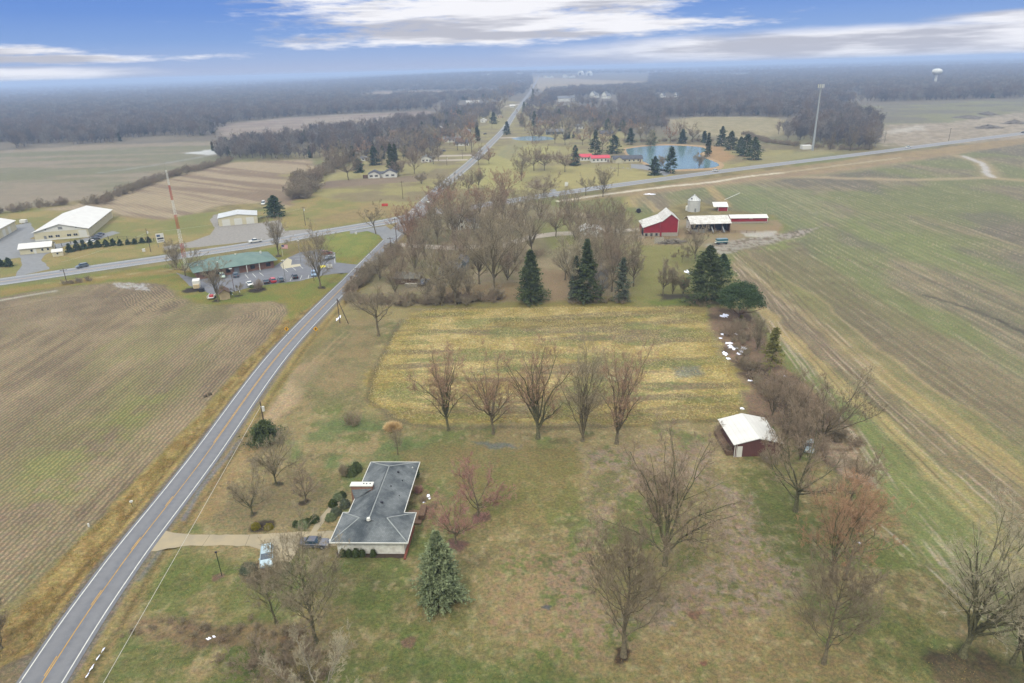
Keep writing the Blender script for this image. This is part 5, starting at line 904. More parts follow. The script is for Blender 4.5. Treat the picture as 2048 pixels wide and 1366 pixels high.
# village trees that look alike
rv = random.Random(4); vg = [((px, py), py - (26 + 22 * (py - 200) / 120), 22 + 14 * (py - 200) / 120) for px, py in ((660, 335), (675, 325), (730, 318), (850, 305), (835, 295), (810, 300), (790, 292), (860, 285), (880, 300), (905, 270), (900, 290), (925, 262), (940, 262), (880, 255), (910, 245), (935, 235), (960, 240), (980, 222), (1000, 225), (1010, 212), (1020, 200), (970, 212), (950, 220), (1060, 240), (1085, 232), (1100, 236), (1080, 262), (1095, 270), (1145, 250), (1155, 262), (1170, 250), (1140, 270), (1185, 248), (1205, 246), (1230, 262), (1220, 280), (1250, 280), (1280, 282), (1340, 285), (1385, 284), (1075, 212), (1090, 204), (1120, 226), (1150, 228), (1180, 232), (700, 325), (770, 312), (815, 318), (845, 312), (870, 292), (915, 300), (925, 285), (945, 255), (990, 205), (1003, 190), (1020, 188), (1030, 182), (1070, 192), (1110, 262), (1125, 262), (1195, 268), (1180, 280), (1265, 268), (1290, 270), (1360, 276), (1050, 262), (1040, 252))]
VP = []
def vlab(b_): return 'leafless tree among the hazy village gardens, ' + ('left of the north road' if b_[0] < 1030 - (b_[1] - 230) * .9 else 'right of the north road' if b_[0] < 1150 else 'behind the ponds and red roofs')
for k, (b_, tp, w_) in enumerate(vg):
    if k < 6: o = T(vlab(b_), b_, tp, w_, ['oval', 'vase', 'oval'][k % 3], ['plum', 'grey', 'red', 'dark', 'plum', 'grey'][k], BARK, 460 + k, 1, (0, 0), 'leafless trees among the village gardens', dens=1.3, tww=.12); VP.append((o, hgt(*b_, tp)))
    else: o, h0 = VP[k % 6]; x, y = G(*b_); s = hgt(*b_, tp) / h0; dup(o, (x, y), k * 2.1, vlab(b_), (s, s, s))
# shrubs of the ranch house
S_ = add_bush
for k, (px, py, w_, h_, n_, lb) in enumerate(((592, 1052, 13, 1.0, 'boxw', 'green clipped shrub at the left end of the walk bed'), (606, 1054, 24, 1.4, 'blue', 'blue grey mounded shrub in the walk bed'), (616, 1047, 15, 1.0, 'boxw', 'dull green shrub behind the blue mounded one'), (630, 1043, 18, 1.3, 'boxw', 'bright green ball shrub beside the front walk'), (666, 1012, 17, 1.3, 'boxw', 'green ball shrub halfway up the front walk'), (676, 999, 20, 1.2, 'blue', 'blue grey shrub near the top of the front walk'), (685, 994, 16, 1.1, 'boxw', 'small green shrub under the chimney'),
  (662, 1038, 22, 1.1, 'blue', 'low spreading juniper by the garage corner'), (672, 1027, 22, 1.1, 'grey', 'second low juniper against the garage wing'), (690, 1013, 20, 1.5, 'grey', 'dark shrub at the entrance wall'), (512, 1056, 17, .9, 'gold', 'golden shrub at the left of the lawn island bed'), (538, 1057, 17, .9, 'gold', 'golden shrub at the right of the lawn island bed'), (703, 950, 24, 2.0, 'dark', 'dark hedge shrub at the far left corner of the house'), (714, 942, 22, 1.9, 'dark', 'dark hedge shrub against the far end of the house'), (831, 952, 16, 2.4, 'dark', 'dark shrub at the far right corner of the house'),
  (568, 1142, 34, 1.5, 'blue', 'blue green spreading juniper in front of the silver car'), (497, 1142, 32, 1.3, 'grey', 'grey brown juniper left of the silver car'), (1488, 598, 0, 0, 'dark', ''), (1483, 636, 8, 1.0, 'gold', 'small bright green shrub under the flat topped pine'), (459, 588, 12, 1.0, 'dark', 'small dark shrub in the clinic mulch bed'), (504, 575, 12, 1.0, 'dark', 'shrub at the left end of the parking island'))):
    if w_: S_(lb, (px, py), w_, h_, n_, 500 + k, n=1100 if w_ > 15 else 600, leaf=.13)
for k, px in enumerate((686, 698, 712, 725, 747)): S_('%s clipped ball shrub along the garage wall' % ['leftmost', 'second', 'middle', 'fourth', 'rightmost'][k], (px, 1112), 13 if k != 2 else 16, 1.3 + .15 * (k == 2), 'boxw', 540 + k, 'ball shrubs along the white garage wall', 'ball_shrub', .1, 600)
B_ = add_bareshrub
B_('large round bare shrub on the lawn left of the straw grass', (706, 849), 52, 3.6, 'plum', 560, dens=2.4); B_('round bare shrub at the far left corner of the house', (690, 951), 28, 2.8, 'grey', 561, dens=2.4); B_('bare brown shrub behind the silver car bumper', (530, 1143), 26, 1.0, 'plum', 562, dens=1.4)
B_('rosy bare bushes against the right wall of the house', (838, 985), 24, 1.6, 'pink', 563, dens=1.5); B_('second rosy bush by the house terrace', (846, 1003), 22, 1.3, 'plum', 564); B_('bare purple bush between the terrace and the redbud', (868, 1015), 26, 1.3, 'plum', 565)
B_('dark brush against the left side of the white roofed shed', (1440, 868), 26, 2.6, 'plum', 566, dens=1.8); B_('dark brush at the front corner of the white roofed shed', (1456, 905), 22, 2.0, 'dark', 567, dens=1.8); B_('grey brush right of the shed front wall', (1540, 925), 60, 3.0, 'grey', 568, dens=2.2)
for k, (px, py, w_, h_, t_) in enumerate(((1462, 668, 58, 4.2, 'plum'), (1490, 680, 50, 3.2, 'dark'), (1500, 740, 62, 4.0, 'dark'), (1535, 790, 66, 4.0, 'plum'), (1590, 800, 70, 4.5, 'plum'), (1480, 650, 36, 2.5, 'grey'), (1640, 905, 60, 3.5, 'plum'), (1680, 880, 60, 3, 'grey'), (1720, 940, 70, 3, 'grey'))): B_(['grey bramble mound under the flat topped pine', 'dark shrub right of the first hedge bed mound', 'dark tangle above the sparse yellowish spruce', 'brown tangle left of the hedge corner', 'brown shrub below the sparse yellowish spruce', 'small grey shrub at the snow patches', 'bare shrub left of the pale dirt heap', 'grey shrub at the top of the pale dirt heap', 'grey shrub on the pale dirt heap'][k], (px, py), w_, h_, t_, 570 + k, 'bare shrubs in the hedge bed', dens=2.0)
B_('ring of brush round the base of the thin grey green spruce', (1243, 606), 36, 1.8, 'plum', 580, dens=1.5); B_('brush at the foot of the tallest spruce', (1150, 608), 40, 1.8, 'dark', 581, dens=1.5); B_('brown brush at the foot of the shaggy corner spruce', (1400, 610), 60, 2.4, 'plum', 582, dens=1.6); B_('low brush under the grove trees by the lane', (1075, 512), 60, 3, 'plum', 583, dens=2)
# straw coloured ornamental grass
x, y = G(786, 858); rng = np.random.RandomState(3); n = 5200; ph = rng.uniform(0, 6.28, n); k = rng.uniform(0, 1, n) ** .5; B0 = np.stack([np.cos(ph) * k * 1.1, np.sin(ph) * k * .9, rng.uniform(0, .9, n) * (1 - k * .4)], 1); D = unit(np.stack([np.cos(ph) * (.2 + k), np.sin(ph) * (.2 + k), 1.1 - k * .9], 1) + rng.normal(size=(n, 3)) * .3)
v, f = ribs(B0, D, rng.uniform(.7, 1.5, n), np.full(n, .05), rng); o = link('ornamental_grass', mesh_np('ornamental_grass', v, [f], (mat('straw', A(216, 182, 132, 1.05), .9, .2, 2, col2=A(230, 204, 160, 1.05)),)), None, (x, y, 0)); tag(o, 'big straw coloured clump of ornamental grass on the lawn', 'grass clump')
# leaf and grass tufts near the viewpoint: real blades in mass
def tufts(name, poly, dens_, hgt_, m_, seed, wid=.05, gate=.5, gs=6):
    P = gpoly(poly); rng = np.random.RandomState(seed); x0, y0 = P.min(0); x1, y1 = P.max(0); n = int((x1 - x0) * (y1 - y0) * dens_); q = rng.uniform(0, 1, (n, 2)) * [x1 - x0, y1 - y0] + [x0, y0]; q = q[inside(q[:, 0], q[:, 1], P)]; q = q[fbm(q[:, 0] / gs, q[:, 1] / gs, seed, 3) > gate]
    n = len(q); B0 = np.repeat(np.c_[q, np.zeros(n)], 3, 0) + rng.normal(size=(n * 3, 3)) * [.08, .08, 0]; D = unit(rng.normal(size=(n * 3, 3)) * [.5, .5, .2] + [0, 0, .8]); v, f = ribs(B0, D, rng.uniform(.6, 1.3, n * 3) * hgt_, np.full(n * 3, wid), rng); o = link(name, mesh_np(name, v, [f], (m_,))); o['kind'] = 'stuff'
strw = mat('dry_blades', A(176, 154, 100), .95, .25, .5); strg = mat('green_blades', A(110, 118, 62), .95, .25, .5); lfl = mat('fallen_leaves', A(176, 150, 132), .95, .25, .5)
tufts('dry_grass', [(800, 640), (850, 618), (1370, 612), (1430, 650), (1486, 800), (1470, 832), (1230, 850), (790, 838), (735, 800), (755, 730)], 3.2, .30, mat('hay_blades', A(206, 192, 146), .95, .25, .5), 31, .12, .42)
tufts('dry_grass', [(40, 1366), (180, 1140), (330, 950), (470, 780), (560, 670), (590, 640), (560, 655), (420, 810), (240, 1000), (60, 1180), (-40, 1300)], 4, .4, strw, 32, .06, .4)
tufts('dry_grass', [(180, 1330), (330, 1100), (700, 1130), (1000, 1250), (1900, 1250), (2050, 1366), (160, 1366)], 3, .14, strw, 33, .05, .48); tufts('green_grass', [(180, 1366), (330, 1110), (520, 1120), (700, 1120), (1000, 1290), (2048, 1366)], 3, .14, strg, 34, .05, .5)
tufts('fallen_leaves', [(1170, 895), (1420, 880), (1440, 960), (1540, 1040), (1600, 1180), (1420, 1260), (1200, 1200), (1175, 1050)], 5, .10, lfl, 35, .10, .42, 4)
# ------------------------------------------------------------------ buildings
WROOF = ribbed('white_sheet_roof', A(238, 238, 240, .95), 0, .9, .12, .05, .5, col2=A(222, 220, 222)); WROOFW = ribbed('weathered_sheet_roof', A(232, 232, 234), 0, .9, .2, .1, .5, col2=A(196, 190, 186), dirtscale=.8)
CREAM = ribbed('cream_siding', A(222, 214, 188), 0, .4, .18, .05); WHITEW = ribbed('white_siding', A(232, 232, 232), 2, .25, .18, .05); TRIM = mat('white_trim', A(236, 236, 236, .95), .6, .03); REDW = ribbed('red_barn_boards', A(158, 38, 50), 0, .35, .3, .12)
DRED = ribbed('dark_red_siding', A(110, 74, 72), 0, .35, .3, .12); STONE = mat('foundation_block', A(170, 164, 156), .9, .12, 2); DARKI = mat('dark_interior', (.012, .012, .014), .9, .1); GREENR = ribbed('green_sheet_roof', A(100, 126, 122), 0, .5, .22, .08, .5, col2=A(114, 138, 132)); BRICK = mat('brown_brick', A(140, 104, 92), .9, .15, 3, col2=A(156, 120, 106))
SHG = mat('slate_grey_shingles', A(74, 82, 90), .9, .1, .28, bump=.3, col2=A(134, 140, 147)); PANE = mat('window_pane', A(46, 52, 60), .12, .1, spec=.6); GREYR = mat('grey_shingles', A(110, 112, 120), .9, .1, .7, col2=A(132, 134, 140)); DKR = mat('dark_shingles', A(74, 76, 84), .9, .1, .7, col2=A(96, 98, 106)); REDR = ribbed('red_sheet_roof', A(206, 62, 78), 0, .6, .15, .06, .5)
BLUEW = ribbed('blue_grey_siding', A(104, 122, 136), 2, .25, .2, .08); TANW = mat('tan_siding', A(206, 186, 152), .8, .08); BRN = mat('brown_wood', A(112, 90, 74), .9, .2, 3); STEEL = mat('galvanised_steel', A(216, 218, 222), .5, .06, .8, metal=.15); BLACK = mat('black_metal', (.02, .02, .022), .5, .1); POLEM = mat('pole_wood', A(96, 84, 72), .9, .2, 4); GREYM = mat('grey_metal', A(150, 154, 160), .5, .06, metal=.3)
# shingle courses on the ranch house roof
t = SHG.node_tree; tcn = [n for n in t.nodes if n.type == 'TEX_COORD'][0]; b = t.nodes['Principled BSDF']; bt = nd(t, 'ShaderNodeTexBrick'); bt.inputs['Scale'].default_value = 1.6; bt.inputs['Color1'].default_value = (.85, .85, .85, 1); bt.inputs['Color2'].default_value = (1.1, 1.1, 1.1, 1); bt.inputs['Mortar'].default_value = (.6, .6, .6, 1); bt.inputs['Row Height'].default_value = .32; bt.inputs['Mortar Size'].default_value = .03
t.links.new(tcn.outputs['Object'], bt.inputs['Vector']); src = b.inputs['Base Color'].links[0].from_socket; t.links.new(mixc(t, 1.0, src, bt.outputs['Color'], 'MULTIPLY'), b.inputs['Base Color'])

def frame(a, b_):
    A0 = np.array(G(*a)); B0 = np.array(G(*b_)); W = np.linalg.norm(B0 - A0); an = math.atan2(B0[1] - A0[1], B0[0] - A0[0]); return A0, W, an
def place(name, label, cat, a, b_, group=None):
    A0, W, an = frame(a, b_); z = float(hills(np.array([A0[0]]), np.array([A0[1]]))[0]); return thing(name, label, cat, (*A0, z), an, group), W
def vol(p, x0, x1, y0, y1, h, rise, ridge, wm, rm, oh=.4, z0=0.0, th=.14, wname='wall', rname='roof', trim=None, hipin=None):
    m = MB()
    if ridge == 'x':
        ym = (y0 + y1) / 2; m.add([(x0, y0, z0), (x0, y1, z0), (x0, y1, h), (x0, ym, h + rise), (x0, y0, h), (x1, y0, z0), (x1, y1, z0), (x1, y1, h), (x1, ym, h + rise), (x1, y0, h)], [(0, 4, 3, 2, 1), (5, 6, 7, 8, 9), (0, 5, 9, 4), (1, 2, 7, 6)]); s = rise / (ym - y0)
        r = MB(); r.slab([(x0 - oh, y0 - oh, h - oh * s + th), (x1 + oh, y0 - oh, h - oh * s + th), (x1 + oh, ym, h + rise + th), (x0 - oh, ym, h + rise + th)], th); r.slab([(x1 + oh, y1 + oh, h - oh * s + th), (x0 - oh, y1 + oh, h - oh * s + th), (x0 - oh, ym, h + rise + th), (x1 + oh, ym, h + rise + th)], th)
    elif ridge == 'y':
        xm = (x0 + x1) / 2; m.add([(x0, y0, z0), (x1, y0, z0), (x1, y0, h), (xm, y0, h + rise), (x0, y0, h), (x0, y1, z0), (x1, y1, z0), (x1, y1, h), (xm, y1, h + rise), (x0, y1, h)], [(0, 1, 2, 3, 4), (5, 9, 8, 7, 6), (0, 4, 9, 5), (1, 6, 7, 2)]); s = rise / (xm - x0)
        r = MB(); r.slab([(x0 - oh, y1 + oh, h - oh * s + th), (x0 - oh, y0 - oh, h - oh * s + th), (xm, y0 - oh, h + rise + th), (xm, y1 + oh, h + rise + th)], th); r.slab([(x1 + oh, y0 - oh, h - oh * s + th), (x1 + oh, y1 + oh, h - oh * s + th), (xm, y1 + oh, h + rise + th), (xm, y0 - oh, h + rise + th)], th)
    else:   # hip
        m.box(x0, x1, y0, y1, z0, h); ym = (y0 + y1) / 2; k = hipin or (ym - y0); a, b_, c, d = x0 - oh, x1 + oh, y0 - oh, y1 + oh; e_ = h + th; zt = h + rise + th; r = MB()
        r.add([(a, c, e_), (b_, c, e_), (b_, d, e_), (a, d, e_), (x0 + k, ym, zt), (x1 - k, ym, zt), (a, c, h), (b_, c, h), (b_, d, h), (a, d, h)], [(0, 1, 5, 4), (1, 2, 5), (2, 3, 4, 5), (3, 0, 4), (6, 9, 8, 7), (0, 6, 7, 1), (1, 7, 8, 2), (2, 8, 9, 3), (3, 9, 6, 0)])
    w_ = m.build(wname, wm, p); ro = r.build(rname, rm, p); return w_, ro
def opening(p, kind, face, x, z, w_, h, m=PANE, fm=TRIM, y0=0.0, x0=0.0, sub=True, name=None):
    """window or door on the front (y = y0) or on the left/right side (x = x0)"""
    def bx(a, b_, c, d, pr, th): 
        q = MB()
        if face == 'f': q.box(a, b_, y0 - pr, y0 - pr + th, c, d)
        elif face == 'r': q.box(x0 + pr - th, x0 + pr, a, b_, c, d)
        else: q.box(x0 - pr, x0 - pr + th, a, b_, c, d)
        return q
    if kind == 'window': f = bx(x - w_ / 2 - .08, x + w_ / 2 + .08, z - .08, z + h + .08, .05, .12).build('window', fm, p); bx(x - w_ / 2, x + w_ / 2, z, z + h, .07, .05).build('pane', m, f)
    else: f = bx(x - w_ / 2, x + w_ / 2, z, z + h, .06, .12).build(name or 'door', m, p)
    return f
# --- the ranch house
HO = (-28.98, 86.72); hr = R_(-3.0)
ranch = thing('ranch_house', 'long low ranch house with slate grey hipped roof and white garage wall', 'house', HO, hr)
EZ = 2.75; s_ = .47
def rz(x, y, w0, w1, d0, d1, s): return EZ + s * min(x - w0, w1 - x, y - d0, d1 - y)
MB().box(.75, 11.3, .75, 6.9, 0, EZ - .02).build('garage_wall', mat('painted_white_brick', A(246, 246, 246, 1.1), .8, .05, 1.2, col2=A(226, 222, 218)), ranch); MB().box(1.7, 9.3, 6.9, 22.3, 0, EZ - .02).build('wall', BRICK, ranch)
gr1 = MB(); e0 = EZ; top = EZ + 3.8 * s_
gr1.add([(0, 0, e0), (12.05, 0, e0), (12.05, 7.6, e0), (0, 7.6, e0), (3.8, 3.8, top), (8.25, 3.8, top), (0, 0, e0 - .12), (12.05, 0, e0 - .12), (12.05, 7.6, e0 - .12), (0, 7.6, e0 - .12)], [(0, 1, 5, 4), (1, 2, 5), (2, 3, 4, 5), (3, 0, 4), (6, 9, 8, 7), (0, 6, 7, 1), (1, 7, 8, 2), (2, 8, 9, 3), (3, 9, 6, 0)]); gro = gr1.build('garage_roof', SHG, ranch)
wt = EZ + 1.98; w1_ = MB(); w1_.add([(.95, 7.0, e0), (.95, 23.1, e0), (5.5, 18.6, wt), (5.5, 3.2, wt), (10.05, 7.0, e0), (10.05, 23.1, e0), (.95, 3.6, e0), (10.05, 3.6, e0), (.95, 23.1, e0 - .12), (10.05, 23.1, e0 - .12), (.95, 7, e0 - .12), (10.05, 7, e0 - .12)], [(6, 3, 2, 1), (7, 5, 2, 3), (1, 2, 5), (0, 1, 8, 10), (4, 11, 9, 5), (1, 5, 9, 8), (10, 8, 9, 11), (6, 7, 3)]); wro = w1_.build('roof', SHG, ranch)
fs_ = [((-.05, -.12), (12.1, -.02)), ((-.12, -.12), (-.02, 7.7)), ((12.07, -.12), (12.17, 7.7)), ((-.05, 7.61), (.9, 7.7)), ((10.1, 7.61), (12.1, 7.7)), ((.84, 7.7), (.94, 23.2)), ((10.06, 7.7), (10.16, 23.2)), ((.84, 23.11), (10.16, 23.21))]
for (a, b_), (c, d) in fs_: MB().box(a, c, b_, d, EZ - .16, EZ + .05).build('fascia', TRIM, ranch)
RC_ = mat('ridge_cap', A(160, 166, 172), .9, .1, 2)
for p, q in (((0, 0, e0), (3.8, 3.8, top)), ((12.05, 0, e0), (8.25, 3.8, top)), ((0, 7.6, e0), (3.8, 3.8, top)), ((12.05, 7.6, e0), (8.25, 3.8, top)), ((.95, 23.1, e0), (5.5, 18.6, wt)), ((10.05, 23.1, e0), (5.5, 18.6, wt)), ((5.5, 3.2, wt), (5.5, 18.6, wt))): MB().cyl((p[0], p[1], p[2] + .0), (q[0], q[1], q[2] + .0), .10, None, 6).build('ridge_cap', RC_, gro)
MB().box(5.28, 5.34, 4.5, 18.3, wt - .1, wt + .06).build('ridge_vent', mat('vent_strip', A(70, 74, 82), .8, .1), wro)
for x, w_ in ((3.7, .85), (9.0, 1.2)): opening(ranch, 'window', 'f', x, 2.25, w_, .3, y0=.75)
opening(ranch, 'door', 'r', 3.2, 0, 2.2, 2.1, TRIM, x0=11.3)
for y_ in (10, 13, 16.5, 19.5): opening(ranch, 'window', 'r', y_, .9, 1.4, 1.1, x0=9.3)
for y_ in (9, 17, 20): opening(ranch, 'window', 'l', y_, .9, 1.3, 1.1, x0=1.7)
opening(ranch, 'door', 'l', 3.8, .05, 4.8, 2.2, TRIM, x0=.75, name='garage_door')
ch = MB().box(.2, 3.9, 12.2, 13.2, 0, 4.75).build('chimney', BRICK, ranch); MB().box(.1, 4.0, 12.1, 13.3, 4.77, 4.95).build('chimney_cap', TRIM, ch)
for x in (2.3, 2.8, 3.4): MB().box(x, x + .18, 12.6, 12.85, 4.96, 5.03).build('flue', BLACK, ch)
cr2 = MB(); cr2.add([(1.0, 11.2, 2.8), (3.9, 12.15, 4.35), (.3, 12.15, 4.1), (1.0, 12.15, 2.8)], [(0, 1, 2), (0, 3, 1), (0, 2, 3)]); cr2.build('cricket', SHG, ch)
for x, y, r_, m_, h_ in ((7.2, 17.8, .26, BLACK, .22), (6.4, 8.2, .28, BLACK, .22), (5.45, 3.2, .34, TRIM, .3), (6.9, 13.2, .13, BLACK, .2), (8.3, 15.8, .12, BLACK, .2), (8.6, 11.5, .1, BLACK, .15), (9.2, 20.6, .12, TRIM, .2)):
    z_ = EZ + (wt - EZ) * (1 - abs(x - 5.5) / 4.55) - .05; v = MB().cyl((x, y, z_ - .1), (x, y, z_ + h_), r_, r_ * .8, 10).build('roof_vent', m_, wro)
MB().box(11.35, 11.7, -.6, 7.5, 0, .35).build('planter_wall', mat('red_wood', A(140, 84, 70), .9, .15, 3), ranch); MB().box(9.9, 12.6, 8.2, 11.8, 0, .25).build('terrace', mat('deck_wood', A(136, 110, 92), .9, .15, 3), ranch); MB().box(12.0, 13.0, 9.2, 12.4, .25, 1.05).build('terrace_rail', BRN, ranch)
struct(flat('planting_bed', rough_poly([(672, 1104), (812, 1104), (812, 1116), (676, 1116)], .15, 1), .03, mat('bed_mulch', A(78, 66, 56), .95, .2, 2)));
# --- near red shed with white roof
sh, W = place('metal_roofed_shed', 'dark red shed with a snow white sheet metal roof beside the thicket', 'shed', (1468, 914), (1558, 911)); vol(sh, 0, W, 0, 9.3, 2.9, 1.1, 'y', DRED, WROOF, .45)
opening(sh, 'door', 'f', .95, 0, .95, 2.3, TRIM); MB().box(-.06, .06, -.06, .06, 0, 2.85).build('corner_trim', TRIM, sh); MB().box(.28, .38, -.08, -.02, 0, 2.9).build('corner_trim', TRIM, sh); MB().box(-1.3, -.05, .6, 8.8, 0, .9).build('wood_stack', BRN, sh)
# --- barnyard
bn, W = place('red_barn', 'tall red barn with long white lean-to roof slope facing the lane', 'barn', (1287, 473), (1355, 472)); k = W / 15.3; D = 14.0
pr = [(0, 4.0), (8 * k, 6.6), (12 * k, 9.7), (W, 7.2)]
wl = MB(); P = [(0, 0), (W, 0)] + [(x, z) for x, z in pr[::-1]]; n = len(P); wl.add([(x, 0, z) for x, z in P] + [(x, D, z) for x, z in P], [tuple(range(n)), tuple(range(2 * n - 1, n - 1, -1)), (1, n + 1, n + 2, 2), (0, n - 1, 2 * n - 1, n)]); wl.build('wall', REDW, bn)
rf = MB()
for (xa, za), (xb, zb) in zip(pr[:-1], pr[1:]):
    ea = .5 if xa == 0 else 0; eb = .5 if xb == W else 0; sl = (zb - za) / (xb - xa); rf.slab([(xa - ea, -.5, za - ea * sl + .15), (xb + eb, -.5, zb + eb * sl + .15), (xb + eb, D + .5, zb + eb * sl + .15), (xa - ea, D + .5, za - ea * sl + .15)], .15)
rf.build('roof', WROOFW, bn); MB().box(-.05, W + .05, -.06, .0, 0, 1.6).build('foundation', STONE, bn); MB().box(8 * k - .7, 8 * k, -.35, 0, 0, 6.4).build('wall_fold', REDW, bn); MB().box(-.06, 0, 1, 6, 0, 3.0).build('side_opening', DARKI, bn)
for (xa, za), (xb, zb) in zip(pr[1:-1], pr[2:]): MB().add([(xa, -.56, za - .1), (xb, -.56, zb - .1), (xb, -.56, zb + .2), (xa, -.56, za + .2)], [(0, 1, 2, 3)]).build('rake_board', TRIM, bn)
MB().box(W - .12, W + .04, -.08, 0, 1.6, 7.0).build('corner_trim', TRIM, bn)
for x in (1.2, 3.4, 5.6): opening(bn, 'door', 'f', x, .2, 1.0, 1.2, DARKI)
os_, W = place('open_front_shed', 'open fronted cattle shed with big white roof in the barnyard', 'shed', (1381, 466), (1459, 464)); RD = MB().box(0, W, 8.8, 9, 0, 4.2); RD.build('back_wall', DRED, os_); MB().box(0, .15, 0, 8.8, 0, 4.2).build('side_wall', TRIM, os_); MB().box(W - .15, W, 0, 8.8, 0, 4.2).build('side_wall', DRED, os_); MB().box(.2, W - .2, 5, 5.2, .02, 4.0).build('interior_shade_sheet', DARKI, os_)  # near-black sheet inside the open front paints the shade of the interior
r = MB(); r.slab([(-.5, -.7, 4.1), (W + .5, -.7, 4.1), (W + .5, 6.2, 6.4), (-.5, 6.2, 6.4)], .15); r.build('roof', WROOFW, os_); r = MB(); r.slab([(W + .5, 12.2, 4.1), (-.5, 12.2, 4.1), (-.5, 6.2, 6.4), (W + .5, 6.2, 6.4)], .15); r.build('roof', WROOFW, os_)
for i in range(6): MB().box(W * i / 5 - .12, W * i / 5 + .12, -.1, .12, 0, 4.0).build('post', BRN, os_)
for i in (0, 1): MB().box(W * i / 5 + .12, W * (i + 1) / 5 - .12, -.02, .06, 0, 1.5).build('gate', GREYM, os_)
for x in (W * .52, W * .8): m = MB(); m.slab([(x, -3.2, .9), (x + .5, -3.2, .9), (x + .5, .4, 2.6), (x, .4, 2.6)], .3); m.build('feed_chute', GREYM, os_)
lb_, W = place('long_low_barn', 'long narrow red barn with white roof at the right of the barnyard', 'barn', (1461, 447), (1534, 446)); vol(lb_, 0, W, 0, 6.5, 2.5, .9, 'x', REDW, WROOF, .4); MB().box(-.03, W + .03, -.05, 0, 0, .8).build('foundation', STONE, lb_); MB().box(W * .5, W * .6, -.08, 0, 2.0, 2.4).build('vent_panel', TRIM, lb_)
for x in (0, W): MB().box(x - .1, x + .1, -.1, -.02, .8, 2.5).build('corner_trim', TRIM, lb_)
ls_, W = place('small_red_shed', 'small red lean-to shed with white roof behind the cattle shed', 'shed', (1436, 422), (1455, 422)); MB().box(0, W, 0, .15, 0, 2.0).build('wall', REDW, ls_); MB().box(0, W, 5, 5.2, 0, 3.2).build('back_wall', REDW, ls_); MB().box(W - .15, W, .15, 5, 0, 2.2).build('side_wall', REDW, ls_); r = MB(); r.slab([(-2.4, -.5, 2.2), (W + .3, -.5, 2.2), (W + .3, 5.6, 3.6), (-2.4, 5.6, 3.6)], .12); r.build('roof', WROOF, ls_)
for x in (0, W): MB().box(x - .1, x + .1, -.1, .0, 0, 2.05).build('corner_trim', TRIM, ls_)
bx_, by_ = G(1387, 422); gb_ = thing('grain_bin', 'round galvanised grain bin with cone roof behind the red barn', 'grain bin', (bx_, by_)); R0 = 12.3 * mpp(1387, 422)
m = MB()
for i in range(8): m.cyl((0, 0, i * .7), (0, 0, i * .7 + .66), R0, None, 28); m.cyl((0, 0, i * .7 + .66), (0, 0, i * .7 + .7), R0 - .05, None, 28)
m.build('bin_wall', STEEL, gb_); rb = MB().cyl((0, 0, 5.62), (0, 0, 8.1), R0 + .15, .35, 28).build('cone_roof', STEEL, gb_); MB().cyl((0, 0, 8.1), (0, 0, 8.5), .4, .3, 10).build('roof_cap', STEEL, rb); m = MB()
for i in range(14): a = 2 * math.pi * i / 14; m.cyl((math.cos(a) * (R0 + .16), math.sin(a) * (R0 + .16), 5.64), (math.cos(a) * .38, math.sin(a) * .38, 8.14), .05, None, 4)
m.build('roof_rib', GREYM, rb); MB().box(-.4, .4, -R0 - .12, -R0 + .1, 0, 1.9).build('door', GREYM, gb_); MB().box(-2.1, -1.6, -2.2, -1.8, 6.4, 7.0).build('hatch', BLACK, rb)
x, y = G(1374, 421); o = MB().cyl((0, 0, 0), (0, 0, 2.2), .8, None, 14).cyl((0, 0, 2.2), (0, 0, 2.6), .8, .2, 14).build('feed_tank', TRIM); o.location = (x, y, 0); tag(o, 'small white feed tank left of the grain bin', 'tank')
a0 = G(1448, 408); b0 = G(1478, 403); o = MB().cyl((a0[0], a0[1], 2.2), (b0[0], b0[1], 4.6), .14, None, 8).build('grain_auger', STEEL); tag(o, 'thin grain auger tube pointing right over the field', 'auger')
# --- wood pile, fences, wagon in the barnyard
def pile(name, label, cat, px, w_, h_, mt, seed, n=60, r=.12, L=1.6):
    x, y = G(*px); rng = random.Random(seed); m = MB(); W = w_ * mpp(*px)
    for i in range(n): cx = rng.uniform(-W / 2, W / 2); cy = rng.uniform(-1.6, 1.6); cz = rng.uniform(.05, h_) * (1 - abs(cx) / W * 1.1); a = rng.uniform(0, 6.28); t_ = rng.uniform(-.3, .3); l = L * rng.uniform(.5, 1.2); m.cyl((cx, cy, max(.08, cz)), (cx + math.cos(a) * l, cy + math.sin(a) * l, max(.1, cz + t_)), r * rng.uniform(.6, 1.3), None, 5)
    o = m.build(name, mt); o.location = (x, y, 0); o['kind'] = 'stuff'
pile('scrap_heap', '', '', (1343, 486), 40, 1.6, mat('old_timber', A(104, 96, 88), .95, .35, 4, col2=A(160, 152, 144)), 1, 130, .16, 2.4); pile('branch_pile', '', '', (1386, 468), 22, 1.2, BRN, 2, 60)
x, y = G(1318, 487); o = MB().box(-2.0, 2.0, -.05, .05, 0, 2.6).box(1.9, 2.0, .05, 2.6, 0, 2.4).build('board_fence', mat('weathered_boards', A(176, 170, 160), .9, .2, 3)); o.location = (x, y, 0); tag(o, 'pale weathered board fence in front of the red barn', 'fence')
def post_fence(name, label, line, hh=1.2, gap=3.0, rails=3, m=BRN):
    L = smooth_line([G(*p) for p in line], gap); t_ = thing(name, label, 'fence', tuple(L[0]))
    for p in L: q = MB().box(-.07, .07, -.07, .07, 0, hh).build('post', m, t_); q.location = (p[0] - L[0][0], p[1] - L[0][1], 0)
    for j in range(rails):
        z = hh * (j + 1) / (rails + .3); q = MB()
        for a, b_ in zip(L[:-1], L[1:]): q.cyl((a[0] - L[0][0], a[1] - L[0][1], z), (b_[0] - L[0][0], b_[1] - L[0][1], z), .04, None, 4)
        q.build('rail', m, t_)
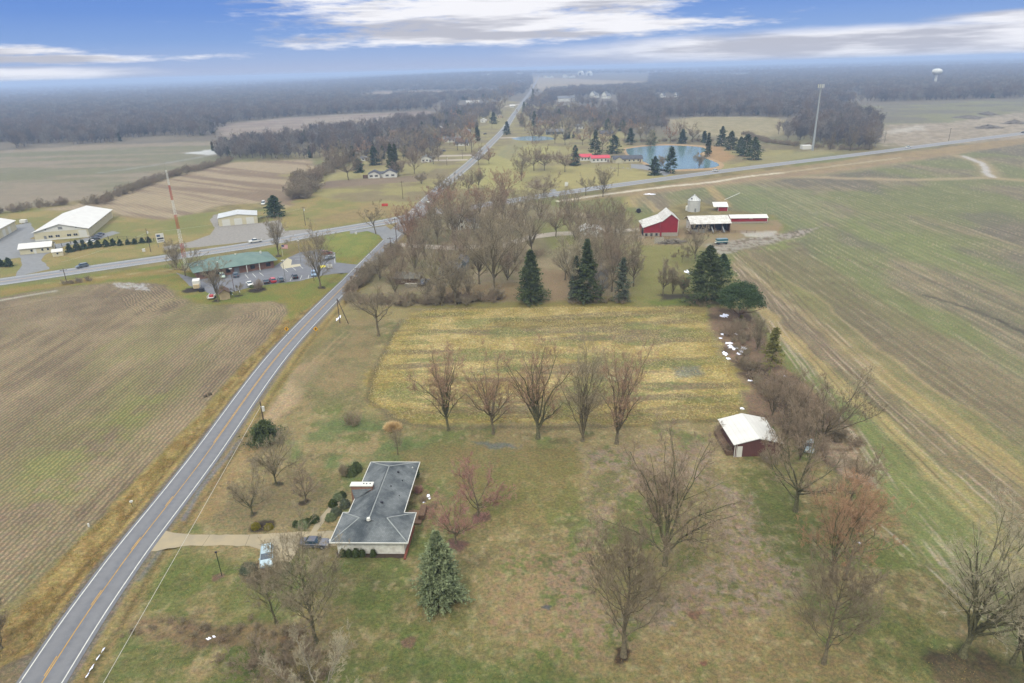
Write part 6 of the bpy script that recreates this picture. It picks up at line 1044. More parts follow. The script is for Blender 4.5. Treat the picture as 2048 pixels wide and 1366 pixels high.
post_fence('rail_fence', 'brown rail fence along the muddy cattle yard', [(1425, 467), (1470, 466), (1510, 466)]); post_fence('wire_fence', 'short wooden pen fence in front of the barn foundation', [(1290, 478), (1320, 479), (1352, 478)], 1.5, 3, 2); post_fence('yard_fence', 'black wire fence along the storage yard edge', [(112, 498), (180, 480), (255, 480), (320, 484)], 1.8, 4, 2, BLACK)
# --- warehouse group
wh, W = (thing('warehouse', 'large cream warehouse with bright white gable roof and dark small windows', 'warehouse', (-223.6, 319.3), R_(16.8)), 22.8); D = 50.5; wall_, ro_ = vol(wh, 0, W, 0, D, 4.2, 3.0, 'y', CREAM, WROOF, .6)
m = MB(); m.add([(-.02, -.05, 4.0), (W + .02, -.05, 4.0), (W / 2, -.05, 7.1)], [(0, 1, 2)]); m.build('gable_panel', TRIM, wh); MB().box(0, W, -.08, 0, 0, .7).build('base_panel', TRIM, wh)
for u in (.27, .31, .40, .44, .61, .65, .73, .77): opening(wh, 'window', 'f', W * u, 1.2, .8, 1.0)
opening(wh, 'door', 'f', W * .19, 0, 1.1, 2.2, GREYM); opening(wh, 'door', 'f', W * .89, .1, W * .15, 3.5, TRIM, name='roll_up_door'); m = MB().box(W * .46, W * .54, -.1, -.04, 4.7, 5.9); m.build('wall_sign', GREYM, wh)
for u in (.22, .78): MB().box(W * u, W * u + .5, -.2, -.05, 4.9, 5.2).build('wall_lamp', BLACK, wh)
for u in (.1, .3, .5, .7, .9): MB().box(W, W + .12, D * u, D * u + .6, 3.2, 3.6).build('wall_lamp', BLACK, wh)
w2, W = place('warehouse', 'cream warehouse cut off by the left edge of the picture', 'warehouse', (-60, 512), (34, 459)); vol(w2, 0, W, 0, 22, 4.6, 3.0, 'x', CREAM, WROOF, .6)
for u in (.72, .84): opening(w2, 'door', 'f', W * u, 0, 3.4, 3.4, TRIM, name='roll_up_door')
of, W = place('office_building', 'low cream office with white roof in front of the large warehouse', 'office', (41, 510), (104, 504)); vol(of, 0, W, 0, 6.5, 2.7, 1.5, 'x', CREAM, WROOF, .5)
for u in (.38, .72, .9): opening(of, 'window', 'f', W * u, 1.0, .8, .9)
opening(of, 'door', 'f', W * .48, 0, 1.0, 2.1, TRIM); opening(of, 'window', 'r', 3.2, 1.2, 1.2, 1.0, x0=W)
ts, W = place('garden_shed', 'tiny cream shed with white roof at the yard entrance', 'shed', (106, 514), (127, 511.5)); vol(ts, 0, W, 0, 3.2, 2.0, .9, 'x', CREAM, WROOF, .2); opening(ts, 'window', 'f', W * .5, .9, .7, .7)
x, y = G(31, 449); o = MB().box(-1.6, 1.6, -1, 1, .3, 1.8).cyl((-.8, -1.05, .3), (-.8, 1.05, .3), .3).build('box_trailer', TRIM); o.location = (*G(48, 446), 0); tag(o, 'small white trailer parked behind the storage yard', 'trailer')
ga, W = place('triple_garage', 'pale metal garage with three white roll up doors by the highway', 'garage', (438.5, 453), (516, 446)); vol(ga, 0, W, 0, 13, 4.0, 1.3, 'y', CREAM, ribbed('grey_white_roof', A(206, 210, 218), 1, .9, .25, .06, .5), .3)
for i in range(3): opening(ga, 'door', 'f', W * (.19 + .31 * i), 0, W * .2, 3.3, TRIM, name='roll_up_door')
MB().box(W * .49, W * .54, 5.9, 6.3, 5.25, 5.6).build('roof_vent', TRIM, ga)
# --- clinic
cl_, W = place('clinic', 'brick clinic with long green metal hipped roof by the parking lot', 'building', (393, 562), (555, 536)); vol(cl_, .8, W - .8, 1.5, 15, 3.0, 2.9, 'hip', BRICK, GREENR, 1.4, hipin=7.5)
for u in (.12, .26, .40, .62, .70, .78, .90):
    MB().box(W * u - .12, W * u + .12, .2, .45, 0, 3.0).build('post', TRIM, cl_) if u in (.62, .78) else opening(cl_, 'window', 'f', W * u, .9, 1.6, 1.4, y0=1.5, fm=BRN)
opening(cl_, 'door', 'f', W * .5, 0, 1.8, 2.2, GREYM, y0=1.5)
for x_, y_, z_ in ((W * .3, 5, 4.6), (W * .55, 8, 5.8), (W * .88, 9.5, 5.1), (W * .07, 7, 4.0)): MB().cyl((x_, y_, z_ - .8), (x_, y_, z_ + .3), .35, None, 10).build('roof_vent', TRIM, cl_)
t1, W = place('garden_shed', 'tan shed with brown roof at the edge of the clinic lot', 'shed', (441, 600), (461, 597)); vol(t1, 0, W, 0, 5, 2.2, 1.1, 'y', TANW, BRN, .25); MB().box(W * .2, W * .7, -.8, 0, 0, .1).build('ramp', CONC, t1)
x, y = G(395, 575); t_ = thing('storage_trailer', 'white box trailer in the mulch at the left of the clinic lot', 'trailer', (x, y), R_(110)); MB().box(-2.2, 1.6, -1.2, 1.2, .5, 3.0).build('body', TRIM, t_); MB().box(-3.2, -2.2, -1, 1, .5, 1.8).build('crate', TANW, t_)
for sx in (-1, 1): MB().cyl((0, sx * 1.0, .4), (0, sx * 1.25, .4), .4, None, 12).build('wheel', BLACK, t_)
x, y = G(424, 596); t_ = thing('flatbed_trailer', 'white open trailer with a red load beside the tan shed', 'trailer', (x, y), R_(100)); MB().box(-2, 2, -1.1, 1.1, .5, .65).build('deck', TRIM, t_); MB().box(-2, 2, 1.02, 1.1, .65, 1.2).build('side_board', TRIM, t_); MB().box(-2, 2, -1.1, -1.02, .65, 1.2).build('side_board', TRIM, t_); MB().box(-1.2, .2, -.7, .5, .66, 1.3).build('red_load', mat('red_paint', A(190, 60, 60), .5), t_)
for sx in (-1, 1): MB().cyl((0, sx * 1.15, .4), (0, sx * 1.3, .4), .4, None, 12).build('wheel', BLACK, t_)
x, y = G(385, 590); o = MB().box(-.8, .8, -.6, .6, 0, 1.3).build('waste_bin', BLACK); o.location = (*G(404, 583), 0); tag(o, 'black waste container beside the white box trailer', 'waste bin')
# --- houses in the grove
hb, W = place('bungalow', 'blue grey bungalow with white framed windows behind bare trees', 'house', (879, 552), (917, 552)); vol(hb, 0, W, 0, 7, 2.7, 1.5, 'y', BLUEW, GREYR, .4); vol(hb, W * .62, W * 1.25, 7.2, 15, 3.0, 2.0, 'y', BLUEW, GREYR, .4, wname='rear_wall', rname='rear_roof')
for u in (.08, .45, .75): opening(hb, 'window', 'f', W * u + .4, 1.0, 1.0, 1.1)
od, W = place('old_shed', 'low old shed with dark mossy roof near the road', 'shed', (788, 572), (836, 572)); vol(od, 0, W, 2, 8, 2.2, 1.3, 'x', BRN, mat('mossy_roof', A(96, 94, 88), .9, .2, 1, col2=A(120, 116, 106)), .4); MB().box(W * .5, W, -1.5, -.2, 0, 1.2).build('board_bench', mat('weathered_boards', A(176, 170, 160)), od)
for u in (.1, .5, .95): MB().box(W * u, W * u + .15, .4, .55, 0, 2.2).build('post', BRN, od)
wb, W = place('white_garage', 'white roofed garage behind the pale grove trees', 'garage', (1161, 476), (1206, 474)); vol(wb, 0, W, 0, 9, 3.0, 1.6, 'y', WHITEW, WROOF, .4); opening(wb, 'door', 'f', W * .3, 0, 2.6, 2.4, TRIM, name='garage_door'); opening(wb, 'door', 'f', W * .7, 0, 2.6, 2.4, TRIM, name='garage_door')
fh, W = place('farmhouse', 'white farmhouse glimpsed through the red tipped grove trees', 'house', (903, 462), (962, 458)); vol(fh, 0, W * .5, 0, 9, 5.2, 2.4, 'y', WHITEW, GREYR, .4); vol(fh, W * .5, W, 2, 9, 3.2, 1.6, 'x', WHITEW, GREYR, .35, wname='side_wall', rname='side_roof')
for u in (.12, .36):
    for z in (.9, 3.4): opening(fh, 'window', 'f', W * u, z, .9, 1.3)
gg, W = place('grey_outbuilding', 'weathered grey metal outbuilding behind the tallest spruce', 'outbuilding', (1190, 577), (1216, 577)); vol(gg, 0, W, 0, 8, 4.2, 2.6, 'y', ribbed('grey_metal_wall', A(150, 154, 164), 0, .5, .25, .1), GREYR, .2); opening(gg, 'door', 'f', W * .5, 0, 1.0, 2.0, GREYM)
# --- white shuttered house left of the north road
ws_, W = place('shuttered_house', 'white house with black shutters and two front gables beyond the junction', 'house', (737, 357), (794, 354.5)); vol(ws_, 0, W * .4, 0, 11, 2.8, 1.9, 'y', WHITEW, DKR, .4); vol(ws_, W * .52, W, 0, 11, 2.9, 2.4, 'y', WHITEW, DKR, .4, wname='right_wall', rname='right_roof'); vol(ws_, W * .38, W * .54, 3, 10, 2.5, 1.2, 'x', WHITEW, DKR, .2, wname='link_wall', rname='link_roof')
for u in (.1, .28, .66, .86):
    opening(ws_, 'window', 'f', W * u, 1.0, .9, 1.2)
    for s in (-1, 1): MB().box(W * u + s * .8 - .25, W * u + s * .8 + .25, -.08, -.02, .9, 2.3).build('shutter', BLACK, ws_)
o = MB().box(-1.6, 1.6, -.8, .8, 0, 2.3).build('brown_playhouse', BRN); o.location = (*G(731, 356.5), 0); tag(o, 'dark brown garden hut touching the white shuttered house', 'hut')
# --- village houses
HG = 'houses of the distant village'
def house(lb, px, py, wpx, wm, rm, ridge='x', h=2.8, rise=1.8, D=8, nw_=3, name='village_house', cat='house'):
    t_, W = place(name, lb, cat, (px - wpx / 2, py), (px + wpx / 2, py - wpx * .028)); vol(t_, 0, W, 0, D, h, rise, ridge, wm, rm, .5)
    for i in range(nw_): opening(t_, 'window', 'f', W * (i + .6) / (nw_ + .6), h * .35, 1.2, 1.2)
    opening(t_, 'door', 'f', W * .92, 0, 1.1, 2.1, BRN); return t_, W
house('white building with bright red roof, left of two near the pond', 1172, 322, 22, WHITEW, REDR, 'x', 3, 1.8, 10); house('white building with bright red roof, right of two near the pond', 1201, 325, 36, WHITEW, REDR, 'x', 3.2, 1.6, 10, 4)
rt, W = house('cream ranch house with dark grey roof on the pond shore', 1256, 326, 58, mat('cream_wall', A(206, 200, 178), .8), DKR, 'x', 2.8, 2.0, 11, 6); vol(rt, W * .05, W * .3, -2, 3, 2.7, 1.8, 'y', mat('cream_wall', A(206, 200, 178)), DKR, .4, wname='porch_wall', rname='porch_roof')
house('long grey roofed house above the village pond', 1110, 269, 34, BLUEW, GREYR, 'x', 2.8, 2.4, 12, 4); house('house with dark roof panels behind the pale pines', 1214, 273, 26, TANW, DKR, 'x', 2.8, 2.6, 12); house('house with low white roof left of the large pond', 1254, 258, 18, TANW, WROOF, 'x', 2.6, 1.2, 8, 2)
house('grey house with pale roof in the left village drive', 905, 285, 34, WHITEW, GREYR, 'x', 2.8, 2.4, 12, 4); house('dark roofed house at the end of the left village drive', 924, 292, 26, WHITEW, DKR, 'x', 2.8, 2.4, 9); house('white gabled house half hidden by the big left village tree', 852, 325, 20, WHITEW, GREYR, 'y', 3, 2.4, 10, 2); house('small white shed in the left village yard', 728, 322, 12, WHITEW, GREYR, 'x', 2.4, 1.2, 5, 1)
house('pale long house behind the left village trees', 770, 283, 30, WHITEW, BRN, 'x', 2.8, 1.8, 9, 4); house('small house with brown roof behind the left village trees', 790, 270, 20, TANW, BRN, 'x', 2.8, 2, 9, 2); house('white cottage left of the far road', 967, 245, 12, WHITEW, WROOF, 'y', 3, 2, 9, 1); house('low house with pale roof far behind the left village', 945, 206, 26, WHITEW, WROOFW, 'x', 2.8, 2, 10, 3); house('tan house right of the far road', 1105, 252, 20, TANW, BRN, 'x', 2.8, 2.4, 10, 3)
house('grey roofed house among bare trees right of the far road', 1080, 250, 14, TANW, GREYR, 'x', 2.8, 2.2, 10, 2)
for k, (px, py, w_, lb) in enumerate(((880, 262, 14, 'pale village house behind the rusty trees, nearest'), (935, 268, 14, 'pale village house by the dark narrow evergreen'), (1000, 236, 10, 'small white house left of the far road bend'), (1025, 215, 10, 'white house beside the far road'), (1062, 198, 9, 'pale roof at the top right of the far road'), (1160, 258, 16, 'light house among trees left of the pale pines'), (1290, 262, 14, 'white roofed shed on the far bank of the pond'), (1090, 225, 12, 'light house in the trees right of the far road'))): house(lb, px, py, w_, WHITEW if k % 2 else TANW, GREYR if k % 3 else WROOFW, 'x' if k % 2 else 'y', 2.8, 2.2, 9, 2)
bf, W = house('big white farm building with green grey roof', 1133, 203, 34, WHITEW, GREYR, 'x', 6, 5, 22, 5, 'farm_building', 'building')
for k, (px, py, w_, s, lb) in enumerate(((1187, 196, 15, 9, 'large white many gabled house in the east wood, left'), (1211, 197, 15, 9, 'large white many gabled house in the east wood, right'), (1325, 195, 9, 6, 'white house glimpsed in the east wood, left'), (1352, 194, 7, 6, 'white house glimpsed in the east wood, right'), (1093, 163, 12, 9, 'white farmhouse beside the farthest visible road'), (1133, 162, 15, 12, 'cluster house with pale roof on the far rise'), (978, 162, 9, 8, 'white house on the wooded rise left of the far road'), (1038, 160, 9, 8, 'pale house near the top of the far road'), (1035, 170, 9, 6, 'small pale house below the top of the far road'), (288, 189, 7, 10, 'white farmhouse in the hazy western valley'), (1475, 155, 9, 8, 'pale green roofed house near the eastern skyline'), (1533, 153, 9, 8, 'pale house near the eastern skyline'))):
    t_, W = place('distant_house', lb, 'house', (px - w_ / 2, py), (px + w_ / 2, py)); vol(t_, 0, W * .6, 0, W * .6, s, s * .7, 'y', WHITEW, GREYR, .8); vol(t_, W * .55, W, 2, W * .5, s * .7, s * .5, 'x', WHITEW, GREYR, .8, wname='side_wall', rname='side_roof')
    for u in (.15, .42): opening(t_, 'window', 'f', W * u, s * .4, 1.8, 2.2)
for k, px in enumerate((1160, 1177)):
    t_, W = place('hoop_barn', '%s of two white round roofed barns on the far rise' % ['left', 'right'][k], 'barn', (px - 5, 157.5), (px + 5, 157.3)); m = MB(); P = [(W / 2 + W / 2 * math.cos(a), W * .75 * math.sin(a)) for a in np.linspace(0, math.pi, 11)]; n = len(P); m.add([(x, 0, z) for x, z in P] + [(x, 30, z) for x, z in P], [tuple(range(n)), tuple(range(2 * n - 1, n - 1, -1))] + [(i, i + n, i + n + 1, i + 1) for i in range(n - 1)]); m.build('shell', TRIM, t_); MB().box(W * .3, W * .7, -.3, 0, 0, W * .4).build('door', DARKI, t_)
for k, (px, py) in enumerate(((355, 184), (432, 181))): t_, W = place('distant_warehouse', ['long white roof in the hazy western valley', 'pale roof farther right in the hazy valley'][k], 'warehouse', (px - 6, py), (px + 6, py)); vol(t_, 0, W, 0, 40, 8, 5, 'x', WHITEW, WROOF, 1); opening(t_, 'door', 'f', W / 2, 0, 6, 6, GREYM)
o = MB().box(-4, 4, -3, 3, 0, 3.2).build('equipment_cabinet', TRIM); o.location = (*G(1612, 298), 0); tag(o, 'white equipment shelter at the foot of the cell tower', 'shelter')

# ------------------------------------------------------------------ towers and poles
x, y = G(1625, 301); ct = thing('cell_tower', 'tall grey monopole cell tower with antenna crown', 'tower', (x, y)); H_ = hgt(1625, 301, 170); MB().cyl((0, 0, 0), (0, 0, H_), .95, .45, 12).build('pole', mat('tower_grey', A(176, 182, 192), .5, .05, metal=.2), ct)
m = MB()
for i in range(12): a = 2 * math.pi * i / 12; m.cyl((0, 0, H_ - 1.5), (math.cos(a) * 2.2, math.sin(a) * 2.2, H_ - 1.5), .07, None, 5)
m.build('platform', GREYM, ct)
for i in range(9): a = 2 * math.pi * i / 9; q = MB().box(-.25, .25, -.12, .12, -1.3, 1.3).build('antenna_panel', TRIM, ct); q.location = (math.cos(a) * 2.3, math.sin(a) * 2.3, H_ - .8); q.rotation_euler = (0, 0, a + math.pi / 2)
x, y = G(374, 541); rm_ = thing('radio_mast', 'red and white lattice radio mast behind the clinic', 'mast', (x, y)); H_ = hgt(374, 541, 340); RED_ = mat('mast_red', A(190, 62, 48), .6, .08); nb = 7
for k in range(nb):
    z0 = H_ * k / nb; z1 = H_ * (k + 1) / nb; m = MB(); n = 5
    def rr__(z): return .85 - .6 * z / H_
    for i in range(3):
        a = 2 * math.pi * i / 3; b_ = 2 * math.pi * (i + 1) / 3; P = lambda z, q: (math.cos(q) * rr__(z), math.sin(q) * rr__(z), z); m.cyl(P(z0, a), P(z1, a), .05, None, 5)
        for j in range(n): za = z0 + (z1 - z0) * j / n; zb = z0 + (z1 - z0) * (j + 1) / n; m.cyl(P(za, a), P(zb, b_), .022, None, 4); m.cyl(P(za, b_), P(zb, a), .022, None, 4); m.cyl(P(za, a), P(za, b_), .022, None, 4)
    m.build('mast_section', RED_ if k % 2 else TRIM, rm_)
MB().cyl((0, 0, H_), (0, 0, H_ + 2.5), .04, None, 4).build('aerial', GREYM, rm_)
x, y = G(1868, 176); wt_ = thing('water_tower', 'white bulbous water tower above the eastern woods', 'water tower', (x, y)); Wt = 9.5 * mpp(1868, 176); zt = hgt(1868, 176, 137); zb = hgt(1868, 176, 149.5); m = MB(); K = 12; n = 24
pts = [((zb + zt) / 2 + (zt - zb) / 2 * math.sin(a), Wt * math.cos(a) ** .8 if math.cos(a) > 0 else 0) for a in np.linspace(-math.pi / 2 + .01, math.pi / 2 - .01, K)]; vs = [(r * math.cos(2 * math.pi * i / n), r * math.sin(2 * math.pi * i / n), z) for z, r in pts for i in range(n)]; m.add(vs, [(j * n + i, j * n + (i + 1) % n, (j + 1) * n + (i + 1) % n, (j + 1) * n + i) for j in range(K - 1) for i in range(n)] + [tuple(range(n - 1, -1, -1)), tuple(range((K - 1) * n, K * n))]); m.build('tank', TRIM, wt_, True); MB().cyl((0, 0, 0), (0, 0, zb + 2), Wt * .32, Wt * .22, 16).build('stem', TRIM, wt_)
def upole(lb, b_, top, arm=True, box=False, r=.17, lean=(0, 0), rot=0.3, name='utility_pole', m=None, cat='pole'):
    x, y = G(*b_); h = hgt(*b_, top); t_ = thing(name, lb, cat, (x, y), rot); MB().cyl((0, 0, -.2), (lean[0] * h, lean[1] * h, h), r, r * .7, 8).build('pole', m or POLEM, t_)
    if arm:
        MB().box(-1.2, 1.2, -.06, .06, h - .7, h - .55).build('crossarm', m or POLEM, t_)
        for s in (-1.05, 0, 1.05): MB().cyl((s, 0, h - .55), (s, 0, h - .3), .06, None, 6).build('insulator', GREYM, t_)
    if box: MB().cyl((.35, 0, h - 2.2), (.35, 0, h - 1.2), .28, None, 10).build('transformer', TRIM, t_)
    return t_, (x, y, h)
_, pA = upole('wooden utility pole with white transformer rising from the roadside evergreen', (534, 880), 803, False, True, .16)
upole('upright pole of the braced pair beside the road', (680, 646), 597, False, False, .16)
x0, y0 = G(697, 647); x1, y1 = G(680, 646); h = hgt(680, 646, 597); o = MB().cyl((x0 - x1, y0 - y1, -.2), (.15, 0, h - .3), .15, .12, 8).build('brace_pole', POLEM); o.location = (x1, y1, 0); tag(o, 'slanting brace pole leaning on the upright pole by the road', 'pole')
for lb, b_, tp, am, bx2, r_ in (('roadside pole at the left edge of the grove', (783, 507), 474, True, False, .15), ('leaning pole near the road junction', (794, 488), 436, True, False, .15), ('pole in the brown grass before the junction', (806, 398), 362, True, False, .15), ('wooden pole left of the dark car, south of the highway', (134, 566), 537, True, False, .15), ('pale pole with lamp north of the highway', (302, 504), 457, False, True, .14), ('wooden pole with white box right of the triple garage', (611, 451), 413, True, True, .15), ('pale pole on the pond house lawn', (1236, 352), 326, True, False, .15), ('pole at the gravel workings, left', (1769, 285), 266, True, False, .15), ('tall pole at the gravel workings, right', (1897, 282), 256, True, False, .18), ('white pole beside the north road, nearest', (894, 331), 313, False, True, .13), ('pole at the village drive', (925, 318), 300, True, False, .13), ('pole left of the north road by the rusty trees', (947, 293), 268, True, False, .13), ('pole farther up the north road', (984, 258), 240, True, False, .13), ('pole beyond the village conifers', (1006, 236), 220, True, False, .13)): upole(lb, b_, tp, am, bx2, r_)
for k, (lb, b_, tp) in enumerate((('clinic lot lamp post at the left, before the crooked tree', (469, 583), 538), ('tall clinic lot lamp post in the middle of the lot', (572, 567), 521), ('lamp post beside the blue car in the clinic lot', (628, 562), 514), ('lamp post behind the clinic entrance walk', (602, 525), 482))):
    x, y = G(*b_); h = hgt(*b_, tp); t_ = thing('lamp_post', lb, 'lamp post', (x, y), .3, 'lamp posts of the clinic lot'); MB().cyl((0, 0, 0), (0, 0, h), .09, .07, 8).build('post', GREYM if k % 2 else BRN, t_); MB().box(-.5, .5, -.2, .2, h, h + .18).build('lamp_head', TRIM, t_)
x, y = G(444, 1152); h = hgt(444, 1152, 1104); t_ = thing('yard_post', 'thin dark green post on the lawn below the driveway', 'post', (x, y)); MB().cyl((0, 0, 0), (-.1, 0, h), .06, .05, 6).build('post', mat('dark_green_paint', A(40, 58, 44), .6), t_); MB().box(-.25, .05, -.1, .1, h - .15, h + .05).build('cap', BLACK, t_)
def wire(lb, a, b_, sag, r=.03, n=14):
    a = np.array(a); b_ = np.array(b_); P = [a + (b_ - a) * t_ - np.array([0, 0, 4 * sag * t_ * (1 - t_)]) for t_ in np.linspace(0, 1, n)]; m = MB()
    for p, q in zip(P[:-1], P[1:]): m.cyl(tuple(p), tuple(q), r, None, 5)
    o = m.build('power_line', mat('pale_cable', A(206, 202, 196), .5, .05)); tag(o, lb, 'cable')
hh_ = pA[2] - 1.0; q0 = G(205, 1366, 7.4); q1 = G(521, 812, hh_); dv = np.array(q0) - np.array([pA[0], pA[1]]); e_ = np.array([pA[0], pA[1]]) + dv * 1.6
wire('pale overhead cable running from the roadside pole down over the driveway', (pA[0], pA[1], hh_), (e_[0], e_[1], hh_ + (7.4 - hh_) * 1.6 * .9), .2, .035)
_a = G(134, 566); _b = G(302, 504); _c = G(611, 451); wire('thin overhead line along the highway, western span', (_a[0], _a[1], 8), (_b[0], _b[1], 8.5), .8, .02); wire('thin overhead line along the highway, eastern span', (_b[0], _b[1], 8.5), (_c[0], _c[1], 8.5), 1.0, .02)
# --- signs, flag, mailboxes
YS = mat('sign_yellow', A(236, 176, 40), .5, .04)
for lb, b_, c_ in (('yellow diamond road sign on the field side of the road', (575, 670.5), 657.5), ('yellow diamond road sign on the hay field side of the road', (633.4, 671.5), 657.6)):
    x, y = G(*b_); z = hgt(*b_, c_); t_ = thing('warning_sign', lb, 'road sign', (x, y), 0, 'yellow diamond signs beside the road'); MB().cyl((0, 0, 0), (0, 0, z), .05, None, 6).build('post', GREYM, t_); s = .72; pn = MB(); pn.add([(0, -.07, z - s), (s, -.07, z), (0, -.07, z + s), (-s, -.07, z), (0, -.1, z - s), (s, -.1, z), (0, -.1, z + s), (-s, -.1, z)], [(0, 3, 2, 1), (4, 5, 6, 7), (0, 1, 5, 4), (1, 2, 6, 5), (2, 3, 7, 6), (3, 0, 4, 7)]); q = pn.build('sign_panel', YS, t_); MB().box(-.08, .08, -.13, -.105, z - .36, z + .36).box(-.3, .3, -.135, -.11, z - .06, z + .1).build('symbol', BLACK, q)
x, y = G(324, 493); t_ = thing('pylon_sign', 'tall white business sign with dark panels by the highway', 'sign', (x, y), R_(35)); z = hgt(324, 493, 467)
for s in (-1.4, 1.4): MB().cyl((s, 0, 0), (s, 0, z), .1, None, 6).build('post', GREYM, t_)
pn = MB().box(-1.6, 1.6, -.12, .12, z - 4.0, z).build('sign_panel', TRIM, t_); MB().box(-1.3, .1, -.14, -.13, z - 1.4, z - .5).build('dark_block', mat('sign_blue', A(70, 90, 130), .5), pn); MB().box(-1.2, 1.3, -.14, -.13, z - 2.6, z - 1.9).build('dark_block', BLACK, pn); MB().box(-1.2, 1.2, -.14, -.13, z - 3.5, z - 3.1).build('dark_block', GREYM, pn)
for nm, lb, b_, w_, h_, m_ in (('banner_sign', 'low red banner sign in the grass by the junction', (770, 414), 3.4, 1.4, mat('banner_red', A(206, 70, 62), .6)), ('yard_sign', 'white board sign at the end of the side street', (1133, 374), 2.2, 2.6, TRIM), ('direction_sign', 'white entrance sign in front of the clinic drive', (660, 538), 2.0, 1.4, TRIM)):
    x, y = G(*b_); t_ = thing(nm, lb, 'sign', (x, y), .1); MB().box(-w_ / 2, w_ / 2, -.06, .06, .5, .5 + h_).build('sign_panel', m_, t_)
    for s in (-1, 1): MB().cyl((s * w_ * .45, .1, 0), (s * w_ * .45, .1, .5 + h_), .05, None, 6).build('post', GREYM, t_)
x, y = G(566, 513); h = hgt(566, 513, 468); t_ = thing('flagpole', 'flagpole with United States flag behind the clinic', 'flagpole', (x, y)); MB().cyl((0, 0, 0), (0, 0, h), .06, .04, 8).build('pole', TRIM, t_); FR = mat('flag_red', A(200, 60, 70), .8)
fl = MB()
for i in range(7): fl.box(.05, 2.6, -.02, .02, h * .35 + i * .24, h * .35 + i * .24 + .12)
fo = fl.build('flag', FR, t_); fw = MB()
for i in range(6): fw.box(.05, 2.6, -.018, .018, h * .35 + i * .24 + .12, h * .35 + i * .24 + .24)
fw.build('white_stripe', TRIM, fo); cn_ = MB().box(.04, 1.1, -.03, .03, h * .35 + .75, h * .35 + 1.58).build('canton', mat('flag_blue', A(50, 60, 110), .8), fo); st_ = MB()
for i in range(5):
    for j in range(4): st_.box(.15 + i * .19, .2 + i * .19, -.036, .036, h * .35 + .85 + j * .18, h * .35 + .9 + j * .18)
st_.build('star', TRIM, fo)
for nm, lb, b_, sz in (('mailbox', 'white mailbox on a post across the road from the driveway', (265, 1013), (.5, .25, .3)), ('utility_cabinet', 'white utility cabinet on the verge of the highway', (288, 503), (1.2, .8, 1.2)), ('utility_cabinet', 'small pale cabinet by the junction lawn', (712, 468), (.8, .6, .9))):
    x, y = G(*b_); t_ = thing(nm, lb, 'mailbox' if nm == 'mailbox' else 'cabinet', (x, y), .5); z = .9 if nm == 'mailbox' else 0; MB().box(-sz[0] / 2, sz[0] / 2, -sz[1] / 2, sz[1] / 2, z, z + sz[2]).build('body', TRIM, t_)
    if z: MB().box(-.05, .05, -.05, .05, 0, z).build('post', POLEM, t_)
x, y = G(178, 1053); o = MB().box(-.12, .12, -.1, .1, 0, .6).build('marker_post', TRIM); o.location = (x, y, 0); tag(o, 'white utility marker at the edge of the plowed field', 'marker'); 
for k, (px, py) in enumerate(((409, 794), (418, 790))): o = MB().cyl((0, 0, 0), (.5, .2, .35), .5, .35, 7).build('field_stone', mat('dark_clod', A(88, 78, 62), .9, .2)); o.location = (*G(px, py), 0); tag(o, ['left', 'right'][k] + ' dark clump on the field verge', 'stone')
# spoil heaps at the gravel workings
def heap(lb, px, py, w_, h_, dm, seed):
    x, y = G(px, py); W = w_ * mpp(px, py); n = 26; rng = np.random.RandomState(seed); K = 7; vs = []; fs = []
    for j in range(K):
        q = j / (K - 1)
        for i in range(n): a = 2 * math.pi * i / n; r = (1 - q) ** .8 * (1 + .25 * math.sin(3 * a + seed) + .12 * rng.normal()); vs.append((math.cos(a) * r * W / 2, math.sin(a) * r * dm, h_ * q * (1 + .15 * rng.normal())))
    fs = [(j * n + i, j * n + (i + 1) % n, (j + 1) * n + (i + 1) % n, (j + 1) * n + i) for j in range(K - 1) for i in range(n)]; m = MB().add(vs, fs); o = m.build('spoil_heap', mat('spoil', A(110, 104, 98), .95, .2, .3), smooth=True); o.location = (x, y, 0); tag(o, lb, 'earth heap')
heap('long dark spoil heap in the gravel workings, left', 1938, 236, 50, 3, 18, 1); heap('spoil heap just behind the long dark one', 1975, 229, 30, 3, 14, 2); heap('spoil heap nearest the highway in the gravel workings', 1975, 256, 50, 3, 12, 3); heap('spoil heap at the right edge of the workings', 2028, 247, 40, 3.5, 12, 4)
# rocks on the bank and small garden things
for k, (px, py) in enumerate(((1222, 335), (1229, 337), (1246, 336), (1255, 337), (1262, 338))): o = MB().cyl((0, 0, -.2), (.2, .1, .7), .9, .4, 7).build('boulder', STONE); o.location = (*G(px, py), 0); tag(o, ['first', 'second', 'third', 'fourth', 'fifth'][k] + ' pale boulder from the left on the pond house lawn', 'boulder', 'boulders on the pond house lawn')

# ------------------------------------------------------------------ vehicles
def paint(n, c): return mat(n, A(*c), .3, .03, 1, coat=.6, spec=.5)
PC = dict(silver=paint('silver_paint', (172, 196, 212)), dgrey=paint('dark_grey_paint', (86, 88, 100)), black=paint('black_paint', (36, 38, 44)), white=paint('white_car_paint', (236, 238, 240)), red=paint('red_car_paint', (196, 40, 58)), dred=paint('dark_red_paint', (130, 36, 46)), blue=paint('light_blue_paint', (130, 160, 196)), green=paint('pale_green_paint', (190, 210, 200)), slate=paint('slate_paint', (96, 110, 124)), teal=paint('teal_paint', (40, 104, 116)))
TYRE = mat('tyre', (.02, .02, .02), .9, .1); RIM = mat('rim', A(170, 172, 176), .4, .05, metal=.5); HL = mat('headlight_glass', A(230, 232, 236), .2, .02); TL = mat('tail_light', A(170, 20, 24), .4, .05); GLS = mat('car_glass', A(52, 70, 84), .08, .1, spec=.6)
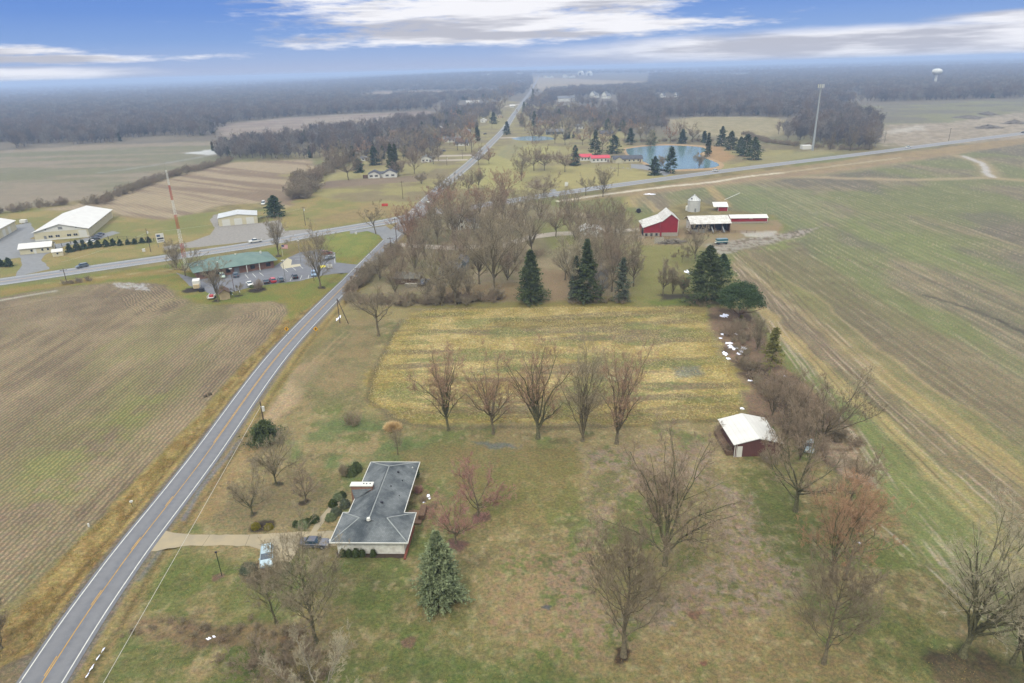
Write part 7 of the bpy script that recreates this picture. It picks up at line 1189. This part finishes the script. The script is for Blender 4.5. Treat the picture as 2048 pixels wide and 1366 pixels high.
def car(lb, px, ahead, paintk, kind='sedan', group=None, L=None, name=None):
    """px: ground point under the middle of the car, ahead: a pixel the nose points to"""
    x, y = G(*px); x2, y2 = G(*ahead); an = math.atan2(y2 - y, x2 - x); z = float(hills(np.array([x]), np.array([y]))[0])
    dims = dict(sedan=(4.7, 1.84, 1.45), suv=(4.6, 1.88, 1.7), pickup=(5.7, 1.98, 1.85), van=(5.2, 2.0, 2.1)); L, W, H = dims[kind]; t_ = thing(name or dict(sedan='parked_car', suv='parked_car', pickup='pickup_truck', van='van')[kind], lb, dict(sedan='car', suv='car', pickup='pickup', van='van')[kind], (x, y, z + .07), an, group)
    pm = PC[paintk]; h = L / 2; w_ = W / 2; b = .93 if kind != 'van' else 1.1
    prof = {'sedan': [(-h, .35), (-h, .85), (-h + .15, .95), (-h + 1.0, b + .02), (h - 1.35, b), (h - .3, .80), (h, .65), (h, .32)], 'suv': [(-h, .35), (-h, .95), (-h + .1, 1.05), (-h + .8, 1.05), (h - 1.2, 1.02), (h - .25, .9), (h, .72), (h, .34)], 'pickup': [(-h, .5), (-h, 1.05), (-h + .1, 1.1), (-h + 1.6, 1.1), (h - 1.4, 1.12), (h - .2, 1.05), (h, .85), (h, .45)], 'van': [(-h, .4), (-h, 1.15), (-h + .1, 1.2), (-h + .8, 1.2), (h - 1.0, 1.15), (h - .2, 1.0), (h, .8), (h, .4)]}[kind]
    n = len(prof); rows = [(-1.0, .0), (-.94, .0)] ; vs = []
    for yy_, ins in ((-w_, .06), (-w_ + .1, 0), (w_ - .1, 0), (w_, .06)): vs += [(p[0] * (1 - ins * .4), yy_, p[1] - (ins if p[1] > .8 else 0)) for p in prof]
    fs = [tuple(range(n - 1, -1, -1))[::-1][::-1], tuple(range(3 * n, 4 * n))] + [(j * n + i, j * n + (i + 1) % n, (j + 1) * n + (i + 1) % n, (j + 1) * n + i) for j in range(3) for i in range(n)]
    bd = MB().add(vs, fs).build('body', pm, t_)
    cab = {'sedan': (-h + .75, -h + 1.45, h - 2.1, h - 1.3), 'suv': (-h + .12, -h + .45, h - 1.85, h - 1.1), 'pickup': (-h + 2.1, -h + 2.3, h - 2.1, h - 1.35), 'van': (-h + .1, -h + .3, h - 1.5, h - .8)}[kind]; a0_, a1_, a2_, a3_ = cab; tw = w_ - .24; bz = b + (.0 if kind == 'sedan' else .1); wv = w_ - .1
    MB().add([(a0_, -wv, bz - .05), (a3_, -wv, bz - .05), (a3_, wv, bz - .05), (a0_, wv, bz - .05), (a1_, -tw, H - .05), (a2_, -tw, H - .05), (a2_, tw, H - .05), (a1_, tw, H - .05)], [(0, 1, 5, 4), (1, 2, 6, 5), (2, 3, 7, 6), (3, 0, 4, 7), (4, 5, 6, 7)]).build('window_glass', GLS, t_)
    MB().add([(a1_ - .05, -tw - .02, H - .06), (a2_ + .05, -tw - .02, H - .06), (a2_ + .05, tw + .02, H - .06), (a1_ - .05, tw + .02, H - .06), (a1_ + .1, -tw + .1, H), (a2_ - .1, -tw + .1, H), (a2_ - .1, tw - .1, H), (a1_ + .1, tw - .1, H)], [(0, 1, 5, 4), (1, 2, 6, 5), (2, 3, 7, 6), (3, 0, 4, 7), (4, 5, 6, 7)]).build('roof', pm, t_)
    if kind == 'pickup': MB().box(-h + .15, -h + 1.95, -w_ + .18, w_ - .18, 1.095, 1.115).build('cargo_bed', BLACK, t_)
    if kind == 'sedan' or kind == 'suv':
        q = MB()
        for s in (-1, 1): q.add([(a1_ + .9, s * (tw + .01), H - .1), (a1_ + 1.0, s * (tw + .01), H - .1), (a1_ + 1.0, s * (wv + .01), bz - .04), (a1_ + .9, s * (wv + .01), bz - .04)], [(0, 1, 2, 3)])
        q.build('door_pillar', pm, t_)
        for s in (-1, 1): MB().box(a3_ - .45, a3_ - .25, s * w_ - .02 if s > 0 else -w_ - .16, s * w_ + .16 if s > 0 else -w_ + .02, b - .02, b + .14).build('mirror', pm, t_)
    for sx in (-h + .85, h - .9):
        for s in (-1, 1): q = MB().cyl((sx, s * (w_ - .2), .34), (sx, s * (w_ + .02), .34), .34, None, 14).build('wheel', TYRE, t_); MB().cyl((sx, s * (w_ + .02), .34), (sx, s * (w_ + .035), .34), .2, None, 10).build('rim', RIM, q)
    for s in (-1, 1): MB().box(h - .12, h + .02, s * (w_ - .35) - .2, s * (w_ - .35) + .2, .62, .76).build('headlight', HL, t_); MB().box(-h - .02, -h + .1, s * (w_ - .3) - .17, s * (w_ - .3) + .17, .7, .86).build('tail_light', TL, t_)
    return t_
car('silver light blue hatchback parked nose down on the driveway spur', (535, 1120), (533, 1150), 'silver', 'suv'); car('dark grey sedan parked beside the ranch garage', (630, 1092), (665, 1093), 'dgrey', 'sedan')
GL = 'cars parked in the clinic lot'
for a in (('silver white sedan behind the round brown shrub of the clinic lot', (500, 571), (506, 578), 'white', 'sedan'), ('black car left of the red one in the clinic lot', (533, 566), (530, 556), 'black', 'sedan'), ('bright red car in the clinic lot', (546, 564), (538, 555), 'red', 'suv'), ('dark slate car right of the red one in the clinic lot', (562, 562), (556, 553), 'slate', 'suv'), ('black car with pale roof glare, alone in the clinic lot', (590, 556), (585, 549), 'black', 'suv'), ('light blue car at the right end of the clinic lot row', (628, 551), (629, 561), 'blue', 'suv'), ('pale green hatchback at the left of the clinic front', (445, 555), (447, 562), 'green', 'suv'), ('dark blue grey car beside the clinic entrance lamp', (472, 553), (470, 545), 'slate', 'suv'),
          ('dark red car in the upper right of the clinic lot', (654, 509), (662, 508), 'dred', 'suv'), ('slate blue sedan below the dark red car in the clinic lot', (658, 519), (648, 521), 'slate', 'sedan')): car(*a, group=GL)
car('white pickup truck driving on the highway above the clinic', (511, 485), (490, 488), 'white', 'pickup'); car('dark grey car driving on the highway at the left', (165, 535), (150, 538), 'slate', 'suv', name='moving_car'); car('white car waiting on the north road at the junction', (857, 405), (852, 412), 'white', 'sedan', name='moving_car')
car('white car on the highway beside the pond', (1431, 343), (1460, 339), 'white', 'suv', name='moving_car'); car('white pickup far right on the highway', (1816, 296), (1790, 300), 'white', 'pickup'); car('white van high on the far road', (1066, 175), (1065, 177), 'white', 'van'); car('black car at the right edge of the highway', (2046, 266), (2070, 263), 'black', 'sedan', name='moving_car')
for k, (px, py, c_) in enumerate(((190, 480, 'black'), (194, 475, 'dgrey'), (199, 471, 'black'), (184, 486, 'white'))): car('%s car parked at the right side of the large warehouse' % ['nearest black', 'dark grey', 'farthest black', 'white'][k], (px, py), (px - 10, py + 1), c_, 'sedan', 'cars beside the warehouse')
car('white box van beside the triple garage', (527, 409), (523, 416), 'white', 'van'); car('blue sedan half hidden by the red shed thicket', (1617, 897), (1619, 910), 'silver', 'sedan'); car('dark car on the village drive', (887, 303), (895, 302), 'black', 'sedan'); car('small dark car in the village garden left of the road', (970, 269), (976, 268), 'black', 'sedan'); car('dark pickup behind the old shed in the grove', (848, 568), (842, 572), 'dgrey', 'pickup')
x, y = G(1443, 488); t_ = thing('farm_wagon', 'dark teal farm wagon standing on the muddy lane', 'wagon', (x, y), R_(5)); MB().box(-2.3, 2.3, -1.1, 1.1, .8, 2.3).build('box', PC['teal'], t_); MB().box(-2.35, 2.35, -1.14, 1.14, 1.2, 1.45).build('band', TRIM, t_); MB().box(-2.9, -2.3, -.6, .6, .7, .85).build('tongue', TRIM, t_)
for sx in (-1.6, 1.6):
    for s in (-1, 1): MB().cyl((sx, s * .85, .45), (sx, s * 1.15, .45), .45, None, 12).build('wheel', TYRE, t_)
x, y = G(1277, 426); t_ = thing('hay_rake', 'dark round farm implement left of the barn', 'implement', (x, y)); MB().cyl((0, -.5, 1.2), (0, .5, 1.2), 1.2, None, 12).build('drum', BLACK, t_); MB().box(-2, 2, -.1, .1, .5, .8).build('frame', BRN, t_)
